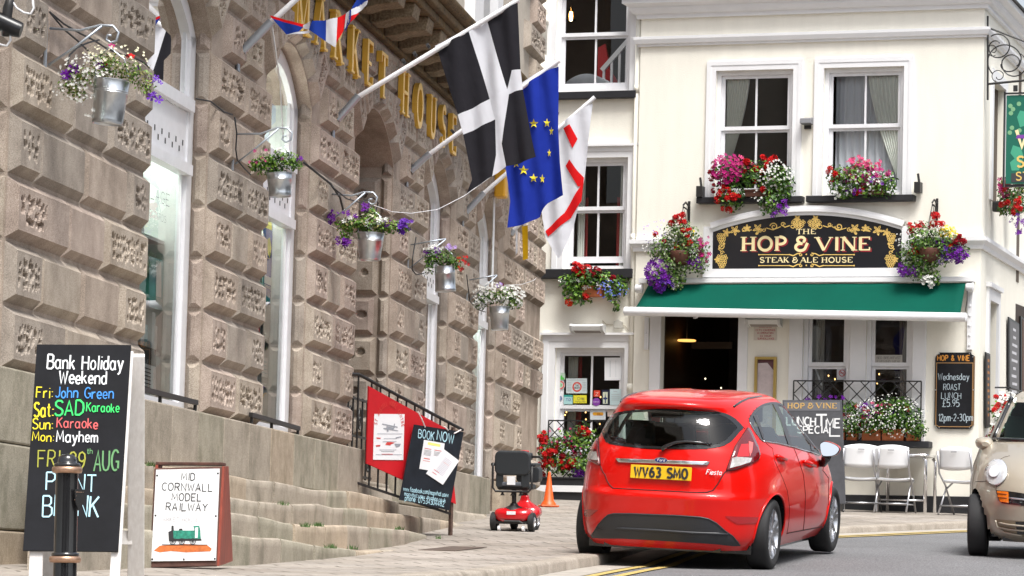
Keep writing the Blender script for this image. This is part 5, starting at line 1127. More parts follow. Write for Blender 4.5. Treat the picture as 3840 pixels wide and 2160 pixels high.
def heater(x0, y0, x1, y1, d, tilt, label, y_=0):
 u0_, z1_ = B(x0, y0, d); u1_, z0_ = B(x1, y1, d); c = ((u0_ + u1_) / 2, -d, (z0_ + z1_) / 2); h = empty('heater_lamp', label=label, cat='heater', group='infrared heaters on the pub front'); on_pub(h)
 w = (u1_ - u0_) / 2; m = MB(); N = 10
 sec = [(-.05, -.055), (.05, -.025), (.07, .03), (.05, .055), (-.05, .05)]
 m.prism([(-p[0], p[1]) for p in sec], (c[0] - w * .86, c[1], c[2]), (0, 1, 0), (0, 0, 1), (1, 0, 0), w * 1.72); m.face([])if 0 else None; m.build('housing', mat('heater white', (.72, .72, .70), .4), h)
 for s in (-1, 1):
  m = MB(); m.prism([(-p[0] * 1.15, p[1] * 1.15) for p in sec], (c[0] + s * w * .93 - w * .07, c[1], c[2]), (0, 1, 0), (0, 0, 1), (1, 0, 0), w * .14); m.build('end_cap', mat('heater grey', (.55, .55, .54), .5), h)
 m = MB(); m.face([(c[0] + a_ * w * .78, c[1] - b_ * .9, c[2] - .0575 + (b_ + .05) * .3) for a_, b_ in ((-1, -.04), (1, -.04), (1, .045), (-1, .045))]); m.build('element', mat('dull element', (.25, .22, .20), .4), h)
 m = MB(); m.box((c[0] - .03, c[1] + .05, c[2] - .02), (c[0] + .03, y_ if y_ else 0, c[2] + .03)); m.build('bracket', M['iron'], h)
heater(2142, 1214, 2266, 1252, .02, 0, 'white bar heater on the cream wall above the sticker covered window', REC)
heater(2800, 1196, 2930, 1222, .12, 0, 'white bar heater under the awning above the red lettered notice')
u0, z1 = B(2302, 1206, -.06); u1, z0 = B(2332, 1230, -.06)
jb = empty('junction_box', label='grey junction box with cables on the wall right of the bar heater', cat='junction box'); on_pub(jb)
mb = MB(); mb.prism([(u0, z0), (u1, z0), (u1, z1), ((u0 + u1) / 2, z1 + .03), (u0, z1)], (0, REC, 0), (1, 0, 0), (0, 0, 1), (0, -1, 0), .06); mb.build('box', mat('box grey', (.50, .49, .44), .6), jb, bevel=.004)
P = [B(x, y, -REC) for x, y in ((2263, 1212), (2260, 1202), (2276, 1218), (2300, 1218))]; mb = MB(); mb.tube([(p[0], REC - .012, p[1]) for p in P], .006, 6); P = [B(x, y, -REC) for x, y in ((2333, 1218), (2345, 1222), (2358, 1240), (2376, 1248))]; mb.tube([(p[0], REC - .012, p[1]) for p in P], .006, 6); mb.build('cable', mat('cable cream', (.55, .5, .4), .6), jb)
u0, z1 = B(3003, 440, .1); u1, z0 = B(3044, 466, .1)
fl = empty('floodlight', label='small grey floodlight on the cream wall between the upper sash windows', cat='floodlight'); on_pub(fl)
mb = MB(); mb.prism([(0, z0), (-.13, z0 + .01), (-.11, z1 - .02), (-.02, z1), (0, z1)], (u0, -.03, 0), (0, 1, 0), (0, 0, 1), (1, 0, 0), u1 - u0); mb.build('housing', mat('floodlight grey', (.16, .16, .17), .4), fl, bevel=.005)
mb = MB(); mb.box((u0 + .015, -.138, z0 + .025), (u1 - .015, -.1335, z1 - .035)); mb.build('lens', mat('lens', (.42, .40, .42), .2), fl); mb = MB(); mb.box((u0 + .03, -.04, z0 - .05), (u1 - .03, 0, z0 - .002)); mb.build('bracket', M['iron'], fl)
def strip(x0, y0, x1, y1, label, rivets=0):
 u0_, z1_ = B(x0, y0, .03); u1_, z0_ = B(x1, y1, .03); c = empty('cable_trunking', label=label, cat='trunking'); on_pub(c)
 m = MB(); m.box((u0_, -.035, z0_), (u1_, -.0, z1_)); m.build('cover', M['white_trim'], c, bevel=.006)
 for k in range(rivets): m = MB(); m.lathe([(.018, 0), (.014, -.008), (.001, -.01)], ((u0_ + u1_) / 2, -.0355, z1_ - (z1_ - z0_) * (k + .5) / rivets), 10, axis='y'); m.build('screw', M['white'], c)
strip(2417, 1190, 2431, 1311, 'white trunking left of the open pub door under the awning', 1); strip(3628, 1092, 3645, 1312, 'white trunking with round studs at the pub corner above the wall menu', 6)
# black brackets at the sill ends and for the baskets
def sill_post(x, y0, y1, label):
 u, z1_ = B(x, y0, .15); _, z0_ = B(x, y1, .15); c = empty('sill_bracket', label=label, cat='bracket', group='black brackets on the upper sills'); on_pub(c)
 m = MB(); m.box((u - .04, -.17, z0_), (u + .04, -.03, z0_ + (z1_ - z0_) * .55)); m.build('block', M['iron'], c); m = MB(); m.bar((u + .015, -.12, z0_ + (z1_ - z0_) * .55), (u - .0, -.13, z1_), .025); m.build('pin', M['iron'], c)
sill_post(2624, 665, 738, 'black bracket at the left end of the upper left sill'); sill_post(3441, 650, 722, 'black bracket at the right end of the upper right sill')
# wall menu
mp = pubpl(.03)
wm = empty('wall_menu_board', label='black wall board headed Hop & Vine with the Wednesday roast lunch chalked on it', cat='menu board')
a, b = mp.pixel(3503, 1608), mp.pixel(3655, 1322); c = .05
poly = [(a[0] + c, a[1]), (b[0] - c, a[1]), (b[0] - c * .3, a[1] + c), (b[0], a[1] + c), (b[0], b[1] - c), (b[0] - c, b[1] - c * .3), (b[0] - c, b[1]), (a[0] + c, b[1]), (a[0] + c, b[1] - c * .3), (a[0], b[1] - c), (a[0], a[1] + c), (a[0] + c * .3, a[1] + c)]
mb = MB(); mb.prism(poly, mp.o, mp.ax, mp.ay, -mp.n, .028); mb.build('panel', M['chalkboard'], wm)
m = MB(); M['bronze_line'] = mat('bronze line', (.36, .20, .08), .5)
k_ = .02; zh = mp.pixel(3580, 1361)[1]
bor = [(a[0] + k_, zh), (b[0] - k_, zh), (b[0] - k_, a[1] + c), (b[0] - c - .01, a[1] + k_ + .01), (a[0] + c + .01, a[1] + k_ + .01), (a[0] + k_, a[1] + c), (a[0] + k_, zh)]
ribbon(m, bor, .005, mp.p(0, 0, .002), mp.ax, mp.ay, mp.n); ribbon(m, [(b[0] - .004, a[1] + c), (b[0] - .004, b[1] - c)], .004, mp.p(0, 0, .0024), mp.ax, mp.ay, mp.n); m.build('border', M['bronze_line'], wm)
m = MB(); on_plane_text(m, mp, 'HOP & VINE', 3516, 1352, 3636, 19, wd=.20, lift=.0025, gap=1.5); m.build('lettering', mat('orange lettering', (.62, .26, .04), .5), wm)
for t, x0, y, x1, h in (('Wednesday', 3518, 1424, 3634, 24), ('ROAST', 3538, 1462, 3602, 22), ('LUNCH', 3530, 1494, 3604, 22), ('£5.95', 3534, 1524, 3598, 26), ('12pm-2-30pm', 3520, 1578, 3648, 26)):
 m = MB(); on_plane_text(m, mp, t, x0, y, x1, h, wd=.10, wob=.06, lift=.0025, seed=3); m.build('lettering', mat('faded blue chalk', (.42, .50, .55), .9), wm)
m = MB()
for x, y in ((3522, 1326), (3636, 1326), (3508, 1338), (3649, 1338), (3509, 1462), (3650, 1462), (3522, 1604), (3636, 1604)): disc(m, mp, *mp.pixel(x, y), .009, .003, n=10)
m.build('screw', M['steel'], wm)
# framed menu, CCTV notice
mf = empty('menu_case', label='gilt framed menu case beside the open pub door', cat='menu case'); fp = pubpl(.04)
a, b = fp.pixel(2825, 1640), fp.pixel(2912, 1338); m = MB()
for p, q in (((a[0], a[1]), (a[0] + .035, b[1])), ((b[0] - .035, a[1]), (b[0], b[1])), ((a[0] + .035, b[1] - .035), (b[0] - .035, b[1]))): m.obox(fp.p((p[0] + q[0]) / 2, (p[1] + q[1]) / 2, -.012), fp.ax * (q[0] - p[0]) / 2, fp.ay * (q[1] - p[1]) / 2, fp.n * .026)
m.build('frame', mat('tarnished gilt frame', (.52, .38, .12), .35, metal=.6), mf)
m = MB(); rectf(m, fp, a[0] + .035, a[1], b[0] - .035, b[1] - .035, -.03); m.build('backing', mat('dark red mount', (.14, .06, .07), .7), mf)
m = MB(); m.face([fp.p(*fp.pixel(*v), -.02) for v in ((2836, 1362), (2876, 1360), (2902, 1392), (2903, 1640), (2834, 1640))]); m.build('menu', mat('crumpled pinkish paper', (.55, .47, .47), .8, var=.15, scale=12), mf)
np_ = pubpl(.012); nt_ = empty('cctv_notice', label='small white notice in red lettering beneath the heater by the pub door', cat='notice')
a, b = np_.pixel(2826, 1276), np_.pixel(2912, 1222); m = MB(); m.prism([a, (b[0], a[1]), b, (a[0], b[1])], np_.p(0, 0, -.004), np_.ax, np_.ay, np_.n, .004); m.build('panel', mat('notice card', (.68, .62, .55), .6), nt_)
for t, x0, y, x1, h in (('WARNING', 2846, 1229, 2893, 6), ('CCTV CAMERAS', 2834, 1241, 2906, 6), ('IN OPERATION', 2840, 1252, 2900, 6), ('24 HOUR', 2850, 1263, 2892, 6), ('SURVEILLANCE', 2841, 1273, 2903, 6)):
 m = MB(); on_plane_text(m, np_, t, x0, y, x1, h, wd=.2, lift=.001); m.build('lettering', mat('notice red', (.42, .05, .06), .6), nt_)
# papers and stickers in the windows
def flat(name, d, pts, mt, label, cat='sticker', lift=0., group=None):
 pl = pubpl(d); m = MB(); m.prism([pl.pixel(*v) for v in pts], pl.p(0, 0, -.003), pl.ax, pl.ay, pl.n, .003); o = m.build(name, mt); tag(o, label, cat, group); return o, pl
def R4(x0, y0, x1, y1): return [(x0, y1), (x1, y1), (x1, y0), (x0, y0)]
def cm(n, c, r=.5): return mat(n, c, r)
DS = -REC - .066; DL = -REC - .092
def txt(o, pl, rows, mt, wd=.16, lift=.0012):
 for t, x0, y, x1, h in rows: m = MB(); on_plane_text(m, pl, t, x0, y, x1, h, wd=wd, lift=lift); m.build('lettering', mt, o)
def marks(o, pl, quads, mt, lift=.001):
 m = MB(); [m.face([pl.p(*pl.pixel(*v), lift + .0003 * i) for v in q]) for i, q in enumerate(quads)]; m.build('print', mt, o)
def rings(o, pl, x, y, r0, r1, mt, lift=.001):
 m = MB(); disc(m, pl, *pl.pixel(x, y), r0 * PO.y / FOC, lift, (r1 * PO.y / FOC) if r1 else None); m.build('print', mt, o)
grey = cm('sticker grey', (.45, .50, .52))
o, pl = flat('price_list', DS, R4(2267, 1341, 2329, 1426), M['paper'], 'white sheet of paper at the upper right of the sticker covered window', 'paper'); marks(o, pl, [R4(2287, 1352, 2289, 1414), R4(2309, 1352, 2310, 1414)], grey)
o, pl = flat('sticker', DS, R4(2085, 1398, 2119, 1424), cm('mint', (.48, .62, .50)), 'pale sticker with a green cap shape, top left of the stickers'); marks(o, pl, [[(2084, 1424), (2116, 1424), (2116, 1417), (2110, 1415), (2108, 1408), (2092, 1408), (2090, 1415), (2084, 1417)]], cm('bright green', (.10, .52, .09)))
o, pl = flat('sticker', DS, [(2102 + 17 * math.cos(t * .3927), 1444 - 17 * math.sin(t * .3927)) for t in range(16)], cm('pale grey', (.60, .62, .60)), 'round red ringed sticker with a green centre'); rings(o, pl, 2102, 1444, 16, 11, cm('ring red', (.62, .12, .10))); rings(o, pl, 2102, 1444, 7, None, cm('leaf green', (.25, .55, .25)), .0014)
o, pl = flat('notice_card', DS, R4(2123, 1419, 2201, 1475), cm('pale blue card', (.62, .70, .71)), 'pale card with a big red roundel in the lower left window', 'notice'); rings(o, pl, 2164, 1451, 19, 13, cm('roundel red', (.66, .08, .06))); txt(o, pl, [('THE', 2157, 1448, 2171, 6), ('BEER', 2154, 1457, 2174, 6)], M['ink']); marks(o, pl, [R4(2126, 1424 + 0 * k, 2198, 1426) for k in range(1)] + [R4(2127, 1434 + 6 * k, 2143, 1435.5 + 6 * k) for k in range(6)] + [R4(2184, 1434 + 6 * k, 2199, 1435.5 + 6 * k) for k in range(6)], grey)
o, pl = flat('sticker', DS, [(2083, 1496), (2090, 1486), (2104, 1484), (2109, 1496), (2096, 1508)], cm('dusk blue', (.16, .20, .34)), 'dark blue diamond shaped sticker at the window edge')
o, pl = flat('sticker', DS, R4(2114, 1482, 2147, 1516), cm('aqua', (.40, .66, .66)), 'aqua sticker beside the yellow one'); marks(o, pl, [R4(2114, 1481, 2147, 1488)], cm('teal strip', (.05, .38, .33))); txt(o, pl, [('TO', 2122, 1503, 2140, 9)], cm('navy', (.10, .12, .35)))
o, pl = flat('sticker', DS, R4(2150, 1482, 2200, 1512), cm('lemon', (.75, .68, .04)), 'bright yellow rectangular sticker in the lower left window'); rings(o, pl, 2170, 1495, 6, 4, cm('olive ring', (.3, .3, .1))); txt(o, pl, [('FREE', 2178, 1499, 2192, 7), ('INSPECTED', 2156, 1508, 2196, 4)], cm('dark olive', (.2, .2, .08)))
o, pl = flat('sticker', DS, R4(2226, 1464, 2250, 1488), cm('tomato red', (.66, .06, .03)), 'small square red sticker above the purple round one'); txt(o, pl, [('Z', 2233, 1484, 2243, 12)], cm('pale pink', (.8, .5, .45)))
o, pl = flat('sticker', DS, [(2236 + 15 * math.cos(t * .3927), 1507 - 15 * math.sin(t * .3927)) for t in range(16)], cm('violet', (.22, .05, .34)), 'round purple sticker under the red square'); txt(o, pl, [('best', 2226, 1509, 2247, 6)], cm('lilac', (.65, .45, .75)))
o, pl = flat('sticker', DS, R4(2257, 1462, 2283, 1517), cm('navy card', (.015, .02, .05)), 'tall navy sticker with a pale panel and a dark aircraft shape'); marks(o, pl, [R4(2261, 1470, 2279, 1514)], cm('pale lemon', (.62, .66, .50))); marks(o, pl, [[(2268, 1512), (2272, 1512), (2272, 1499), (2278, 1496), (2278, 1492), (2272, 1490), (2270, 1472), (2268, 1490), (2262, 1492), (2262, 1496), (2268, 1499)]], cm('aircraft navy', (.03, .05, .14)), .0016)
o, pl = flat('notice_card', DS, R4(2287, 1459, 2329, 1519), cm('pale aqua card', (.55, .68, .70)), 'pale aqua leaflet at the right of the sticker covered window', 'leaflet'); marks(o, pl, [R4(2300, 1466, 2315, 1469)] + [R4(2292, 1478 + 7 * k, 2324, 1480 + 7 * k) for k in range(4)], grey)
o, pl = flat('sticker', DL, R4(2213, 1536, 2271, 1574), cm('white card', (.66, .70, .72)), 'white card with an orange lozenge below the window bar'); marks(o, pl, [[(2222, 1552), (2226, 1546), (2260, 1546), (2264, 1552), (2260, 1558), (2226, 1558)]], cm('lozenge orange', (.72, .34, .03))); txt(o, pl, [('BILL', 2240, 1557, 2258, 8)], cm('brown', (.35, .12, .02)))
o, pl = flat('sticker', DL, R4(2278, 1538, 2305, 1562), cm('pale peach card', (.62, .50, .44)), 'pale peach card partly hidden by the car roof')
o, pl = flat('window_notice', -.066, R4(3279, 1331, 3384, 1365), cm('dusty white board', (.46, .44, .40)), 'bed breakfast evening meal notice standing in the shaded right window', 'notice'); txt(o, pl, [('BED BREAKFAST', 3288, 1346, 3378, 9), ('EVENING MEAL', 3289, 1360, 3378, 9)], cm('faded grey ink', (.20, .20, .19)))
o, pl = flat('no_smoking_sign', -.092, R4(3138, 1382, 3176, 1424), cm('no smoking card', (.52, .52, .55)), 'no smoking card in the shaded left window under the awning', 'sign'); rings(o, pl, 3158, 1399, 13, 10, cm('no smoking red', (.45, .08, .08))); marks(o, pl, [[(3149, 1392), (3151, 1390), (3167, 1406), (3165, 1408)], R4(3150, 1397, 3166, 1400)], cm('no smoking red', (.45, .08, .08)), .0014); marks(o, pl, [R4(3144, 1417, 3172, 1420)], grey)
m = MB(); u, z = B(3060, 1384, -.25); u2, z2 = B(3082, 1445, -.25); m.bar((u, .25, z), (u2, .25, z2), .035, .02); o = m.build('paper_roll', M['paper']); on_pub(o); tag(o, 'white stick of rolled paper leaning inside the shaded left window', 'paper roll')
# side wall: boards, lettering, sign bracket
def SPw(t, h, o=0.): p = SP(t, h, o); v = Vector((p.x, p.y, p.z)); c, s_ = math.cos(-PH), math.sin(-PH); return Vector((PO.x + v.x * c - v.y * s_, PO.y + v.x * s_ + v.y * c, v.z))
sw = Plane(SPw(0, 0, .02), SPw(1, 0, .02) - SPw(0, 0, .02), Z)
def side_board(pts, label, body, cat='menu board', letter=None):
 e = empty('wall_menu_board', label=label, cat=cat); q = [sw.pixel(*v) for v in pts]; m = MB(); m.prism([q[3], q[2], q[1], q[0]], sw.o, sw.ax, sw.ay, sw.n, .02); m.build('panel', M['black'], e)
 c = (sum(p[0] for p in q) / 4, sum(p[1] for p in q) / 4); i = [(c[0] + (p[0] - c[0]) * .86, c[1] + (p[1] - c[1]) * .95) for p in q]
 m = MB(); m.prism([i[3], i[2], i[1], i[0]], sw.p(0, 0, .0205), sw.ax, sw.ay, sw.n, .003); m.build('sheet', body, e)
 m = MB(); rr = random.Random(len(label))
 for k in range(10):
  t = .08 + .085 * k; P, Q = along(i[0], i[3], t), along(i[1], i[2], t); ribbon(m, [along(P, Q, rr.uniform(.15, .35)), along(P, Q, rr.uniform(.6, .85))], .018, sw.p(0, 0, .0245), sw.ax, sw.ay, sw.n)
 m.build('lettering', letter or mat('grey board lettering', (.55, .55, .58), .7), e)
side_board([(3778, 1188), (3817, 1214), (3817, 1560), (3778, 1560)], 'tall dark menu board on the side wall beside the white doorway', mat('grey board', (.13, .125, .13), .5))
side_board([(3823, 1185), (3880, 1225), (3880, 1560), (3823, 1560)], 'menu board with a blue top at the picture edge on the side wall', mat('brown board', (.10, .05, .03), .5), letter=mat('blue band', (.02, .10, .35), .5))
side_board([(3692, 1320), (3708, 1328), (3708, 1602), (3692, 1606)], 'narrow black board on the side wall just round the pub corner', mat('slate', (.05, .04, .04), .5), letter=mat('rust lettering', (.45, .18, .05), .6))
# wrought bracket and hanging sign at the corner; the sign hangs square to the side wall
hb = Plane(SPw(.02, 0, 0), pU, Z)                             # plane of the bracket: out of the corner along the street
br_ = empty('sign_bracket', label='scrolled black iron bracket at the pub corner holding the inn sign', cat='bracket')
bx = lambda x, y: hb.p(*hb.pixel(x, y))
m = MB(); m.tube([bx(3704, 60), bx(3704, 375)], .014, 6); m.build('wall_bar', M['iron'], br_)
m = MB(); m.tube([bx(3706, 315), bx(3860, 300), bx(3990, 296)], .016, 6); m.build('lower_bar', M['iron'], br_)
m = MB(); m.tube([bx(3708, 105), bx(3760, 124), bx(3840, 155), bx(3990, 200)], .013, 6); m.build('stay', M['iron'], br_)
def scroll(cx, cy, r, a0, tr, w=.009):
 m = MB(); m.tube([bx(cx + r * (1 - .0 * k) * math.cos(a0 + tr * k / 40) * (1 - .75 * max(0, k - 22) / 18), cy + r * math.sin(a0 + tr * k / 40) * (1 - .75 * max(0, k - 22) / 18)) for k in range(41)], w, 5); m.build('scroll', M['iron'], br_)
scroll(3742, 172, 44, -2.2, 7.5); scroll(3768, 232, 64, 2.4, 6.5); scroll(3803, 240, 46, -1.0, 8); scroll(3722, 190, 20, 1, 7, .006); scroll(3742, 286, 22, 2, 7, .006)
inn = empty('inn_sign', label='green painted inn sign in a black frame hanging from the corner bracket', cat='sign')
si = Plane(hb.p(0, 0, .0), pU, Z)
def ibox(x0, y0, x1, y1, t, mt, name, lift=0.):
 a, b = si.pixel(x0, y1), si.pixel(x1, y0); m = MB(); m.obox(si.p((a[0] + b[0]) / 2, (a[1] + b[1]) / 2, lift), si.ax * (b[0] - a[0]) / 2, si.ay * (b[1] - a[1]) / 2, si.n * t / 2); return m.build(name, mt, inn)
ibox(3771, 354, 3960, 690, .03, mat('sign green', (.005, .13, .085), .5), 'panel')
for r in ((3761, 344, 3771, 702), (3960, 344, 3970, 702), (3771, 344, 3960, 354), (3771, 690, 3960, 702)): ibox(*r, .06, M['black'], 'frame')
ibox(3793, 648, 3940, 684, .036, mat('sign plaque', (.05, .05, .055), .5), 'plaque'); ibox(3800, 320, 3816, 343, .02, M['iron'], 'hanger')
def sign_leaf(pts, mt, lift=.0165):
 m = MB(); m.face([si.p(*si.pixel(*v), lift) for v in pts]); m.build('painting', mt, inn)
lg = mat('sign leaf green', (.06, .36, .22), .5); hop = mat('sign hop green', (.20, .42, .22), .5)
for x, y in ((3790, 398), (3800, 410), (3792, 425), (3796, 480), (3788, 498), (3822, 390), (3824, 490)): m = MB(); disc(m, si, *si.pixel(x, y), .03, .0165 + .0005 * (x % 3), n=9); m.build('painting', hop, inn)
sign_leaf([(3815, 440), (3826, 415), (3850, 420), (3850, 470), (3826, 478)], lg); sign_leaf([(3790, 575), (3800, 545), (3830, 555), (3840, 590), (3810, 600)], lg, .017); sign_leaf([(3788, 610), (3812, 590), (3836, 600), (3822, 640), (3795, 640)], lg, .0174)
m = MB(); sg_o = sg
a = si.pixel(3812, 552); write(m, 'V', a[0], a[1], .22, si.o, si.ax, si.ay, si.n, wd=.2, lift=.019); m.build('lettering', M['cream_paint'], inn)
sign_leaf([(3810, 520), (3816, 506), (3860, 506), (3860, 520)], mat('sign purple', (.20, .05, .35), .5), .0195); a = si.pixel(3812, 676); m = MB(); write(m, 'STEAK', a[0], a[1], .10, si.o, si.ax, si.ay, si.n, wd=.16, lift=.0195); a = si.pixel(3816, 626); write(m, 'S', a[0], a[1], .13, si.o, si.ax, si.ay, si.n, wd=.2, lift=.0195); m.build('lettering', M['gold_paint'], inn)
# lattice panels in front of the lower windows
def lattice(x0, y0, x1, y1, d, nd, label):
 pl = pubpl(d); e = empty('lattice', label=label, cat='trellis'); a, b = pl.pixel(x0, y1), pl.pixel(x1, y0); w, h = b[0] - a[0], b[1] - a[1]
 m = MB(); m.bar(pl.p(a[0], b[1]), pl.p(b[0], b[1]), .018); m.bar(pl.p(a[0], a[1]), pl.p(a[0], b[1]), .018); m.bar(pl.p(b[0], a[1]), pl.p(b[0], b[1]), .018); m.build('frame', M['iron'], e)
 m = MB(); step = w / nd; k = -int(h / step) - 1
 for s_, off in ((1, .0), (-1, .006)):
  for i in range(-int(h / step) - 1, nd + int(h / step) + 2):
   x_ = a[0] + i * step; P0, P1 = (x_, a[1]), (x_ + s_ * h, b[1])
   t0, t1 = 0, 1
   for lim, sg2 in ((a[0], 1), (b[0], -1)):
    dx = P1[0] - P0[0]
    for _ in (0,):
     f0_, f1_ = (P0[0] - lim) * sg2, (P1[0] - lim) * sg2
     if f0_ < 0 and f1_ < 0: t0, t1 = 1, 0
     elif f0_ < 0: t0 = max(t0, f0_ / (f0_ - f1_))
     elif f1_ < 0: t1 = min(t1, f0_ / (f0_ - f1_))
   if t1 - t0 > .03: m.bar(pl.p(*along(P0, P1, t0), off), pl.p(*along(P0, P1, t1), off), .013, .006, up=pl.n)
 m.build('bars', M['iron'], e)
lattice(2972, 1430, 3455, 1660, .13, 8, 'black iron lattice in front of the shaded windows under the awning'); lattice(2052, 1579, 2300, 1800, .10 - REC, 5, 'black iron lattice in front of the sticker covered window')
# free standing menu board by the car
hp = Plane(gnd(3060, 1935), pU * .998 + Vector((0, 0, 0)), Z); hp.o = PO + pN * 1.15; hp = Plane(hp.o, pU, Z)
hm = empty('menu_stand', label='grey standing board headed Hop & Vine chalked Lunch Time Special, behind the red car', cat='chalkboard')
def hq(pts): return [hp.pixel(*v) for v in pts]
q = hq([(2934, 1500), (3156, 1500), (3170, 1890), (2950, 1890)]); m = MB(); m.prism([q[3], q[2], q[1], q[0]], hp.o, hp.ax, hp.ay, -hp.n, .03); m.build('panel', mat('grey slate board', (.085, .088, .10), .6, var=.2), hm, bevel=.004)
q = hq([(2940, 1506), (3150, 1506), (3152, 1540), (2942, 1540)]); m = MB(); m.prism([q[3], q[2], q[1], q[0]], hp.p(0, 0, -.001), hp.ax, hp.ay, hp.n, .004); m.build('header', mat('lighter slate', (.16, .165, .185), .6), hm)
sgs, sps = sg, sp
sp = Plane(hp.p(0, 0, .0035), hp.ax, hp.ay); sg = hm
M['tan_paint'] = mat('tan sign paint', (.66, .42, .14), .5)
sign_serif('HOP', 2952, 3020, 1531, 20, M['tan_paint'], bold=1.1); sign_serif('&', 3028, 3052, 1531, 20, M['tan_paint']); sign_serif('VINE', 3060, 3140, 1531, 20, M['tan_paint'], bold=1.1)
sp, sg = sps, sgs
for t, x0, y, x1, h in (('LUNCH', 2950, 1594, 3058, 30), ('T', 3060, 1597, 3100, 42), ('I', 3088, 1599, 3098, 25), ('ME', 3099, 1604, 3150, 32), ('SPECIAL', 2990, 1624, 3106, 26), ('L', 3112, 1634, 3150, 32)):
 if t == 'SPECIAL': t = 'SPECIA'
 m = MB(); on_plane_text(m, hp, t, x0, y, x1, h, wd=.19, wob=.04, lift=.002); m.build('lettering', M['chalk'], hm)
for x in (2955, 3160):
 a = hp.pixel(x, 1890); b_ = hp.p(a[0], a[1], -.015); m = MB(); m.bar(b_, Vector((b_.x, b_.y, prof(PAV, b_.y) - .02)), .05, .03); m.build('leg', M['iron'], hm)
# ================================================================ FLOWERS
def leafmat(name, c):
 m = mat(name, c, .5, var=.35, scale=25, spec=.35); return m
M['leaf'] = [leafmat('mid green leaves', (.055, .135, .014)), leafmat('bright green leaves', (.12, .225, .022)), leafmat('dark green leaves', (.02, .06, .008)), leafmat('olive stems', (.20, .19, .06)), leafmat('grey green leaves', (.15, .19, .085))]
def petal(n, c, s=None): return mat(n, c, .6, spec=.2, var=.12, scale=30)
P_ = dict(red=petal('red petals', (.46, .004, .005)), crimson=petal('crimson petals', (.24, .002, .010)), magenta=petal('magenta petals', (.36, .006, .13)), pink=petal('pink petals', (.52, .05, .15)), purple=petal('purple petals', (.12, .006, .24)), violet=petal('violet petals', (.10, .02, .30)), white=petal('white petals', (.68, .68, .64)), cream=petal('cream petals', (.80, .77, .55)), yellow=petal('yellow petals', (.80, .58, .02)), blue=petal('blue petals', (.14, .18, .62)), orange=petal('orange petals', (.56, .035, .006)), lilac=petal('lilac petals', (.42, .28, .62)))
NAMES = dict(red='red', crimson='dark red', magenta='magenta', pink='pink', purple='purple', violet='violet', white='white', cream='cream', yellow='yellow', blue='blue', orange='orange', lilac='lilac')
def flower(mb, c, n, r, rr, petals=5):
 """small open bloom: a ring of petals dished round the centre"""
 n = n.normalized(); a = n.orthogonal().normalized(); b = n.cross(a); t0 = rr.random() * 6; i = mb.vert(c - n * r * .25);
 for k in range(petals):
  t = t0 + 6.283 * k / petals; w = 3.1416 / petals * .92; f = lambda t_, q, h: c + (a * math.cos(t_) + b * math.sin(t_)) * r * q + n * r * h
  j = len(mb.v); mb.v += [tuple(f(t - w * .8, .62, .08)), tuple(f(t - w * .45, 1, .16)), tuple(f(t + w * .45, 1, .16)), tuple(f(t + w * .8, .62, .08))]; mb.f.append((i, j, j + 1, j + 2, j + 3)); mb.m.append(0)
def head(mb, c, r, rr):
 """geranium head: a ball of little blooms"""
 for k in range(9):
  d = Vector((rr.gauss(0, 1), rr.gauss(0, 1) - .5, rr.gauss(0, 1) + .3)).normalized(); flower(mb, c + d * r * .70, d, r * .64, rr)
def mass(parent, P, blobs, blooms, seed, leaf_r=.018, kinds=(0, 1, 0, 2), dens=1.0, view=Vector((0, -1, 0))):
 """P(x, y, lift) -> point; blobs (x, y, rx, ry) in picture size; k turns a picture length into metres there"""
 rr = random.Random(seed); k = P(0, 0, 0, True); mb = MB(); toward = -1
 tot = sum(b[2] * b[3] for b in blobs)
 for bx_, by_, rx_, ry_ in [b[:4] for b in blobs]:
  c = P(bx_, by_, 0); R = Vector((rx_ * k, min(rx_, ry_) * k * .85, ry_ * k)); n = int(dens * 12 * R.x * R.z / (leaf_r ** 2) * .55)
  for _ in range(n):
   d = Vector((rr.gauss(0, 1), rr.gauss(0, 1), rr.gauss(0, 1))).normalized(); q = rr.random() ** .42 * rr.uniform(.8, 1.12); p = c + Vector((d.x * R.x, d.y * R.y, d.z * R.z)) * q
   nn = (d * .7 + Vector((rr.gauss(0, .5), rr.gauss(0, .5) - .25, rr.gauss(0, .5) + .45))).normalized(); a = nn.orthogonal().normalized(); a.rotate(Matrix.Rotation(rr.random() * 6.28, 3, nn)); b = nn.cross(a); s = leaf_r * rr.uniform(.6, 1.35)
   m_ = rr.choice(kinds) if len(blobs[0]) < 5 else rr.choice(blobs[0][4])
   i = len(mb.v); bend = nn * s * .35
   mb.v += [tuple(p - a * s), tuple(p - b * s * .55 - bend * .3), tuple(p + a * s - bend), tuple(p + b * s * .55 - bend * .3)]; mb.f.append((i, i + 1, i + 2, i + 3)); mb.m.append(m_)
 fo = mb.build('foliage', M['leaf'], parent)
 by = {}
 for colr, x, y, rx_, ry_, n, size, kind in blooms:
  m = by.setdefault(colr, MB())
  for _ in range(n):
   t = rr.random() * 6.283; q = math.sqrt(rr.random()); u, v = q * math.cos(t), q * math.sin(t); dep = math.sqrt(max(0, 1 - q * q)) * min(rx_, ry_) * k * .75 + rr.uniform(-.01, .02)
   c = P(x + u * rx_, y + v * ry_, dep); d = Vector((u * .6 + rr.gauss(0, .35), -1 + rr.gauss(0, .3), .35 - v * .5 + rr.gauss(0, .3)))
   if kind == 'h': head(m, c, size * rr.uniform(.75, 1.15), rr)
   else: flower(m, c, d, size * rr.uniform(.7, 1.2), rr, 5 if kind == 'f' else 4)
 for colr, m in by.items(): m.build('blossom', P_[colr], parent)
 return fo
def pub_P(d):
 k = PO.y / FOC * .985
 def P(x, y, lift, scale=False):
  if scale: return k
  dd = d + lift; u, z = B(x, y, d); q = PO + pU * u + pN * dd; q.z = z; return q
 return P
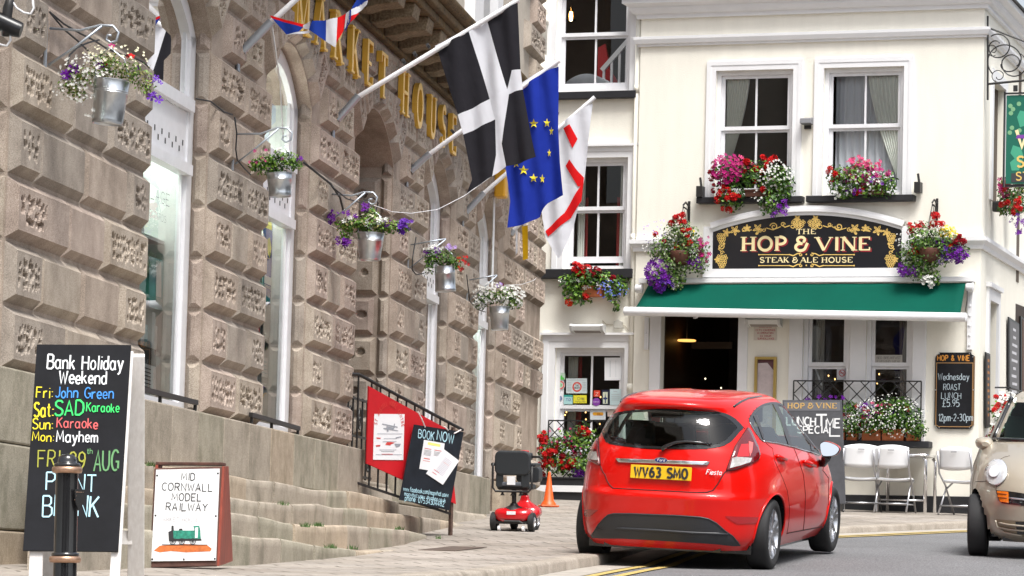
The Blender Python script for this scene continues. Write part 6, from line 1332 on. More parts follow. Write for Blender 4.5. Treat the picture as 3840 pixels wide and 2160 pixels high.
def side_P(o):
 k = 46.5 / FOC
 def P(x, y, lift, scale=False):
  if scale: return k
  pl = Plane(SPw(0, 0, o), SPw(1, 0, o) - SPw(0, 0, o), Z); a = pl.pixel(x, y); return pl.p(*a) + pN * lift * .7 + pl.n * lift * .5
 return P
def boxgrow(name, label, cat, d, blobs, blooms, seed, **kw):
 e = empty(name, label=label, cat=cat, group=kw.pop('group', None)); mass(e, pub_P(d), blobs, blooms, seed, **kw); return e
M['terracotta'] = mat('terracotta', (.48, .14, .05), .75, var=.15); M['trough'] = mat('brown plastic trough', (.10, .035, .02), .6)
def trough(parent, x0, x1, yt, yb, d0, d1, mt, name='trough'):
 u0, z1 = B(x0, yt, (d0 + d1) / 2); u1, z0 = B(x1, yb, (d0 + d1) / 2); z0, z1 = min(z0, z1), max(z0, z1); m = MB(); t = .012; P = lambda u, d, z: PO + pU * u + pN * d + Z * z
 m.obox(P((u0 + u1) / 2, (d0 + d1) / 2, (z0 + z1) / 2 - .01), pU * (u1 - u0) / 2, pN * (d1 - d0) / 2, Z * (z1 - z0) / 2); m.obox(P((u0 + u1) / 2, (d0 + d1) / 2, z1), pU * ((u1 - u0) / 2 + .012), pN * ((d1 - d0) / 2 + .012), Z * .012); return m.build(name, mt, parent, bevel=.006)
# upper window boxes
e = boxgrow('window_box', 'window box of magenta, red and white flowers spilling over the upper left sill', 'window box', .16,
 [(2735, 650, 70, 62), (2840, 655, 75, 60), (2925, 672, 58, 60), (2745, 735, 62, 58), (2900, 745, 55, 75), (2945, 700, 40, 60)],
 [('magenta', 2735, 640, 62, 62, 105, .030, 'f'), ('pink', 2765, 620, 60, 35, 22, .028, 'f'), ('red', 2850, 618, 85, 34, 13, .048, 'h'), ('red', 2735, 745, 58, 48, 13, .048, 'h'), ('red', 2880, 690, 60, 30, 3, .045, 'h'), ('crimson', 2680, 665, 20, 60, 6, .04, 'h'), ('white', 2905, 655, 75, 60, 115, .016, 'f'), ('purple', 2925, 780, 40, 50, 15, .034, 'f'), ('white', 2880, 740, 60, 50, 22, .015, 'f')], 11, leaf_r=.026, kinds=(0, 1, 2, 0, 2))
trough(e, 2800, 2900, 716, 735, .05, .2, M['trough'])
e = boxgrow('window_box', 'window box of pink, red and white flowers in the middle of the upper right sill', 'window box', .16,
 [(3150, 680, 52, 66), (3235, 660, 80, 62), (3320, 690, 50, 55), (3180, 720, 50, 30), (3270, 710, 60, 35)],
 [('pink', 3240, 620, 70, 34, 50, .03, 'f'), ('magenta', 3270, 660, 80, 38, 55, .03, 'f'), ('magenta', 3182, 660, 22, 30, 16, .03, 'f'), ('red', 3126, 650, 24, 45, 7, .045, 'h'), ('red', 3220, 650, 60, 25, 4, .045, 'h'), ('red', 3230, 720, 30, 16, 5, .045, 'h'), ('white', 3255, 680, 105, 50, 85, .017, 'f'), ('white', 3150, 715, 45, 35, 22, .02, 'f'), ('purple', 3260, 695, 95, 50, 12, .026, 'f')], 12, leaf_r=.026, kinds=(0, 1, 2, 0, 1))
trough(e, 3240, 3320, 700, 728, .05, .2, M['trough'])
# baskets beside the name board
def hanging(label, xh, yh, d, blobs, blooms, seed, xa, ya, **kw):
 e = empty('hanging_basket', label=label, cat='hanging basket', group='round flower baskets beside the pub name board'); mass(e, pub_P(d), blobs, blooms, seed, **kw)
 P = pub_P(d); c = P(xa, ya, 0); m = MB(); m.lathe([(.16, .06), (.165, .05), (.13, -.06), (.06, -.12), (.001, -.13)], c, 20); m.build('basket', M['trough'], e, smooth=True)
 m = MB(); top = P(xh, yh, 0)
 for t in (0, 2.1, 4.2): m.tube([top, c + Vector((.16 * math.cos(t), .16 * math.sin(t), .06))], .004, 5)
 m.build('chain', M['iron'], e)
 b = empty('basket_bracket', label='black wall bracket carrying the ' + ('left' if xh < 3000 else 'right') + ' flower basket of the name board', cat='bracket'); w = top - pN * d
 m = MB(); m.bar(w + Z * -.18 + pN * .01, w + Z * .10 + pN * .01, .03, .02, up=pN); m.build('wall_plate', M['iron'], b); m = MB(); m.tube([w + Z * .03 + pN * .02, w + Z * .07 + pN * d * .6, top + Z * .02], .012, 6); m.tube([w - Z * .15 + pN * .02, w + pN * d * .3 - Z * .02, top - Z * .0], .010, 6); m.build('arm', M['iron'], b, smooth=True)
 return e
hanging('left hanging basket: red geraniums on top, long purple petunias trailing low', 2562, 775, .27, [(2550, 880, 70, 62), (2590, 930, 70, 60), (2490, 930, 62, 60), (2540, 985, 70, 55), (2475, 1040, 55, 50), (2620, 985, 40, 50), (2535, 1045, 40, 50)],
 [('red', 2555, 830, 42, 26, 9, .046, 'h'), ('red', 2540, 890, 95, 40, 8, .042, 'h'), ('orange', 2560, 925, 30, 18, 4, .042, 'h'), ('white', 2590, 945, 40, 30, 50, .014, 'f'), ('white', 2480, 920, 70, 45, 60, .012, 'f'), ('lilac', 2470, 870, 60, 50, 34, .012, 'f'), ('purple', 2475, 1030, 52, 62, 60, .036, 'f'), ('violet', 2490, 1060, 45, 35, 25, .036, 'f'), ('purple', 2610, 985, 28, 30, 12, .034, 'f'), ('magenta', 2645, 930, 24, 55, 24, .028, 'f'), ('white', 2540, 1060, 14, 36, 6, .034, 'f'), ('yellow', 2595, 870, 20, 16, 4, .015, 'f')], 21, 2555, 960, leaf_r=.022, kinds=(0, 1, 4, 4, 2))
hanging('right hanging basket: red geraniums, a yellow clump and purple petunias', 3496, 765, .27, [(3470, 900, 75, 70), (3540, 910, 75, 60), (3420, 960, 55, 60), (3500, 960, 70, 50), (3600, 945, 40, 30), (3460, 1020, 50, 45), (3400, 1010, 34, 30), (3505, 1040, 25, 35)],
 [('red', 3440, 858, 36, 26, 7, .05, 'h'), ('red', 3515, 838, 30, 34, 8, .048, 'h'), ('red', 3432, 945, 18, 24, 4, .05, 'h'), ('red', 3474, 960, 16, 10, 2, .045, 'h'), ('orange', 3568, 925, 10, 8, 1, .045, 'h'), ('crimson', 3600, 900, 18, 26, 5, .045, 'h'), ('yellow', 3555, 872, 32, 28, 80, .016, 'f'), ('yellow', 3590, 890, 14, 14, 18, .016, 'f'), ('purple', 3540, 915, 35, 20, 14, .034, 'f'), ('purple', 3595, 955, 40, 32, 40, .034, 'f'), ('violet', 3565, 945, 40, 30, 18, .034, 'f'), ('purple', 3405, 1015, 45, 34, 20, .034, 'f'), ('lilac', 3530, 975, 25, 16, 14, .015, 'f'), ('white', 3485, 1050, 30, 28, 24, .026, 'f'), ('white', 3400, 900, 40, 50, 45, .010, 'f')], 22, 3490, 950, leaf_r=.022, kinds=(0, 1, 2, 0, 4))
# box under the recessed window
e = boxgrow('window_box', 'green window box of red geraniums and small blue flowers below the recessed window', 'window box', .14 - REC,
 [(2140, 1065, 52, 48), (2195, 1040, 60, 50), (2255, 1050, 65, 42), (2170, 1105, 60, 42), (2320, 1070, 50, 40), (2290, 1100, 30, 35), (2310, 1140, 16, 35)],
 [('red', 2175, 1008, 38, 24, 10, .05, 'h'), ('red', 2190, 1032, 20, 10, 3, .045, 'h'), ('crimson', 2255, 1030, 55, 24, 7, .045, 'h'), ('red', 2203, 1118, 8, 8, 1, .055, 'h'), ('orange', 2135, 1134, 9, 5, 1, .05, 'h'), ('white', 2200, 1060, 115, 24, 15, .033, 'f'), ('blue', 2300, 1090, 60, 42, 60, .012, 'f'), ('purple', 2228, 1045, 14, 14, 8, .02, 'f')], 23, leaf_r=.03, kinds=(0, 1, 1, 0, 2))
trough(e, 2190, 2262, 1075, 1110, .02 - REC, .16 - REC, M['terracotta'])
# low trough of red flowers by the cone
e = boxgrow('flower_trough', 'black trough thick with red and purple flowers at the foot of the lattice window', 'planter', .34 - REC,
 [(2060, 1690, 46, 55), (2125, 1660, 60, 60), (2190, 1650, 60, 70), (2110, 1740, 70, 50), (2190, 1740, 60, 60), (2040, 1640, 24, 30), (2240, 1680, 40, 60)],
 [('red', 2030, 1640, 26, 26, 7, .05, 'h'), ('red', 2195, 1620, 26, 24, 7, .05, 'h'), ('red', 2060, 1715, 52, 42, 16, .046, 'h'), ('red', 2130, 1735, 40, 26, 9, .045, 'h'), ('crimson', 2110, 1690, 60, 30, 8, .042, 'h'), ('pink', 2110, 1640, 80, 40, 16, .02, 'f'), ('magenta', 2160, 1690, 60, 60, 14, .02, 'f'), ('purple', 2172, 1775, 30, 26, 22, .036, 'f'), ('red', 2045, 1780, 10, 6, 1, .045, 'h'), ('white', 2200, 1660, 40, 60, 10, .014, 'f')], 24, leaf_r=.028, kinds=(0, 1, 2, 2, 1))
trough(e, 2012, 2260, 1792, 1822, .2 - REC, .48 - REC, M['black_matt'])
ped = empty('trough_plinth', label='white ledge and black base under the trough of red flowers', cat='plinth')
m = MB(); u0, u1 = B(2010, 1840, .34 - REC)[0], B(2300, 1840, .34 - REC)[0]; zb = B(2120, 1846, .3 - REC)[1]; zt = B(2120, 1822, .3 - REC)[1]
m.obox(PO + pU * (u0 + u1) / 2 + pN * (.24 - REC) + Z * (zb + zt) / 2, pU * (u1 - u0) / 2, pN * .25, Z * (zt - zb) / 2); m.build('ledge', M['white_trim'], ped)
m = MB(); m.obox(PO + pU * (u0 + u1 + .1) / 2 + pN * (.22 - REC) + Z * (zb / 2 + .45), pU * ((u1 - u0) / 2 - .06), pN * .25, Z * ((zb - .9) / 2)); m.build('base', M['black_matt'], ped)
# long planter under the shaded windows
e = boxgrow('window_box', 'terracotta pots of tiny white flowers filling the long sill behind the iron lattice', 'window box', .22,
 [(3200, 1590, 46, 50), (3260, 1580, 60, 55), (3330, 1560, 65, 75), (3410, 1570, 60, 65), (3440, 1610, 40, 40), (3190, 1530, 40, 30), (3380, 1520, 40, 36), (3100, 1560, 50, 40), (3040, 1540, 40, 30)],
 [('white', 3340, 1560, 140, 85, 260, .0105, 'f'), ('white', 3210, 1590, 60, 50, 60, .010, 'f'), ('purple', 3255, 1550, 25, 60, 14, .034, 'f'), ('magenta', 3270, 1560, 55, 30, 12, .03, 'f'), ('crimson', 3220, 1560, 60, 40, 8, .03, 'f'), ('pink', 3310, 1515, 40, 20, 8, .026, 'f'), ('red', 3390, 1535, 20, 14, 3, .035, 'f'), ('purple', 3110, 1500, 80, 16, 10, .034, 'f'), ('violet', 3355, 1545, 10, 8, 2, .03, 'f')], 25, leaf_r=.020, kinds=(0, 2, 2, 0, 1))
for x0, x1 in ((3100, 3170), (3180, 3216), (3236, 3305), (3312, 3392), (3402, 3450)): trough(e, x0, x1, 1612, 1652, .05, .17, M['terracotta'], 'pot')
# side wall flowers
e = empty('hanging_basket', label='red flowered basket on the side wall behind the inn sign', cat='hanging basket'); mass(e, side_P(.2), [(3775, 720, 42, 70), (3820, 760, 40, 60), (3770, 780, 30, 40), (3825, 690, 30, 50)], [('red', 3790, 770, 44, 40, 13, .046, 'h'), ('magenta', 3765, 690, 34, 50, 24, .026, 'f'), ('red', 3760, 700, 24, 40, 5, .04, 'h'), ('purple', 3815, 835, 28, 45, 22, .026, 'f'), ('white', 3810, 810, 30, 40, 22, .016, 'f')], 26, leaf_r=.024, kinds=(0, 2, 3, 0))
m = MB(); pl = Plane(SPw(0, 0, .02), SPw(1, 0, .02) - SPw(0, 0, .02), Z); a = pl.pixel(3722, 775); m.obox(pl.p(a[0], a[1], .06), pl.ax * .05, pl.ay * .07, pl.n * .06); m.build('wall_bracket', M['iron'], e, bevel=.02)
e = empty('flower_tub', label='tub of white over red flowers on the side wall by the beige car', cat='planter'); mass(e, side_P(.25), [(3760, 1560, 44, 70), (3800, 1540, 40, 60), (3740, 1620, 34, 40), (3790, 1610, 40, 50)], [('white', 3775, 1520, 50, 50, 46, .036, 'f'), ('white', 3750, 1590, 36, 40, 22, .036, 'f'), ('white', 3815, 1540, 30, 40, 22, .036, 'f'), ('red', 3745, 1540, 34, 60, 14, .045, 'h'), ('red', 3790, 1590, 36, 30, 10, .045, 'h'), ('crimson', 3725, 1625, 22, 30, 8, .045, 'h'), ('purple', 3825, 1520, 10, 10, 4, .03, 'f')], 27, leaf_r=.028, kinds=(0, 1, 2))
m = MB(); a = pl.pixel(3770, 1670); m.obox(pl.p(a[0], a[1], .22), pl.ax * .4, pl.ay * .12, pl.n * .15); m.build('tub', M['black'], e)
m = MB(); c0_, c1_ = pl.pixel(3725, 1453), pl.pixel(3800, 1478); m.tube([pl.p(*c0_, .02), pl.p(*c0_, .22), pl.p(*c1_, .22), pl.p(*c1_, .02)], .012, 6); m.build('rail', M['iron'], e)
def bucket(label, blab, root, hook, top, bot, tilt, blobs, blooms, seed, dd=.40, straight=False, **kw):
 """root/hook of the bracket and the rim (x0, x1, y) and foot (x0, x1, y) of the pail, from the picture"""
 s0, z0 = W(root[0], root[1], .05); pr = WO + wS * s0; pln = Plane(Vector((pr.x, pr.y, 0)), wN, Z)             # plane square to the wall
 def PX(x, y): a = pln.pixel(x, y); return pln.p(*a)
 c = PX((top[0] + top[1]) / 2, top[2]); k = c.y / FOC; rt, rb = (top[1] - top[0]) / 2 * k, (bot[1] - bot[0]) / 2 * k; f = PX((bot[0] + bot[1]) / 2, bot[2]); H = (c - f).length
 up = (c - f).normalized(); e = empty('bucket_planter', tuple(f), up.to_track_quat('Z', 'Y').to_euler(), label, 'bucket planter', 'galvanised flower buckets along the market hall')
 m = MB(); r = lambda t: rb + (rt - rb) * t
 m.lathe([(.001, .012), (rb * .92, .010), (rb * .97, 0), (rb * 1.02, .006), (rb * 1.02, .03), (r(.10), .034), (r(.70), H * .70), (r(.70) + .003, H * .71), (r(.71), H * .725), (r(.74), H * .74), (r(.74) + .003, H * .75), (r(.76), H * .765), (r(.98), H * .975), (rt + .006, H * .985), (rt + .006, H), (rt - .004, H), (rt - .006, H * .9), (.001, H * .88)], n=40); m.build('bucket', M['steel'], e, auto=60)
 Pm = lambda x, y, lift, scale=False: k if scale else PX(x, y) + Vector((0, -lift, 0))
 e2 = empty('flowers'); bpy.data.objects.remove(e2)
 n0 = set(bpy.data.objects); mass(e, Pm, blobs, blooms, seed, **kw)
 inv = Matrix.LocRotScale(e.location, e.rotation_euler, None).inverted()
 for o in set(bpy.data.objects) - n0: o.data.transform(inv)
 hk = PX(*hook); m = MB(); a = PX(top[0] + 4, top[2]); b = PX(top[1] - 4, top[2])
 m.tube([inv @ a, inv @ (a.lerp(hk, .55) + (a - b) * .18), inv @ (hk - Z * .03), inv @ (b.lerp(hk, .55) + (b - a) * .18), inv @ b], .004, 6); m.build('handle', M['zinc'], e)
 br = empty('bucket_bracket', label=blab, cat='bracket', group='scrolled flower brackets on the market hall')
 R1, R2 = PX(*root), PX(root[0] - 4, root[1] + (dd * 190 / k * .0052 * .52)); R2 = R1 - Z * (.23)
 tip = hk + Z * .04; m = MB()
 if straight:
  m.tube([R1, hk + Z * .06], .008, 6); m.tube([R2, hk + Z * .055], .008, 6)
 else:
  m.tube([R1, R1.lerp(tip, .5) + Z * .0 + Vector((0, 0, .01)), hk + Z * .105 - wN * .06, hk + Z * .10 + wN * .02, hk + Z * .06 + wN * .055, hk + Z * .01 + wN * .045, hk - Z * .005 + wN * .01, hk + Z * .015 - wN * .022, hk + Z * .045 - wN * .012, hk + Z * .04 + wN * .012], .0085, 7)
  m.tube([R2, R2.lerp(hk + Z * .10 - wN * .06, .5) - Z * .012, hk + Z * .10 - wN * .05], .0085, 7)
 m.build('arm', M['zinc'], br, smooth=True)
 m = MB(); b0 = R1 - wN * .06; m.bar(R1 + Z * .05 - wN * .02, R2 - Z * .05 - wN * .02, .03, .012, up=wN); m.build('wall_plate', M['zinc'], br)
 return e
fl = 'f'
bucket('nearest galvanised bucket, foamy white flowers with a few purple blooms', 'pale scrolled bracket nearest the picture\'s left edge on the market hall', (186, 106), (410, 158), (352, 488, 300), (344, 460, 466), 0,
 [(400, 255, 80, 52), (300, 285, 75, 45), (500, 270, 70, 50), (260, 320, 50, 40), (545, 320, 40, 35), (400, 220, 60, 35), (290, 350, 45, 30)],
 [('white', 330, 265, 110, 60, 95, .010, 'f'), ('cream', 430, 220, 130, 55, 70, .008, 'f'), ('white', 280, 340, 80, 50, 55, .009, 'f'), ('white', 345, 400, 40, 55, 12, .010, 'f'), ('purple', 240, 290, 28, 24, 5, .030, 'f'), ('purple', 282, 258, 8, 8, 2, .034, 'f'), ('purple', 382, 246, 8, 6, 2, .030, 'f'), ('purple', 535, 265, 20, 14, 3, .02, 'f'), ('violet', 590, 300, 14, 18, 3, .028, 'f'), ('violet', 580, 370, 16, 16, 3, .028, 'f'), ('orange', 392, 232, 8, 6, 2, .026, 'f'), ('red', 490, 212, 14, 6, 3, .024, 'f'), ('magenta', 420, 180, 8, 8, 2, .024, 'f')], 31, leaf_r=.010, kinds=(1, 3, 1, 0, 3), dens=.55)
bucket('second galvanised bucket, plain green foliage with hardly a flower', 'pale scrolled bracket on the second pier of the market hall', (886, 503), (1068, 530), (1000, 1096, 650), (1008, 1092, 738), 0,
 [(1000, 610, 60, 34), (1060, 600, 60, 40), (1110, 615, 30, 34), (960, 620, 34, 28), (1020, 640, 60, 24)], [('magenta', 1000, 590, 75, 40, 7, .016, 'f'), ('white', 1060, 565, 30, 20, 10, .012, 'f'), ('pink', 930, 608, 8, 6, 1, .02, 'f'), ('purple', 1120, 600, 14, 10, 3, .018, 'f')], 32, leaf_r=.013, kinds=(1, 0, 1, 0, 2))
bucket('third galvanised bucket, wide spread of purple and white flowers by the doorway arch', 'pale scrolled bracket beside the market hall doorway arch', (1245, 728), (1390, 765), (1338, 1442, 874), (1346, 1426, 976), 0,
 [(1330, 840, 60, 32), (1395, 840, 70, 38), (1460, 850, 60, 32), (1290, 845, 40, 28), (1510, 850, 36, 26), (1390, 800, 34, 28), (1300, 880, 30, 24)],
 [('purple', 1250, 815, 26, 24, 12, .024, 'f'), ('purple', 1300, 815, 36, 24, 8, .022, 'f'), ('violet', 1525, 850, 30, 34, 22, .024, 'f'), ('purple', 1285, 907, 26, 16, 14, .026, 'f'), ('white', 1395, 835, 40, 26, 12, .024, 'f'), ('white', 1300, 825, 26, 10, 6, .022, 'f'), ('white', 1440, 830, 14, 12, 6, .022, 'f'), ('purple', 1375, 785, 20, 20, 6, .022, 'f'), ('purple', 1450, 840, 50, 14, 6, .022, 'f'), ('cream', 1380, 820, 60, 24, 14, .012, 'f')], 33, leaf_r=.015, kinds=(1, 0, 1, 0, 3))
bucket('fourth galvanised bucket, dark foliage with red blooms at its right', 'thin straight bracket right of the doorway arch', (1540, 918), (1672, 918), (1630, 1706, 1000), (1632, 1710, 1094), 0,
 [(1620, 965, 36, 36), (1670, 970, 44, 44), (1705, 985, 30, 34), (1610, 1000, 20, 34)], [('red', 1735, 985, 22, 34, 22, .016, 'f'), ('purple', 1620, 945, 40, 18, 12, .020, 'f'), ('lilac', 1690, 930, 26, 14, 10, .018, 'f'), ('white', 1625, 930, 40, 12, 14, .018, 'f'), ('white', 1606, 1015, 14, 16, 8, .016, 'f'), ('orange', 1642, 965, 5, 5, 2, .02, 'f')], 34, straight=True, leaf_r=.014, kinds=(0, 2, 0, 1))
bucket('fifth galvanised bucket, a dome of white flowers, closest to the pub', 'thin straight bracket nearest the pub on the market hall', (1760, 1050), (1864, 1052), (1834, 1912, 1150), (1842, 1906, 1238), 0,
 [(1830, 1115, 44, 34), (1890, 1110, 50, 40), (1930, 1130, 36, 34), (1800, 1140, 30, 24)], [('white', 1840, 1100, 70, 40, 120, .015, 'f'), ('white', 1920, 1115, 50, 44, 90, .015, 'f'), ('white', 1795, 1135, 28, 24, 26, .014, 'f'), ('lilac', 1870, 1068, 16, 8, 10, .018, 'f'), ('crimson', 1950, 1114, 8, 6, 2, .02, 'f'), ('crimson', 1893, 1066, 8, 5, 2, .02, 'f')], 35, straight=True, leaf_r=.015, kinds=(0, 1, 1, 2))
# the line slung between the buckets
w_ = empty('slung_cord', label='white cord slung from the third bucket bracket along the wall to the pub', cat='cord'); pa = [at(1402, 770, 31.7), at(1470, 794, 32.5), at(1540, 800, 33.2), at(1640, 786, 34), at(1740, 735, 35), at(1900, 620, 39)]; pb = [at(1880, 1070, 40), at(1950, 1068, 41.5), at(2000, 1052, 44), at(2030, 1030, 47)]
for q in (pa, pb): m = MB(); m.tube(q, .0035, 5); m.build('cord', M['white'], w_, smooth=True)
# ================================================================ CHAIRS, TABLE, CONE
M['plastic'] = mat('white folding chair plastic', (.78, .79, .81), .4); M['chair_steel'] = mat('grey chair tube', (.50, .50, .52), .3, metal=.9); M['chrome'] = mat('polished chrome', (.80, .80, .82), .12, metal=1.)
def make_chair(label):
 """folding chair, back towards -y (the street), sitter faces +y; 0.46 wide"""
 c = empty('folding_chair', label=label, cat='chair', group='white folding chairs along the pub wall')
 W2_ = .225
 m = MB(); rows = []
 for j in range(9):
  z = .585 + .245 * j / 8; t = j / 8; w = W2_ * (1 - .02 * t) ; e = .018 * math.sin(math.pi * t)
  rows.append([(x * w, -.02 - .10 * (z - .45) - .045 * (1 - x * x) * 1.0, z + (.03 * (1 - x * x) if j == 8 else (-.018 * (1 - x * x) * 1.5 if j == 0 else 0))) for x in [-1 + k / 6 for k in range(13)]])
 m.grid(rows); o = m.build('backrest', M['plastic'], c, smooth=True); s_ = o.modifiers.new('t', 'SOLIDIFY'); s_.thickness = .022
 m = MB(); m.box((-.04, -.113, .785), (.04, -.1125, .80)); m.build('handle_slot', mat('slot shade', (.35, .35, .37), .6), o)
 m = MB(); m.grid([[(x * .20 * (1 if j else .96), .0 + .40 * j / 6, .445 + .012 * math.sin(j / 6 * 3) - .012 * (1 - x * x)) for x in [-1 + k / 4 for k in range(9)]] for j in range(7)]); o = m.build('seat', M['plastic'], c, smooth=True); s_ = o.modifiers.new('t', 'SOLIDIFY'); s_.thickness = .03
 for s in (-1, 1):
  m = MB(); m.tube([(s * .222, -.115, .80), (s * .222, -.05, .53), (s * .222, .14, .38), (s * .222, .42, .012)], .0125, 8); m.build('leg', M['chair_steel'], c, smooth=True)
  m = MB(); m.tube([(s * .205, .34, .43), (s * .205, .12, .33), (s * .205, -.10, .012)], .0125, 8); m.build('leg', M['chair_steel'], c, smooth=True)
 m = MB(); m.tube([(-.205, -.055, .12), (.205, -.055, .12)], .010, 8); m.tube([(-.222, .33, .12), (.222, .33, .12)], .010, 8); m.build('stretcher', M['chair_steel'], c, smooth=True)
 return c
def place(o, x, y, rz, T=PAV):
 p = gnd(x, y, T); o.location = (p.x, p.y, p.z); o.rotation_euler = (0, 0, rz); return o
CH = [(3345, .95, -PH + .04, 'white folding chair in the middle, its back in front of the metal table'), (3226, 1.0, -PH + .28, 'white folding chair next to the grey standing board'), (3588, .95, -PH - .20, 'white folding chair beneath the wall menu, right of the table')]
first = make_chair('')
for k, (x, d, rz, lab) in enumerate(CH):
 c = first if k == 0 else copy_tree(first); p = PO + pU * B(x, 1850, d)[0] + pN * d; c.location = (p.x, p.y, prof(PAV, p.y)); c.rotation_euler = (0, 0, rz); c['label'] = lab
 c.scale = (1.0, 1.0, 1.0)
tb = empty('cafe_table', label='small chrome legged table standing between the folding chairs', cat='table'); p = gnd(3402, 1917); p = PO + pU * B(3395, 1900, .42)[0] + pN * .42; p.z = prof(PAV, p.y); tb.location = p; tb.rotation_euler = (0, 0, -PH)
m = MB(); m.box((-.34, -.30, .71), (.34, .30, .725)); m.build('tabletop', mat('grey table top', (.45, .44, .43), .4), tb, bevel=.004)
m = MB(); m.tube([(-.34, -.30, .722), (.33, -.30, .722), (.345, -.285, .722), (.345, .30, .722), (-.34, .30, .722)], .016, 8, closed=True); m.build('rim', M['chrome'], tb, smooth=True)
for x in (-.30, .32):
 for y in (-.26, .26): m = MB(); m.tube([(x * .9, y, .70), (x, y, .65), (x, y, .0)], .022, 10); m.build('leg', M['chrome'], tb, smooth=True)
m = MB(); m.tube([(-.30, -.26, .15), (.32, -.26, .15)], .012, 8); m.build('stretcher', M['chrome'], tb, smooth=True)
M['cone'] = mat('orange traffic cone', (.72, .10, .012), .45, var=.12, scale=8)
tc = empty('traffic_cone', label='orange traffic cone beside the flower trough at the pub wall', cat='traffic cone'); place(tc, 2057, 1901, .2)
m = MB(); m.box((-.115, -.115, 0), (.115, .115, .025)); m.build('base', M['cone'], tc, bevel=.01)
m = MB(); m.lathe([(.098, .026), (.088, .05), (.064, .08), (.016, .425), (.010, .44), (.001, .44)], n=24); m.build('cone', M['cone'], tc, smooth=True)
tc.scale = (.98, .98, .98)
# ================================================================ FLAGS
def fabric(n, c, tr=.35):
 m = bpy.data.materials.new(n); m.use_nodes = True; nd = m.node_tree.nodes; l = m.node_tree.links; nd.clear()
 o = nd.new('ShaderNodeOutputMaterial'); d = nd.new('ShaderNodeBsdfDiffuse'); t = nd.new('ShaderNodeBsdfTranslucent'); d.inputs[0].default_value = t.inputs[0].default_value = (*c, 1)
 tc = nd.new('ShaderNodeTexCoord'); w = nd.new('ShaderNodeTexNoise'); w.inputs['Scale'].default_value = 9; w.inputs['Detail'].default_value = 5; l.new(tc.outputs['Object'], w.inputs['Vector'])
 bp = nd.new('ShaderNodeBump'); bp.inputs['Strength'].default_value = .25; bp.inputs['Distance'].default_value = .03; l.new(w.outputs['Fac'], bp.inputs['Height']); l.new(bp.outputs[0], d.inputs['Normal'])
 mx = nd.new('ShaderNodeMixShader'); mx.inputs[0].default_value = tr; l.new(d.outputs[0], mx.inputs[1]); l.new(t.outputs[0], mx.inputs[2]); l.new(mx.outputs[0], o.inputs[0]); return m
F = dict(black=fabric('black flag cloth', (.028, .027, .032), .25), white=fabric('white flag cloth', (.74, .75, .80)), blue=fabric('blue flag cloth', (.022, .045, .36)), red=fabric('red flag cloth', (.68, .018, .02)), navy=fabric('navy flag cloth', (.02, .05, .30)), gold=fabric('yellow flag star', (.84, .70, .05)))
class Pole:
 """bracket and pole standing out square from the wall; cloth hangs in the upright plane of the pole"""
 def __init__(s, root, joint, tip, label, bands=()):
  s0, z0 = W(root[0], root[1], .05); q = WO + wS * s0; s.pl = Plane(Vector((q.x, q.y, 0)), wN, Z)
  s.e = empty('flagpole', label=label, cat='flagpole', group='slanting flagpoles on the market hall')
  r, j, t = [s.P(*p) for p in (root, joint, tip)]
  m = MB(); m.tube([r, j], .034, 12); m.build('socket', M['zinc'], s.e, auto=50); m = MB(); m.bar(r + Z * .10 - wN * .03, r - Z * .16 - wN * .03, .07, .012, up=wN); m.build('wall_plate', M['zinc'], s.e)
  m = MB(); m.tube([j.lerp(r, .1), t], .023, 12); m.build('pole', M['white'], s.e, auto=50)
  for x, y in bands: a = s.P(x, y); d = (t - j).normalized(); m = MB(); m.tube([a - d * .013, a + d * .013], .0255, 12); m.build('tape', M['ink'], s.e, auto=50)
 def P(s, x, y, off=0.):
  a = s.pl.pixel(x, y); return s.pl.p(a[0], a[1]) + wS * off
def cloth(mb, pole, quad, m, nu=8, nv=10, off=0., amp=.05, ph=0., fold=None):
 """bilinear patch of cloth given by four picture corners (round the patch), rippled across its plane"""
 a, b, c, d = [Vector(q) for q in quad]; rows = []
 for i in range(nv + 1):
  v = i / nv; row = []
  for j in range(nu + 1):
   u = j / nu; p = a.lerp(b, u).lerp(d.lerp(c, u), v); w = amp * math.sin(p.x * .035 + p.y * .006 + ph) + amp * .5 * math.sin(p.x * .085 - p.y * .010 + 2 * ph)
   row.append(pole.P(p.x, p.y, off + w))
  rows.append(row)
 mb.grid(rows, m)
# white cross on black
po = Pole((1265, 448), (1345, 358), (1945, 0), 'long white flagpole carrying the black flag with a white cross', ((1606, 172), (1556, 203), (1514, 230)))
G = {0: [(1636, 178), (1759, 120), (1827, 81), (1890, 42), (1942, 9)], .42: [(1717, 430), (1836, 371), (1902, 335), (1920, 264), (1951, 259)], .58: [(1736, 504), (1858, 449), (1908, 353), (1930, 342), (1959, 334)], .8: [(1771, 675), (1860, 581), (1882, 540), (1936, 528), (1990, 499)], 1: [(1749, 727), (1847, 662), (1897, 623), (1950, 612), (2010, 589)]}
rowk = sorted(G); mb = MB()
for r0, r1 in zip(rowk, rowk[1:]):
 for c in range(4):
  white = c == 1 or (r0 == .42)
  cloth(mb, po, (G[r0][c], G[r0][c + 1], G[r1][c + 1], G[r1][c]), 1 if white else 0, 7, 9, amp=.03)
hoist = [(1630, 172), (1757, 108), (1824, 70), (1888, 30), (1942, 2)]
for c in range(4): cloth(mb, po, (hoist[c], hoist[c + 1], G[0][c + 1], G[0][c]), 1, 4, 2, amp=.01)
fl = mb.build('flag', [F['black'], F['white']], smooth=True); tag(fl, 'large black flag with a white cross hanging from the longest pole', 'flag', 'flags on the market hall poles')
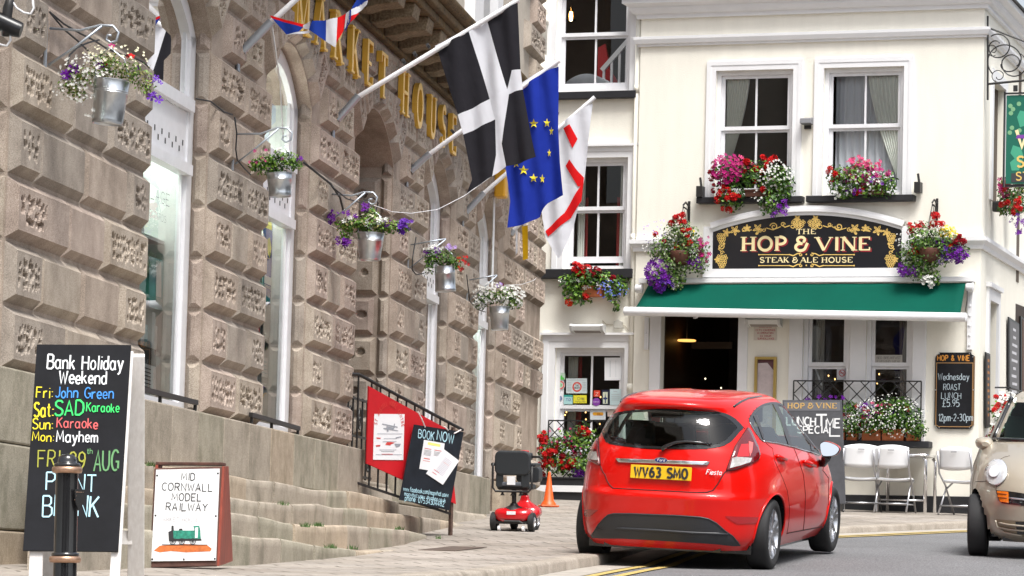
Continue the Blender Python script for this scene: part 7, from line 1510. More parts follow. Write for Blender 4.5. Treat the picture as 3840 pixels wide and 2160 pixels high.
# ring of stars on blue
po = Pole((1540, 640), (1612, 575), (2097, 227), 'flagpole carrying the blue flag with a ring of yellow stars', ((1697, 493),))
mb = MB(); H = [(1880, 374), (1950, 330), (2020, 286), (2093, 247)]; Mr = [(1884, 500), (1958, 500), (2030, 500), (2092, 480)]; Mq = [(1896, 640), (1968, 640), (2040, 630), (2100, 610)]; Lq = [(1914, 755), (1985, 750), (2050, 720), (2114, 734)]; Bt = [(1905, 856), (1965, 843), (2022, 812), (2036, 764)]
for a, b, nr in ((H, Mr, 8), (Mr, Mq, 8), (Mq, Lq, 6), (Lq, Bt, 6)):
 for c in range(3): cloth(mb, po, (a[c], a[c + 1], b[c + 1], b[c]), 0, 8, nr, amp=.045, ph=1.)
for c in range(3): cloth(mb, po, (tuple(Vector(H[c]) + Vector((-4, -14))), tuple(Vector(H[c + 1]) + Vector((-4, -14))), H[c + 1], H[c]), 1, 4, 2, amp=.01, ph=1.)
fe = mb.build('flag', [F['blue'], F['white']], smooth=True); tag(fe, 'blue flag with a ring of yellow stars hanging behind the black and white one', 'flag', 'flags on the market hall poles')
mb = MB()
for x, y, r, sq in ((2005, 467, 18, 1), (2051, 461, 18, .7), (2067, 491, 18, .5), (2058, 572, 16, .45), (1937, 614, 18, 1), (1967, 641, 19, 1), (2002, 669, 18, .9), (2034, 671, 18, .55), (1962, 505, 17, 1), (1938, 555, 17, 1)):
 w = .045 * math.sin(x * .035 + y * .006 + 1.) + .0225 * math.sin(x * .085 - y * .010 + 2.)
 mb.face([po.P(x + sq * r * (1 if k % 2 == 0 else .40) * math.sin(math.pi * k / 5), y - r * (1 if k % 2 == 0 else .40) * math.cos(math.pi * k / 5), -.02 + (.045 * math.sin((x + sq * r * math.sin(math.pi * k / 5)) * .035 + y * .006 + 1.) + .0225 * math.sin((x + sq * r * math.sin(math.pi * k / 5)) * .085 - y * .010 + 2.))) for k in range(10)])
mb.build('stars', F['gold'], fe)
# red cross on white
po = Pole((1748, 795), (1815, 722), (2231, 364), 'shortest flagpole, carrying the white flag with a red cross by the pub windows')
mb = MB(); R = [[(2085, 478), (2130, 445), (2178, 414), (2222, 386)], [(2084, 580), (2122, 580), (2160, 560), (2205, 540)], [(2080, 690), (2112, 690), (2150, 690), (2190, 670)], [(2030, 790), (2075, 790), (2120, 785), (2172, 760)], [(2046, 890), (2070, 886), (2110, 870), (2152, 840)], [(2092, 968), (2097, 966), (2104, 958), (2122, 920)]]
for a, b in zip(R, R[1:]):
 for c in range(3): cloth(mb, po, (a[c], a[c + 1], b[c + 1], b[c]), 0, 6, 7, amp=.035, ph=2.)
fg = mb.build('flag', F['white'], smooth=True); tag(fg, 'white flag with a red cross hanging furthest right, next to the pub windows', 'flag', 'flags on the market hall poles')
mb = MB()
for q in (((2113, 482), (2138, 468), (2167, 522), (2149, 558)), ((2137, 600), (2165, 640), (2168, 700), (2122, 624)), ((2165, 640), (2189, 665), (2177, 697), (2168, 700)), ((2189, 665), (2180, 752), (2152, 738), (2177, 697)), ((2180, 752), (2140, 818), (2118, 800), (2152, 738)), ((2140, 818), (2057, 888), (2046, 868), (2118, 800))): cloth(mb, po, q, 0, 5, 6, off=-.012, amp=.035, ph=2.)
mb.build('cross', F['red'], fg, smooth=True)
# union flag, blown across the top
po = Pole((910, 190), (1018, 80), (1130, -20), 'flagpole at the top edge carrying the red, white and blue flag over the gilded letters')
u2 = lambda *p: [(960 + x / 2.0125, y / 2.0125) for x, y in p]
mb = MB()
for m_, q in ((1, u2((130, 145), (352, 200), (318, 236), (224, 256))), (2, u2((112, 122), (352, 178), (348, 200), (130, 145))), (0, u2((225, 256), (318, 236), (404, 228), (412, 250))), (0, u2((345, 186), (417, 163), (402, 226), (356, 212))), (2, u2((320, 176), (358, 176), (347, 203), (335, 190))), (1, u2((402, 226), (430, 163), (532, 155), (526, 312))), (0, u2((532, 155), (612, 130), (604, 322), (526, 312))), (0, u2((526, 312), (604, 322), (596, 356), (588, 352))),
    (2, u2((612, 130), (672, 94), (652, 226), (604, 322))), (0, u2((672, 94), (702, 78), (700, 160), (660, 212))), (1, u2((702, 78), (717, 70), (716, 152), (660, 236))), (0, u2((717, 70), (810, 22), (760, 104), (716, 118))), (2, u2((716, 118), (778, 98), (740, 146), (708, 168))), (0, u2((810, 22), (852, 10), (845, 40), (760, 104))), (1, u2((770, -30), (860, -60), (852, 10), (717, 70))), (2, u2((860, -60), (905, -60), (880, -10), (852, 10)))):
 cloth(mb, po, q, m_, 6, 6, amp=.03)
fu = mb.build('flag', [F['white'], F['navy'], F['red']], smooth=True); tag(fu, 'blown red, white and blue flag at the top edge over the gilded letters', 'flag', 'flags on the market hall poles')
m = MB(); pa = po.P(1018, 84); m.tube([pa, pa.lerp(at(1062, 520, 29.3), .5) + Vector((.02, 0, 0)), at(1062, 520, 29.3)], .006, 6); o = m.build('halyard', M['white'], smooth=True); tag(o, 'thin white cord running down from the topmost flagpole to the second bucket bracket', 'cord')
# small things high on the wall
s0, z0 = W(1868, 690, .1); e = empty('alarm_box', (WO.x, WO.y, 0), (0, 0, -AL), 'orange yellow alarm box on the market hall below the blue flag', 'alarm box')
m = MB(); m.box((.07, s0 - .12, z0 - .16), (.20, s0 + .12, z0 + .16)); m.build('case', mat('orange yellow plastic', (.75, .38, .02), .4), e, bevel=.02)
m = MB(); m.tube([(.06, s0, z0 - .16), (.06, s0 + .02, z0 - 1.2)], .012, 6); m.build('conduit', M['white'], e)
ban2 = Pole((1915, 880), (1926, 862), (2100, 700), 'pole half hidden behind the blue flag, carrying the yellow and white cloth')
m = MB(); cloth(m, ban2, ((1958, 850), (1980, 845), (1980, 970), (1962, 976)), 0, 6, 10, amp=.03); cloth(m, ban2, ((1934, 868), (1942, 862), (1942, 946), (1935, 958)), 1, 3, 8, amp=.02)
o = m.build('flag', [fabric('ochre flag cloth', (.52, .30, .012)), F['white']], smooth=True); tag(o, 'narrow ochre and white cloth showing below the blue flag', 'flag', 'flags on the market hall poles')
# lamp at the top left corner and loose cables on the stone
lm = empty('wall_lamp', label='black tubular wall lamp at the top left corner of the market hall', cat='lamp'); k = 20.6
m = MB(); m.tube([at(-60, 55, k), at(-10, 75, k), at(60, 108, k), at(80, 114, k)], [.048, .050, .050, .044], 20); m.build('tube', M['black'], lm, auto=50)
m = MB(); m.tube([at(42, -20, k), at(30, 30, k), at(24, 75, k), at(20, 136, k)], [.022, .03, .03, .022], 12); m.build('stem', M['iron'], lm, smooth=True)
m = MB(); m.tube([at(122, -10, k), at(126, 30, k), at(116, 52, k), at(90, 48, k), at(62, 30, k), at(46, 5, k)], .007, 6); m.tube([at(38, 110, k), at(40, 150, k), at(25, 172, k), at(5, 168, k), at(-12, 160, k)], .007, 6); m.build('cable', M['white'], lm, smooth=True)
cb_ = empty('wall_cable', label='thin dark cables draped across the stone behind the nearest bucket', cat='cable')
def wcable(pts, d=.085, r=.006):
 m = MB(); P = []
 for x, y in pts: s, z = W(x, y, d); P.append(WO + wS * s + wN * d + Z * z)
 m.tube(P, r, 6); m.build('cable', M['ink'], cb_, smooth=True)
wcable([(186, 45), (240, 90), (300, 125), (350, 150), (400, 182), (440, 200), (500, 215), (540, 235), (560, 255)]); wcable([(190, 50), (240, 110), (290, 152), (330, 190), (352, 225)]); wcable([(250, 250), (262, 205), (290, 178), (330, 160), (372, 150)])
cb_ = empty('wall_cable', label='thin dark cable looping down the second pier beside its bucket bracket', cat='cable')
wcable([(735, 370), (790, 380), (840, 420), (872, 430)], .05); wcable([(880, 440), (888, 500), (884, 560), (890, 600), (915, 630), (940, 655)], .08)
cb_ = empty('wall_cable', label='dark cable and creeper stem falling into the third bucket', cat='cable')
wcable([(1140, 610), (1190, 650), (1240, 690), (1275, 740), (1290, 800)], .1, .010); wcable([(1245, 700), (1300, 745), (1350, 760), (1400, 740), (1418, 760), (1410, 790)], .15)
cb_ = empty('wall_cable', label='dark cable hanging in loops beside the fourth and fifth buckets', cat='cable')
wcable([(1560, 890), (1548, 960), (1545, 1010), (1560, 1030), (1590, 1025)], .1); wcable([(1750, 1030), (1758, 1100), (1762, 1130), (1790, 1160), (1820, 1170)], .1)
# ================================================================ CARS
def hermite(xs, ys, q):
 xs = np.array(xs, float); ys = np.array(ys, float); q = np.clip(q, xs[0], xs[-1]); d = np.diff(ys) / np.diff(xs); m = np.zeros_like(ys)
 for i in range(1, len(xs) - 1): m[i] = 0 if d[i - 1] * d[i] <= 0 else 2 * d[i - 1] * d[i] / (d[i - 1] + d[i])
 m[0], m[-1] = d[0], d[-1]; i = np.clip(np.searchsorted(xs, q, side='right') - 1, 0, len(xs) - 2); h = xs[i + 1] - xs[i]; t = (q - xs[i]) / h
 return (2 * t**3 - 3 * t**2 + 1) * ys[i] + (t**3 - 2 * t**2 + t) * h * m[i] + (-2 * t**3 + 3 * t**2) * ys[i + 1] + (t**3 - t**2) * h * m[i + 1]
class Body:
 """car body as level slices: for each height a rounded plan outline"""
 def __init__(s, tab, ymid, pr, pf, n=96, levels=None):
  T = np.array(tab, float); z = T[:, 0]; s.ymid = ymid
  lv = levels if levels is not None else np.concatenate([np.linspace(z[0], z[-1] - .12, 60), z[-1] - .12 * (1 - np.linspace(0, 1, 34)[1:]) ** 1.8])
  g = lambda c: hermite(z, T[:, c], lv)
  W_, R_, F_ = g(1), g(2), g(3); PR = g(4) if T.shape[1] > 4 else np.full_like(lv, pr); PF = g(5) if T.shape[1] > 5 else np.full_like(lv, pf)
  s.v = []; s.f = []; N = n
  th = np.linspace(0, math.pi / 2, N // 4 + 1)
  def sc_(v, p): return np.sign(v) * np.abs(v) ** (2 / p)
  for k, zz in enumerate(lv):
   xr = W_[k] * sc_(np.cos(th), PR[k]); yr = s.ymid + (R_[k] - s.ymid) * sc_(np.sin(th), PR[k])     # mid -> rear
   xf = W_[k] * sc_(np.cos(th), PF[k]); yf = s.ymid + (F_[k] - s.ymid) * sc_(np.sin(th), PF[k])
   ring = [(xr[i], yr[i]) for i in range(len(th) - 1, -1, -1)] + [(xf[i], yf[i]) for i in range(1, len(th))]           # rear centre -> right -> front centre
   full = ring + [(-x, y) for x, y in ring[-2:0:-1]]
   s.m = len(full); s.v += [(x, y, float(zz)) for x, y in full]
  for k in range(len(lv) - 1):
   for j in range(s.m): s.f.append((k * s.m + j, k * s.m + (j + 1) % s.m, (k + 1) * s.m + (j + 1) % s.m, (k + 1) * s.m + j))
  s.f.append(tuple((len(lv) - 1) * s.m + j for j in range(s.m)))
  s.bvh = BVHTree.FromPolygons(s.v, s.f)
def inpoly(p, poly):
 x, y = p; c = False
 for (x0, y0), (x1, y1) in zip(poly, poly[1:] + poly[:1]):
  if (y0 > y) != (y1 > y) and x < (x1 - x0) * (y - y0) / (y1 - y0) + x0: c = not c
 return c
class Car:
 def __init__(s, root, body): s.root = root; s.b = body; s.M = root_matrix(root); s.I = s.M.inverted(); s.Rt = s.I.to_3x3(); s.o = s.I @ Vector((0, 0, 0))
 def cast(s, x, y):
  h = s.b.bvh.ray_cast(s.o, (s.Rt @ ray(x, y)).normalized()); return (h[0], h[1]) if h[0] else None
 def pix(s, p):
  P = s.M @ Vector(p); d = P.dot(FW); return (1920 + FOC * P.dot(RT) / d, 1080 - FOC * P.dot(UP) / d)
 def patch(s, pts, name, mt, lift=.004, parent=None, cuts=3, mirror=False, flip=False, thick=0):
  """outline in the picture laid on the body surface as a fine mesh"""
  bm = bmesh.new(); vs = [bm.verts.new((x, y, 0)) for x, y in pts]; bm.faces.new(vs); bmesh.ops.triangulate(bm, faces=bm.faces)
  for _ in range(cuts): bmesh.ops.subdivide_edges(bm, edges=[e for e in bm.edges if e.calc_length() > 7], cuts=1, use_grid_fill=True); bmesh.ops.triangulate(bm, faces=bm.faces)
  bad = []
  for v in bm.verts:
   h = s.cast(v.co.x, v.co.y)
   if h is None: bad.append(v)
   else: v.co = h[0] + h[1] * (lift if h[1].dot(h[0] - s.o) < 0 else -lift)
  bmesh.ops.delete(bm, geom=bad, context='VERTS')
  me = bpy.data.meshes.new(name); bm.to_mesh(me); bm.free(); me.materials.append(mt); me.polygons.foreach_set('use_smooth', [True] * len(me.polygons))
  o = bpy.data.objects.new(name, me); COL.objects.link(o); o.parent = parent or s.root
  if thick: q = o.modifiers.new('t', 'SOLIDIFY'); q.thickness = thick; q.offset = 1
  if mirror:
   m2 = me.copy(); [setattr(v, 'co', Vector((-v.co.x, v.co.y, v.co.z))) for v in m2.vertices]; m2.flip_normals(); o2 = bpy.data.objects.new(name, m2); COL.objects.link(o2); o2.parent = parent or s.root
   if thick: q = o2.modifiers.new('t', 'SOLIDIFY'); q.thickness = thick
  return o
 def line(s, pts, name, mt, r=.004, parent=None, lift=.0, closed=False, n=6, mirror=False, dens=8):
  P = []
  q = pts + pts[:1] if closed else pts
  for a, b in zip(q, q[1:]):
   L = max(1, int(math.hypot(b[0] - a[0], b[1] - a[1]) / dens))
   for k in range(L):
    h = s.cast(a[0] + (b[0] - a[0]) * k / L, a[1] + (b[1] - a[1]) * k / L)
    if h: P.append(h[0] + (h[1] if h[1].dot(h[0] - s.o) < 0 else -h[1]) * lift)
  h = s.cast(*q[-1])
  if h and not closed: P.append(h[0])
  m = MB(); m.tube(P, r, n, closed=closed)
  if mirror: m.tube([Vector((-p.x, p.y, p.z)) for p in P], r, n, closed=closed)
  return m.build(name, mt, parent or s.root, smooth=True)
def root_matrix(o): return Matrix.LocRotScale(o.location, o.rotation_euler, o.scale)
def smooth_poly(pts, n=4):
 out = []; N = len(pts)
 for k in range(N):
  p0, p1, p2, p3 = [Vector(pts[(k + i) % N]) for i in (-1, 0, 1, 2)]
  for i in range(n):
   t = i / n; q = .5 * (2 * p1 + (p2 - p0) * t + (2 * p0 - 5 * p1 + 4 * p2 - p3) * t * t + (3 * p1 - p0 - 3 * p2 + p3) * t ** 3); out.append((q.x, q.y))
 return out
def zz(pts, ox, oy, k): return [(ox + a / k, oy + b / k) for a, b in pts]
A_ = lambda *p: zz(p, 2140, 1450, 4.14); B_ = lambda *p: zz(p, 2600, 1450, 4.14); C_ = lambda *p: zz(p, 2140, 1780, 4.025); D_ = lambda *p: zz(p, 2640, 1780, 4.025)
M['car_red'] = mat('red car paint', (.64, .004, .0012), .3, coat=.65, spec=.2)
M['tyre'] = mat('tyre rubber', (.014, .014, .015), .75, bump=.1, bscale=60); M['alloy'] = mat('silver alloy', (.66, .67, .70), .25, metal=.95); M['dark_alloy'] = mat('dark wheel inside', (.03, .03, .032), .6)
M['bumper_black'] = mat('textured black bumper plastic', (.026, .027, .031), .48, bump=.08, bscale=300); M['trim_black'] = mat('gloss black trim', (.012, .012, .013), .15, coat=.5); M['seam'] = mat('dark shut line', (.05, .002, .002), .7)
M['car_glass'] = glass('car glass', (.68, .80, .75), .3); M['rear_glass'] = glass('rear car glass', (.74, .85, .82), 1.0); M['cabin'] = mat('car interior fabric', (.018, .018, .020), .85)
M['lens_red'] = mat('red lamp lens', (.50, .008, .012), .08, coat=1.0); M['lens_clear'] = mat('clear lamp lens', (.62, .60, .58), .12, metal=.35, coat=1.0, var=.3, scale=25); M['lens_pink'] = mat('pale red lamp lens', (.75, .13, .12), .12, coat=1.0)
def wheel(par, x, y, r, side, w=.19, spokes=5, rim_r=.205, flat=.0):
 """wheel with tyre, rim and hub; side = outward sign in x"""
 h = empty('wheel', (x, y, r)); h.parent = par
 m = MB(); pr = [(rim_r, -w * .42), (rim_r + .02, -w * .5), (r - .035, -w * .5), (r - .012, -w * .46), (r, -w * .36), (r, w * .36), (r - .012, w * .46), (r - .035, w * .5), (rim_r + .02, w * .5), (rim_r, w * .42)]
 m.lathe(pr, (0, 0, 0), 48, axis='x'); m.build('tyre', M['tyre'], h, auto=40)
 e = MB()
 for g in (-.25, 0, .25): e.lathe([(r + .0006, w * g - .005), (r - .006, w * g), (r + .0006, w * g + .005)], (0, 0, 0), 48, axis='x')
 m = MB(); o = side * w * .40
 m.lathe([(rim_r + .004, o), (rim_r - .008, o + side * .006), (rim_r - .016, o - side * .01), (rim_r - .022, o - side * .06)], n=48, axis='x')
 for k in range(spokes):
  a = 2 * math.pi * k / spokes + .3
  for d in (-.17, .17):
   p0 = Vector((o - side * .018, math.cos(a + d * .5) * .045, math.sin(a + d * .5) * .045)); p1 = Vector((o - side * .004, math.cos(a + d) * (rim_r - .012), math.sin(a + d) * (rim_r - .012)))
   m.bar(p0, p1, .036, .026, up=(1, 0, 0))
 m.lathe([(.001, o + side * .004), (.03, o + side * .004), (.036, o - side * .004), (.055, o - side * .02), (.06, o - side * .05)], n=28, axis='x'); m.build('rim', M['alloy'], h, auto=35)
 m = MB(); m.lathe([(.001, o - side * .075), (rim_r - .012, o - side * .07), (rim_r - .01, o - side * .03)], n=36, axis='x'); m.lathe([(.11, o - side * .055), (.12, o - side * .05), (.05, o - side * .05)], n=30, axis='x'); m.build('brake_disc', M['dark_alloy'], h, auto=35)
 return h
ps = math.radians(16.8); rr_ = Vector((2.239, 30.255, .184)); fr_ = Vector((rr_.x + 2.489 * math.sin(ps), rr_.y + 2.489 * math.cos(ps), .37)); rl_ = Vector((rr_.x - 1.5 * math.cos(ps), rr_.y + 1.5 * math.sin(ps), .235))
fy = (fr_ - rr_).normalized(); rx = rr_ - rl_; rx = (rx - fy * rx.dot(fy)).normalized(); uz = rx.cross(fy); O_ = rr_ - rx * .816
mt4 = Matrix(((rx.x, fy.x, uz.x, O_.x), (rx.y, fy.y, uz.y, O_.y), (rx.z, fy.z, uz.z, O_.z), (0, 0, 0, 1)))
fc = empty('hatchback_car', mt4.translation, mt4.to_euler(), 'bright red hatchback seen from behind, parked at the kerb before the pub', 'car')
#        z     half width  rear   front   roundness rear, front
FT = [(.17, .755, -.600, 3.02, 4.2, 4.0), (.22, .790, -.655, 3.10, 4.2, 4.0), (.30, .825, -.690, 3.17, 4.0, 4.0), (.42, .848, -.712, 3.21, 3.8, 3.8), (.55, .860, -.726, 3.225, 3.7, 3.6), (.605, .861, -.732, 3.22, 3.7, 3.4), (.655, .859, -.698, 3.21, 3.8, 3.4), (.75, .850, -.690, 3.17, 3.8, 3.2), (.85, .834, -.684, 3.08, 3.7, 3.0),
   (.93, .812, -.672, 2.88, 3.6, 2.8), (.98, .790, -.660, 2.50, 3.6, 2.8), (1.02, .770, -.648, 2.24, 3.5, 3.0), (1.10, .735, -.620, 2.04, 3.4, 3.2), (1.20, .688, -.580, 1.84, 3.3, 3.3), (1.285, .640, -.540, 1.66, 3.2, 3.3), (1.315, .622, -.548, 1.59, 3.1, 3.3), (1.335, .608, -.600, 1.54, 3.0, 3.3), (1.365, .585, -.610, 1.46, 2.9, 3.2), (1.395, .555, -.575, 1.35, 2.8, 3.0), (1.42, .515, -.42, 1.22, 2.7, 2.8), (1.44, .45, -.17, 1.06, 2.6, 2.6), (1.455, .34, .10, .86, 2.4, 2.4), (1.463, .16, .38, .68, 2.2, 2.2)]
fb = Body(FT, 1.0, 3.6, 3.2, n=160)
car = Car(fc, fb)
GLASS_R = smooth_poly(A_((525, 650), (522, 720), (560, 820), (640, 885), (1000, 938), (1500, 963), (2100, 958), (2350, 915)) + B_((470, 900), (570, 840), (690, 700), (742, 635), (640, 520), (500, 432), (300, 395), (0, 372)) + A_((1500, 345), (1100, 362), (760, 405), (620, 490), (550, 580)), 3)
SIDE = smooth_poly(B_((872, 540), (890, 470), (960, 370), (1070, 290), (1200, 252), (1330, 262), (1450, 325), (1580, 430), (1720, 600), (1850, 790), (1940, 930), (1965, 1060), (1850, 1020), (1560, 935), (1300, 870), (1085, 842), (1020, 780), (950, 690)), 3)
# wheel arches and window openings are cut through the shell
SIDE3 = [car.cast(*p)[0] for p in SIDE if car.cast(*p)]; side_yz = [(p.y, p.z) for p in SIDE3]
REAR3 = [car.cast(*p)[0] for p in GLASS_R if car.cast(*p)]; rear_xz = [(p.x, p.z) for p in REAR3]
cx_ = (max(p[0] for p in rear_xz) + min(p[0] for p in rear_xz)) / 2
front_xz = [(-.60, 1.04), (.60, 1.04), (.66, 1.08), (.56, 1.30), (.45, 1.36), (-.45, 1.36), (-.56, 1.30), (-.66, 1.08)]
AR, AZ = .335, .30
bm = bmesh.new(); vs = [bm.verts.new(v) for v in fb.v]; bm.verts.ensure_lookup_table()
for f in fb.f:
 c = Vector((0, 0, 0))
 for i in f: c += Vector(fb.v[i])
 c /= len(f)
 if abs(c.x) > .45 and any((c.y - y) ** 2 + (c.z - AZ) ** 2 < AR ** 2 for y in (0, 2.489)): continue
 if c.y < -.3 and c.z < 1.31 and inpoly((c.x, c.z), rear_xz): continue
 if abs(c.x) > .5 and c.y > -.9 and inpoly((c.y, c.z), side_yz) and c.y < 1.95: continue
 if c.y > 1.3 and inpoly((c.x, c.z), front_xz): continue
 bm.faces.new([vs[i] for i in f])
bmesh.ops.delete(bm, geom=[v for v in bm.verts if not v.link_faces], context='VERTS')
for v in bm.verts:                                      # pull the ragged arch edge onto the circle
 if v.is_boundary and abs(v.co.x) > .45 and v.co.z < .75:
  for y in (0, 2.489):
   d = Vector((v.co.y - y, v.co.z - AZ));
   if .27 < d.length < .41 and v.co.z > .2: d = d.normalized() * AR; v.co.y, v.co.z = y + d.x, AZ + d.y
me = bpy.data.meshes.new('body'); bm.to_mesh(me); bm.free(); me.materials.append(M['car_red']); me.polygons.foreach_set('use_smooth', [True] * len(me.polygons))
bo_ = bpy.data.objects.new('body', me); COL.objects.link(bo_); bo_.parent = fc
m = MB()                                                # arch liners, floor, lip
for y in (0, 2.489):
 for s in (-1, 1):
  P = [(y + (AR + .004) * math.cos(t), AZ + (AR + .004) * math.sin(t)) for t in [math.radians(-14 + 208 * k / 30) for k in range(31)]]
  L_ = []
  for p in P:
   h = fb.bvh.ray_cast(Vector((s * 2, p[0], max(.21, p[1]))), Vector((-s, 0, 0))); L_.append(abs(h[0].x) - .006 if h[0] else .72)
  m.grid([[(s * .50, *p), (s * x_, *p)] for p, x_ in zip(P, L_)]); m.face([(s * .50, *p) for p in P])
m.box((-.50, -.56, .16), (.50, -.30, .235)); m.box((-.70, -.299, .135), (.70, 2.7, .235)); m.box((-.58, .36, .10), (.58, 2.1, .1349)); m.build('underbody', M['trim_black'], fc)  # floor made lower and wider to block light beneath the car
m = MB(); m.box((-.3, -.40, .16), (.35, .1, .20)); m.tube([(-.70, -.02, .27), (.70, -.02, .27)], .03, 8); m.tube([(.28, -.5, .19), (.30, .8, .2)], .035, 8); m.build('exhaust', M['trim_black'], fc)
for y in (0, 2.489):
 for s in (-1, 1):
  P = []; m = MB()
  for k in range(31):
   t = math.radians(-18 + 216 * k / 30); h = fb.bvh.ray_cast(Vector((s * 2, y + AR * math.cos(t), AZ + AR * math.sin(t))), Vector((-s, 0, 0)))
   if h[0] and h[0].z > .2: P.append(h[0] + Vector((s * .002, 0, 0)))
  m.tube(P, .009, 6); m.build('arch_lip', M['car_red'], fc, smooth=True)
for y in (0, 2.489):
 for s in (-1, 1): wheel(fc, s * .728, y, .295, s, w=.20, rim_r=.212)
# interior
m = MB(); m.box((-.60, -.30, .50), (.60, 2.0, .54)); m.box((-.60, .0, .54), (.60, .12, .98)); m.box((-.66, 1.62, .54), (.66, 2.05, .93)); m.box((-.42, -.52, .54), (.42, -.46, .93))
m.build('cabin', M['cabin'], fc)
def seat_(x, y, w, h, hw, nm='front_seat'):
 m = MB(); m.obox((x, y, .54 + h / 2), (w / 2, 0, 0), (0, .055, .0), (0, -.07, h / 2)); o = m.build(nm, M['cabin'], fc, bevel=.04)
 m = MB(); m.obox((x, y - .10, .54 + h + .14), (hw / 2, 0, 0), (0, .05, 0), (0, -.02, .10)); m.bar((x - .06, y - .08, .54 + h), (x - .06, y - .08, .54 + h + .1), .015); m.bar((x + .06, y - .08, .54 + h), (x + .06, y - .08, .54 + h + .1), .015); m.build('headrest', M['cabin'], o, bevel=.03)
seat_(-.35, .95, .50, .62, .27); seat_(.35, .95, .50, .62, .27); seat_(-.36, .08, .3, .42, .24, 'rear_seat'); seat_(.36, .08, .3, .42, .24, 'rear_seat')
m = MB(); m.tube([(.36 + .19 * math.cos(t), 1.48 - .05 * math.sin(t), .93 + .19 * math.sin(t)) for t in [6.283 * k / 28 for k in range(28)]], .014, 8, closed=True); m.build('steering_wheel', M['trim_black'], fc, smooth=True)
m = MB(); m.obox((-.02, 1.52, 1.33), (.12, 0, 0), (0, .012, 0), (0, .0, .035)); m.build('rear_view_mirror', M['trim_black'], fc, bevel=.01)
# glazing
def ring_patch(poly, k, name, mt, lift, mirror=False):
 c = (sum(p[0] for p in poly) / len(poly), sum(p[1] for p in poly) / len(poly)); V = []; m = MB(); I, E = [], []
 for p in poly:
  e = car.cast(c[0] + (p[0] - c[0]) * 1.025, c[1] + (p[1] - c[1]) * 1.025) or car.cast(*p); i = car.cast(c[0] + (p[0] - c[0]) * k[0], c[1] + (p[1] - c[1]) * k[1])
  md = car.cast(c[0] + (p[0] - c[0]) * (1 + k[0]) / 2, c[1] + (p[1] - c[1]) * (1 + k[1]) / 2)
  if e and i and md: V.append([q[0] + (q[1] if q[1].dot(q[0] - car.o) < 0 else -q[1]) * lift for q in (e, md, i)])
 V.append(V[0]); m.grid(V)
 if mirror: m.grid([[Vector((-q.x, q.y, q.z)) for q in r] for r in V])
 return m.build(name, mt, fc, smooth=True)
tg = car.patch(GLASS_R, 'rear_window', M['rear_glass'], .003, cuts=4); ring_patch(GLASS_R, (.935, .90), 'rear_window_border', M['trim_black'], .0045)
sgp = car.patch(SIDE, 'side_window', M['car_glass'], .001, cuts=4, mirror=True); ring_patch(SIDE, (.95, .94), 'side_window_border', mat('satin grey window trim', (.055, .055, .06), .4), .003, True)
GP = mat('grey door pillar', (.06, .06, .066), .45)
for pts in (B_((1225, 265), (1295, 265), (1400, 480), (1530, 925), (1470, 905), (1330, 480)), B_((925, 455), (985, 440), (1040, 600), (1110, 850), (1085, 842), (1010, 640)), B_((1775, 720), (1800, 745), (1880, 1000), (1830, 990))):
 car.patch(pts, 'door_pillar', GP, .005, mirror=True)
car.line(B_((1085, 850), (1300, 880), (1560, 945), (1850, 1030), (1965, 1070)), 'waist_trim', M['chrome'], .006, lift=.004, mirror=True); car.line(B_((872, 552), (950, 690), (1020, 790), (1085, 848)), 'waist_trim', mat('satin trim', (.5, .5, .52), .3, metal=.8), .003, lift=.003, mirror=True)
m = MB(); ws = []
for j in range(9):
 row = []
 for i in range(17):
  x = -.64 + 1.28 * i / 16; z = 1.02 + .35 * j / 8; h = fb.bvh.ray_cast(Vector((x * (1 - .2 * j / 8), 5, z)), Vector((0, -1, 0))); row.append(h[0] + Vector((0, .003, 0)))
 ws.append(row)
m.grid(ws); m.build('windscreen', M['car_glass'], fc, smooth=True)
# wiper
wp = [car.cast(*p) for p in A_((1420, 975), (1500, 920), (1640, 865), (1800, 850), (2000, 865), (2200, 895))]; m = MB(); m.tube([h[0] - fy * 0 + Vector((0, -.028, .0)) for h in wp], [.020, .016, .013, .011, .010, .006], 8); m.build('wiper', M['trim_black'], fc, smooth=True)
# lamps
tlr = B_((835, 640), (640, 930), (590, 1070), (505, 1310), (650, 1290), (880, 1200), (1000, 1130), (1020, 1060), (985, 930), (880, 700)); tll = A_((430, 690), (330, 860), (275, 1000), (258, 1110), (310, 1160), (465, 1225), (445, 1020), (425, 850))
for T, red, clr, pk in ((tlr, B_((720, 905), (830, 900), (840, 1095), (655, 1100)), B_((590, 1115), (650, 1098), (885, 1115), (860, 1180), (700, 1235), (552, 1270)), B_((830, 860), (900, 880), (890, 1000), (850, 1098), (838, 1000))), (tll, A_((340, 870), (418, 830), (425, 980), (300, 990)), A_((290, 1010), (430, 1020), (455, 1150), (330, 1140), (278, 1080)), None)):
 o = car.patch(T, 'tail_lamp', mat('dark red lamp lens', (.13, .002, .004), .10, coat=1.0), .006, thick=.012); car.patch(red, 'brake_lens', M['lens_red'], .020, o); car.patch(clr, 'reversing_lens', M['lens_clear'], .020, o)
 if pk: car.patch(pk, 'indicator_lens', M['lens_pink'], .021, o)
car.line(tlr, 'lamp_seam', M['seam'], .004, lift=.004, closed=True); car.line(tll[:1] + tll[-3:], 'lamp_seam', M['seam'], .004, lift=.004)
for pts in (C_((105, 522), (420, 535), (300, 630), (240, 632), (125, 600)), D_((310, 625), (825, 645), (780, 735), (500, 745), (420, 700))): car.patch(pts, 'reflector', mat('reflector red', (.36, .006, .010), .2, coat=.6), .004)
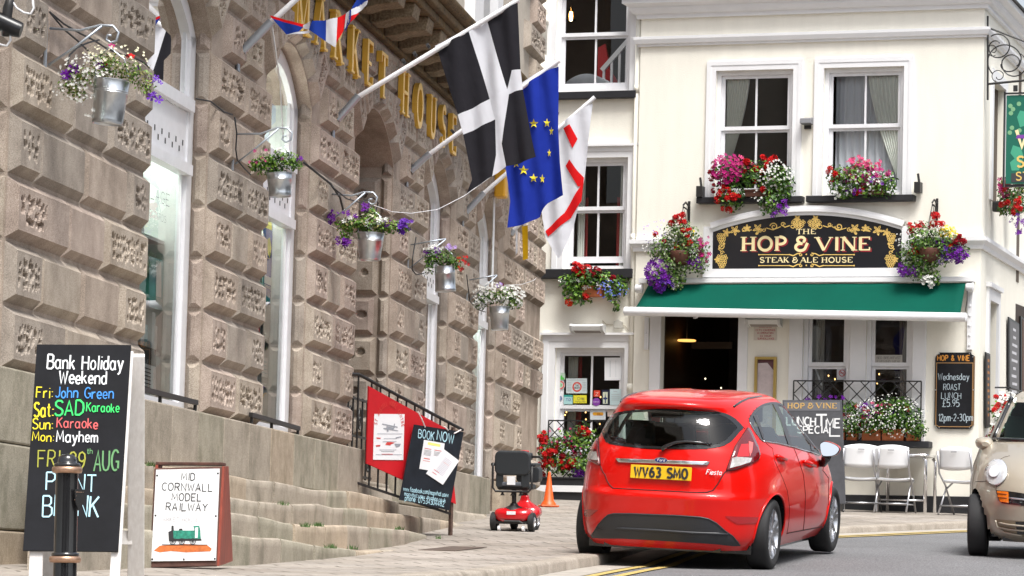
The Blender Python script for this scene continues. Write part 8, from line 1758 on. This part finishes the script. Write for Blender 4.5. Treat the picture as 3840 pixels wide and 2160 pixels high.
# bumper valance, shut lines
VAL = smooth_poly(C_((335, 950), (350, 860), (420, 760), (500, 670), (570, 610), (650, 588), (900, 588), (1600, 615), (1950, 640), (2080, 665), (2200, 730), (2320, 840)) + D_((420, 920), (540, 1070), (200, 1045)) + C_((1500, 1000), (800, 960)), 2)
car.patch(VAL, 'bumper_valance', M['bumper_black'], .008, cuts=4);
car.line(C_((345, 890), (420, 760), (500, 670), (570, 610), (650, 590), (900, 590), (1600, 618), (1950, 642), (2080, 668), (2200, 735), (2320, 845)) + D_((430, 930), (540, 1068)), 'valance_edge', M['bumper_black'], .007, lift=.006)
m = MB(); pts = [car.cast(*p) for p in C_((400, 810), (800, 815), (1300, 840), (1800, 875), (2200, 890), (2380, 900))]; m.tube([h[0] + Vector((0, -.012, 0)) for h in pts], .012, 8); m.build('valance_rib', M['bumper_black'], fc, smooth=True)
car.line(A_((460, 1225), (500, 1320)) + C_((520, 0), (545, 80), (585, 150), (640, 205), (1300, 240), (1900, 270), (2060, 265), (2150, 235), (2220, 140), (2300, 0)) + B_((505, 1310),), 'tailgate_seam', M['seam'], .005)
car.line(B_((0, 345), (300, 372), (500, 420), (650, 500), (745, 600), (800, 655)), 'tailgate_seam', M['seam'], .004); car.line(A_((430, 700), (480, 620), (560, 480), (700, 380)), 'tailgate_seam', M['seam'], .004)
car.line(D_((1250, 885), (1830, 775)), 'sill_seam', M['seam'], .006); car.line(B_((1560, 960), (1600, 1050)) + D_((1500, 0), (1530, 300), (1520, 600), (1500, 830)), 'door_seam', M['seam'], .004)
car.line(B_((1130, 880), (1230, 960), (1260, 1150)) + D_((1190, 60), (1260, 250), (1290, 500), (1280, 700), (1255, 880)), 'door_seam', M['seam'], .003); car.line(B_((2040, 1100), (2010, 1300)) + D_((1880, 50), (1880, 400), (1870, 720)), 'door_seam', M['seam'], .004)
car.line(B_((620, 315), (740, 235), (860, 185), (1000, 160), (1060, 152)), 'roof_seam', M['trim_black'], .010, lift=.002, mirror=True)
# handles
for a, b in (((1280, 1080), (1400, 1130)), ((1700, 1165), (1850, 1225))):
 h0, h1 = car.cast(*B_(a)[0]), car.cast(*B_(b)[0]); m = MB(); p, q = h0[0] + Vector((.022, 0, .0)), h1[0] + Vector((.022, 0, 0)); m.tube([h0[0], p, p.lerp(q, .5) + Vector((.008, 0, 0)), q, h1[0]], [.018, .018, .016, .016, .016], 10); m.build('door_handle', M['car_red'], fc, smooth=True)
# brightwork, plate, badges
cb = A_((708, 1115), (1300, 1135), (1530, 1143), (2160, 1168), (2120, 1222), (1500, 1197), (750, 1172)); car.patch(cb, 'tailgate_bar', M['chrome'], .014, thick=.012)
hc = car.cast(*A_((1415, 1142))[0]); yb = hc[0].y - .020
bd_ = Plane((hc[0].x, yb, hc[0].z), (1, 0, 0), (0, .06, 1))
def ell(rx_, rz_, n=32): return [(rx_ * math.cos(6.283 * k / n), rz_ * math.sin(6.283 * k / n)) for k in range(n)]
m = MB(); m.prism(ell(.058, .024), bd_.o, bd_.ax, bd_.ay, bd_.n, .006); o = m.build('badge', M['chrome'], fc); m = MB(); m.prism(ell(.052, .019), bd_.p(0, 0, .0062), bd_.ax, bd_.ay, bd_.n, .002); m.build('badge_face', mat('badge blue', (.01, .03, .16), .2, coat=1.), o)
m = MB(); write(m, 'Ford', 0, -.008, .020, bd_.p(0, 0, .0085), bd_.ax, bd_.ay, bd_.n, w=.062, wd=.14, align='c', slant=.2); m.build('lettering', M['white'], o)
hp_ = car.cast(*A_((1410, 1335))[0]); pl_ = Plane((hp_[0].x - .0, hp_[0].y - .014, hp_[0].z), (1, 0, 0), (0, .09, 1)); PW, PHh = .26, .0555
m = MB(); m.prism([(-PW, -PHh), (PW, -PHh), (PW, PHh), (-PW, PHh)], pl_.o, pl_.ax, pl_.ay, pl_.n, .006); o = m.build('number_plate', mat('yellow number plate', (.80, .48, .015), .35), fc, bevel=.006)
m = MB(); write(m, 'WV63 SMO', 0, -.038, .076, pl_.p(0, 0, .008), pl_.ax, pl_.ay, pl_.n, w=.45, wd=.25, align='c', gap=1.7); m.build('lettering', M['ink'], o)
m = MB()
for x in (-.115, .125): disc(m, pl_, x, .0, .006, .012, n=10)
m.build('screw', M['steel'], o)
hs_ = car.cast(*B_((320, 1340))[0]); sp_ = Plane((hs_[0].x, hs_[0].y - .008, hs_[0].z), (1, .18, 0), (0, .09, 1)); m = MB(); write(m, 'Fiesta', 0, -.013, .038, sp_.p(0, 0, .006), sp_.ax, sp_.ay, sp_.n, w=.125, wd=.16, align='c', slant=.3); m.build('model_script', M['white'], fc)
# door mirror
mi = empty('door_mirror', (0, 0, 0)); mi.parent = fc
def cmx(x, y, yl):                                     # point of the sight line at car depth yl
 d = (car.Rt @ ray(x, y)); t = (yl - car.o.y) / d.y; return car.o + d * t
YM = 1.62; P = smooth_poly(B_((1965, 910), (1990, 865), (2060, 848), (2200, 895), (2270, 955), (2260, 1010), (2200, 1068), (2090, 1085), (2000, 1060)), 3); Q = [cmx(*p, YM) for p in P]; c = sum(Q, Vector()) / len(Q)
m = MB(); R0_ = [c + (q - c) * 1.0 for q in Q]; R1 = [c + (q - c) * 1.03 + Vector((0, .04, 0)) for q in Q]; R2 = [c + (q - c) * .85 + Vector((0, .13, 0)) for q in Q]; R3 = [c + (q - c) * .4 + Vector((0, .17, 0)) for q in Q]
m.grid([list(r) + [r[0]] for r in (R0_, R1, R2, R3)]); m.face(R3); m.build('shell', M['car_red'], mi, smooth=True)
m = MB(); m.grid([list(r) + [r[0]] for r in (R0_, [c + (q - c) * .90 + Vector((0, .008, 0)) for q in Q])]); m.build('rim', M['trim_black'], mi)
m = MB(); m.face([c + (q - c) * .92 + Vector((0, -.012 + .22 * (q.z - c.z) + .12 * (q.x - c.x), 0)) for q in Q]); m.build('mirror_glass', mat('mirror glass', (.75, .78, .80), .04, metal=1.), mi)
a, b = cmx(*B_((2070, 1075))[0], YM + .05), cmx(*B_((2030, 1190))[0], YM + .12); m = MB(); m.tube([a, a.lerp(b, .5), b, Vector((.72, b.y + .02, b.z))], [.045, .040, .035, .03], 8); m.build('arm', M['trim_black'], mi, smooth=True)
# ================================================================ MOBILITY SCOOTER
sc_ = empty('mobility_scooter', label='red mobility scooter with a black seat parked by the market hall steps', cat='mobility scooter')
sp0 = gnd(1924, 1992); k = sp0.y / FOC; sc_.location = (sp0.x, sp0.y, sp0.z); YAW = math.radians(-13); sc_.rotation_euler = (math.radians(3), 0, YAW); sc_.scale = (.83, .83, .80)
M['scooter_red'] = mat('red scooter plastic', (.50, .008, .012), .22, coat=.6); M['vinyl'] = mat('dark grey vinyl', (.022, .026, .030), .5, bump=.1, bscale=200)
# local: x right, y forward (away), z up
for x in (-.225, .225): wheel(sc_, x, 0, .115, -1 if x < 0 else 1, w=.075, spokes=4, rim_r=.062)
wheel(sc_, .13, .62, .11, 1, w=.07, spokes=4, rim_r=.066); wheel(sc_, -.13, .62, .11, -1, w=.07, spokes=4, rim_r=.066)
for x in (-.145, .145): m = MB(); m.lathe([(.001, -.014), (.03, -.014), (.03, .014), (.001, .014)], (x, -.10, .035), 16, axis='x'); m.build('anti_tip_wheel', M['white'], sc_, auto=40)
tabs = [(.12, .17, -.10, .16), (.16, .215, -.125, .20), (.21, .225, -.125, .20), (.255, .215, -.10, .18), (.28, .17, -.05, .13), (.29, .08, .0, .08)]
b = Body(tabs, .04, 3.5, 3.0, n=48, levels=np.linspace(.12, .29, 20)); m = MB(); m.v = b.v; m.f = b.f; m.m = [0] * len(b.f); m.build('rear_cowl', M['scooter_red'], sc_, smooth=True)
m = MB(); m.box((-.05, -.128, .205), (.055, -.12, .245)); m.build('label_plate', M['paper'], sc_)
m = MB(); m.box((-.19, -.09, .09), (.19, .20, .125)); m.tube([(-.08, -.125, .125), (.10, -.125, .125), (.14, -.11, .10)], .014, 6); m.build('frame', M['iron'], sc_)
m = MB(); m.box((-.16, .15, .10), (.17, .52, .135)); m.build('footboard', M['vinyl'], sc_, bevel=.01)
b = Body([(.13, .15, .42, .80), (.20, .20, .44, .80), (.26, .19, .47, .78), (.31, .12, .52, .72), (.36, .06, .56, .68), (.42, .045, .57, .66)], .6, 3, 3, n=40, levels=np.linspace(.13, .42, 24)); m = MB(); m.v = b.v; m.f = b.f; m.m = [0] * len(b.f); m.build('front_cowl', M['scooter_red'], sc_, smooth=True)
m = MB(); m.tube([(0, .61, .40), (0, .59, .55), (.0, .53, .80), (.0, .50, .92)], [.035, .032, .025, .025], 10); m.tube([(.0, .57, .62), (.05, .56, .60), (.02, .56, .50)], .006, 5); m.build('tiller', M['iron'], sc_, smooth=True)
m = MB(); m.box((-.11, .44, .86), (.11, .54, .95)); m.build('control_panel', M['vinyl'], sc_, bevel=.02)
for s in (-1, 1): m = MB(); m.tube([(s * .08, .48, .90), (s * .20, .46, .90), (s * .25, .40, .88)], .014, 8); m.build('handlebar', M['iron'], sc_, smooth=True)
m = MB(); m.lathe([(.001, .02), (.05, .015), (.055, -.01), (.001, -.02)], (.02, .47, .96), 14); m.build('light', M['scooter_red'], sc_, smooth=True)
m = MB(); m.tube([(0, .03, .27), (0, .03, .50)], .028, 12); m.lathe([(.13, .255), (.10, .29), (.05, .315), (.04, .34)], (0, .03, 0), 18); m.build('seat_post', M['iron'], sc_, smooth=True)
seatx = lambda u, v: (u, v)
m = MB(); m.box((-.20, -.04, .50), (.20, .34, .57)); m.build('seat', M['vinyl'], sc_, bevel=.03)
def rrect(x0, z0, x1, z1, r, n=6):
 P = []
 for cx, cz, a0 in ((x1 - r, z1 - r, 0), (x0 + r, z1 - r, 90), (x0 + r, z0 + r, 180), (x1 - r, z0 + r, 270)): P += [(cx + r * math.cos(math.radians(a0 + 90 * k / n)), cz + r * math.sin(math.radians(a0 + 90 * k / n))) for k in range(n + 1)]
 return P
m = MB(); bk_ = rrect(-.215, .68, .215, .98, .075); m.prism(bk_, (0, -.09, 0), (1, 0, 0), (0, 0, 1), (0, 1, 0), .06); m.build('backrest', M['vinyl'], sc_, bevel=.02)
for x0, x1 in ((-.20, -.115), (.10, .20)): m = MB(); m.prism(rrect(x0, .53, x1, .72, .03), (0, -.075, 0), (1, 0, 0), (0, 0, 1), (0, 1, 0), .045); m.build('back_support', M['vinyl'], sc_, bevel=.012)
m = MB(); m.box((-.19, -.072, .545), (.19, -.03, .60)); m.build('back_support', mat('grey vinyl', (.10, .11, .13), .5), sc_, bevel=.015)
m = MB(); m.box((-.06, -.096, .565), (.04, -.09, .67)); m.build('label', M['paper'], sc_)
m = MB(); m.tube([(-.23, -.08, .83), (-.235, -.085, .78), (-.235, -.08, .53), (-.20, -.08, .485), (.20, -.08, .485), (.235, -.08, .53), (.235, -.085, .78), (.235, .28, .80)], .014, 8); m.build('arm_frame', M['iron'], sc_, smooth=True)
for s in (-1, 1): m = MB(); m.box((s * .235 - .035, -.05, .79), (s * .235 + .035, .26, .83)); m.build('armrest', M['vinyl'], sc_, bevel=.012)
for x in (-.12, .0, .10): m = MB(); m.lathe([(.001, 0), (.03, 0), (.015, .02), (.012, .045)], (x, -.06, .435), 10); m.build('clamp_knob', M['iron'], sc_, smooth=True)
m = MB(); m.prism(rrect(-.13, .60, .15, .80, .05), (.02, .60, -.02), (1, 0, 0), (0, 0, 1), (0, 1, 0), .20); m.build('front_basket', M['vinyl'], sc_, bevel=.01)
# ================================================================ THE BEIGE CAR (oncoming, cut by the picture edge)
M['beige'] = mat('metallic beige car paint', (.43, .38, .30), .32, metal=.3, coat=.8)
cyaw = math.radians(180 - 11); cc = at(3640, 2087, 32.75)
bc = empty('small_car', (cc.x + .80, 33.0, prof(ROAD, 33.0)), (math.radians(-4.2), 0, cyaw), 'beige rounded small car with a round headlamp, coming down the hill at the right edge', 'car')
# local: y forward (towards the camera), front axle at y = 0
BT = [(.16, .68, -3.0, .46, 3.5, 3.2), (.24, .76, -3.02, .58, 3.5, 3.2), (.36, .80, -3.05, .64, 3.5, 3.0), (.50, .825, -3.07, .65, 3.4, 2.9), (.62, .83, -3.08, .62, 3.3, 2.8), (.72, .825, -3.07, .58, 3.2, 2.6), (.80, .81, -3.06, .52, 3.1, 2.5), (.88, .785, -3.05, .40, 3.0, 2.4), (.95, .76, -3.03, .20, 3.0, 2.3), (1.0, .715, -3.0, -.02, 3.0, 2.4), (1.05, .675, -2.98, -.24, 3.0, 2.6), (1.12, .64, -2.95, -.38, 3.0, 3.0), (1.25, .585, -2.9, -.60, 3.0, 3.0), (1.36, .53, -2.8, -.80, 3.0, 3.0), (1.45, .44, -2.55, -1.02, 2.8, 2.8), (1.52, .30, -2.2, -1.35, 2.5, 2.5), (1.54, .12, -1.9, -1.6, 2.2, 2.2)]
bb_ = Body(BT, -1.2, 3.2, 2.8, n=160); beige = Car(bc, bb_)
E_ = lambda *p: zz(p, 3540, 1400, 1.9067)
wsx = smooth_poly([(3775, 1700), (3838, 1530), (3900, 1440), (4060, 1420), (4240, 1440), (4290, 1560), (4300, 1700), (4040, 1712)], 3)
win3 = [beige.cast(*p) for p in wsx]; win_xz = [(h[0].x, h[0].z) for h in win3 if h]
bm = bmesh.new(); vs = [bm.verts.new(v) for v in bb_.v]
for f in bb_.f:
 c = Vector((0, 0, 0))
 for i in f: c += Vector(bb_.v[i])
 c /= len(f)
 if abs(c.x) > .45 and any((c.y - y) ** 2 + (c.z - .29) ** 2 < .33 ** 2 for y in (0, -2.43)): continue
 if c.y > -1.2 and c.z > 1.075 and abs(c.x) < .575 - (c.z - 1.02) * .42 and c.z < 1.40: continue
 if abs(c.x) > .4 and -2.25 < c.y < -1.0 and 1.02 < c.z < 1.38: continue
 bm.faces.new([vs[i] for i in f])
bmesh.ops.delete(bm, geom=[v for v in bm.verts if not v.link_faces], context='VERTS')
for v in bm.verts:
 if v.is_boundary and abs(v.co.x) > .45 and .18 < v.co.z < .75:
  for y in (0, -2.43):
   d = Vector((v.co.y - y, v.co.z - .29))
   if .26 < d.length < .40: d = d.normalized() * .33; v.co.y, v.co.z = y + d.x, .29 + d.y
me = bpy.data.meshes.new('body'); bm.to_mesh(me); bm.free(); me.materials.append(M['beige']); me.polygons.foreach_set('use_smooth', [True] * len(me.polygons)); o = bpy.data.objects.new('body', me); COL.objects.link(o); o.parent = bc
m = MB(); ws = []
for j in range(9):
 row = []
 for i in range(21):
  z = 1.055 + .385 * j / 8; x = (-.62 + 1.24 * i / 20) * (1 - (z - 1.0) * .6); h = bb_.bvh.ray_cast(Vector((x, 3, z)), Vector((0, -1, 0))); row.append((h[0] or Vector((x, -1, z))) + Vector((0, .002, 0)))
 ws.append(row)
m.grid(ws); m.build('windscreen', M['car_glass'], bc, smooth=True)
m = MB(); E0 = [r[0] for r in ws]; E1 = [r[-1] for r in ws]
for q in (E0, E1, ws[0]): m.tube([p + Vector((0, .006, .0)) for p in q], .024, 8)
m.build('windscreen_seal', M['trim_black'], bc, smooth=True)
for s in (-1, 1):
 m = MB(); g = []
 for j in range(7):
  row = []
  for i in range(15):
   z = 1.01 + .38 * j / 6; y = -.98 - 1.3 * i / 14; h = bb_.bvh.ray_cast(Vector((s * 2, y, z)), Vector((-s, 0, 0))); row.append(h[0] + Vector((s * .001, 0, 0)))
  g.append(row)
 m.grid(g); m.build('side_window', M['car_glass'], bc, smooth=True)
m = MB()
for y in (0, -2.43):
 for s in (-1, 1):
  P = [(y + .334 * math.cos(t), .29 + .334 * math.sin(t)) for t in [math.radians(-12 + 204 * k_ / 26) for k_ in range(27)]]; L_ = []
  for p in P: h = bb_.bvh.ray_cast(Vector((s * 2, p[0], max(.2, p[1]))), Vector((-s, 0, 0))); L_.append(abs(h[0].x) - .006 if h[0] else .7)
  m.grid([[(s * .48, *p), (s * x_, *p)] for p, x_ in zip(P, L_)]); m.face([(s * .48, *p) for p in P])
m.box((-.62, -2.7, .17), (.62, -.2, .22)); m.box((-.45, -.199, .17), (.45, .42, .22)); m.build('underbody', M['trim_black'], bc)
m = MB(); m.box((-.62, -2.6, .5), (.62, .0, .56)); m.box((-.56, -.75, .56), (.56, -.45, .93)); m.box((-.55, -1.7, .56), (-.1, -1.5, 1.25)); m.box((.1, -1.7, .56), (.55, -1.5, 1.25)); m.build('cabin', mat('grey green cabin', (.10, .14, .13), .8), bc)
for y in (0, -2.43):
 for s in (-1, 1): wheel(bc, s * .695, y, .285, s, w=.175, rim_r=.19)
# lamp, grille, bumper vent, indicator on the visible side and mirrored
hl = smooth_poly(E_((300, 720), (310, 680), (340, 640), (380, 625), (420, 630), (448, 665), (455, 710), (440, 760), (405, 795), (370, 803), (330, 785), (308, 755)), 2)
o = beige.patch(hl, 'headlamp', mat('headlamp glass', (.66, .68, .70), .12, metal=.25, coat=1., var=.15, scale=14), .020, thick=.01, mirror=True)
beige.line(hl, 'headlamp_rim', M['chrome'], .004, lift=.012, closed=True, mirror=True)
lensc = smooth_poly(E_((345, 700), (370, 675), (400, 680), (412, 710), (395, 745), (360, 750), (342, 730)), 2); beige.patch(lensc, 'headlamp_bulb', mat('headlamp reflector', (.8, .82, .85), .3), .033, o, mirror=True)
gr = E_((372, 836), (480, 845), (700, 880), (1000, 900), (1300, 880), (1300, 960), (1000, 975), (700, 965), (572, 948), (420, 930), (395, 912)); beige.patch(gr, 'grille', M['trim_black'], .004)
beige.patch(E_((384, 842), (465, 850), (468, 926), (408, 918), (392, 885)), 'indicator', mat('orange indicator lens', (.70, .16, .01), .15, coat=1., var=.25, scale=60), .012, mirror=True)
for y0 in (866, 892): beige.line(E_((388, y0 - 6), (466, y0 + 4)), 'indicator_rib', mat('dark orange rib', (.25, .05, .005), .4), .004, lift=.014)
beige.line(E_((470, 893), (572, 905), (800, 925), (1100, 930)), 'grille_bar', M['chrome'], .009, lift=.010)
vn = smooth_poly(E_((368, 1050), (400, 1045), (560, 1058), (700, 1060), (700, 1165), (560, 1165), (440, 1140), (390, 1110)), 2); beige.patch(vn, 'bumper_vent', mat('vent recess beige', (.27, .22, .15), .4, metal=.3), .003); beige.patch(E_((512, 1060), (700, 1066), (700, 1150), (525, 1150)), 'bumper_vent', M['trim_black'], .006)
beige.line(E_((372, 1050), (385, 1095), (430, 1132), (560, 1158)), 'vent_lip', M['beige'], .010, lift=.008)
for y0 in (1068, 1100): beige.line(E_((400, y0), (470, y0 + 12), (580, y0 + 22), (690, y0 + 26)), 'vent_blade', M['beige'], .009, lift=.012)
beige.line(E_((372, 835), (376, 805)), 'bonnet_seam', M['seam'], .004); beige.line(E_((225, 775), (300, 770)), 'wing_seam', mat('beige seam', (.06, .05, .04), .6), .004)
beige.line(E_((375, 630), (430, 600), (470, 590)), 'bonnet_seam', mat('beige seam dark', (.06, .05, .04), .6), .004)
# mirror
mm = empty('door_mirror'); mm.parent = bc
def bmx(x, y, yl): d = beige.Rt @ ray(x, y); t = (yl - beige.o.y) / d.y; return beige.o + d * t
Q = [bmx(*p, -.62) for p in smooth_poly(E_((224, 495), (232, 470), (260, 458), (320, 458), (350, 475), (388, 515), (380, 540), (340, 552), (270, 545), (235, 525)), 3)]; c = sum(Q, Vector()) / len(Q)
m = MB(); m.grid([list(r) + [r[0]] for r in ([c + (q - c) * .35 + Vector((0, .10, 0)) for q in Q], [c + (q - c) * .75 + Vector((0, .075, 0)) for q in Q], [c + (q - c) * .96 + Vector((0, .03, 0)) for q in Q], Q, [c + (q - c) * .96 + Vector((0, -.06, 0)) for q in Q])]); m.face([c + (q - c) * .35 + Vector((0, .10, 0)) for q in Q]); m.face([c + (q - c) * .96 + Vector((0, -.06, 0)) for q in Q]); m.build('shell', M['beige'], mm, smooth=True)
a, b = bmx(*E_((350, 545))[0], -.66), bmx(*E_((400, 560))[0], -.70); m = MB(); m.tube([a, b], .03, 8); m.build('arm', M['trim_black'], mm, smooth=True)
# ================================================================ ADDED UNSEEN HOUSES (put in for glass and car paint to reflect)
M['slate_wall'] = mat('grey rubble stone', (.075, .07, .062), .9, var=.4, scale=3, bump=.3)
def house(x, y, rz, w, d, h, label):
 e = empty('reflection_house', (x, y, prof(ROAD, y) - .3), (0, 0, rz), label, 'house'); m = MB(); m.box((-w / 2, 0, 0), (w / 2, d, h)); m.prism([(-w / 2 - .3, h), (w / 2 + .3, h), (0, h + 2.6)], (0, -.25, 0), (1, 0, 0), (0, 0, 1), (0, 1, 0), d + .5); m.build('wall', M['slate_wall'], e)
 for i in range(int(w / 2.2)):
  for zz_ in (1.2, 4.2):
   u = -w / 2 + 1.1 + 2.2 * i; m = MB(); m.box((u - .5, -.06, zz_), (u + .5, -.001, zz_ + 1.6)); f = m.build('window', M['white_trim'], e); m = MB(); m.box((u - .42, -.075, zz_ + .08), (u + .42, -.061, zz_ + 1.52)); m.build('pane', M['trim_black'], f)
house(15.5, 24, math.radians(-90), 14, 7, 6.5, 'grey stone house added across the street for reflections, outside the picture on the right')
house(17.5, 41, math.radians(-90), 12, 7, 6.8, 'grey stone house added up the street for reflections, outside the picture on the right')
house(2, -14, math.radians(180), 16, 7, 7.5, 'grey stone house added unseen behind the camera for reflections')
house(18, -14, math.radians(190), 12, 7, 7.0, 'second grey stone house added unseen behind the camera for reflections')
house(-14, -14, math.radians(172), 14, 7, 7.0, 'third grey stone house added unseen behind the camera for reflections')
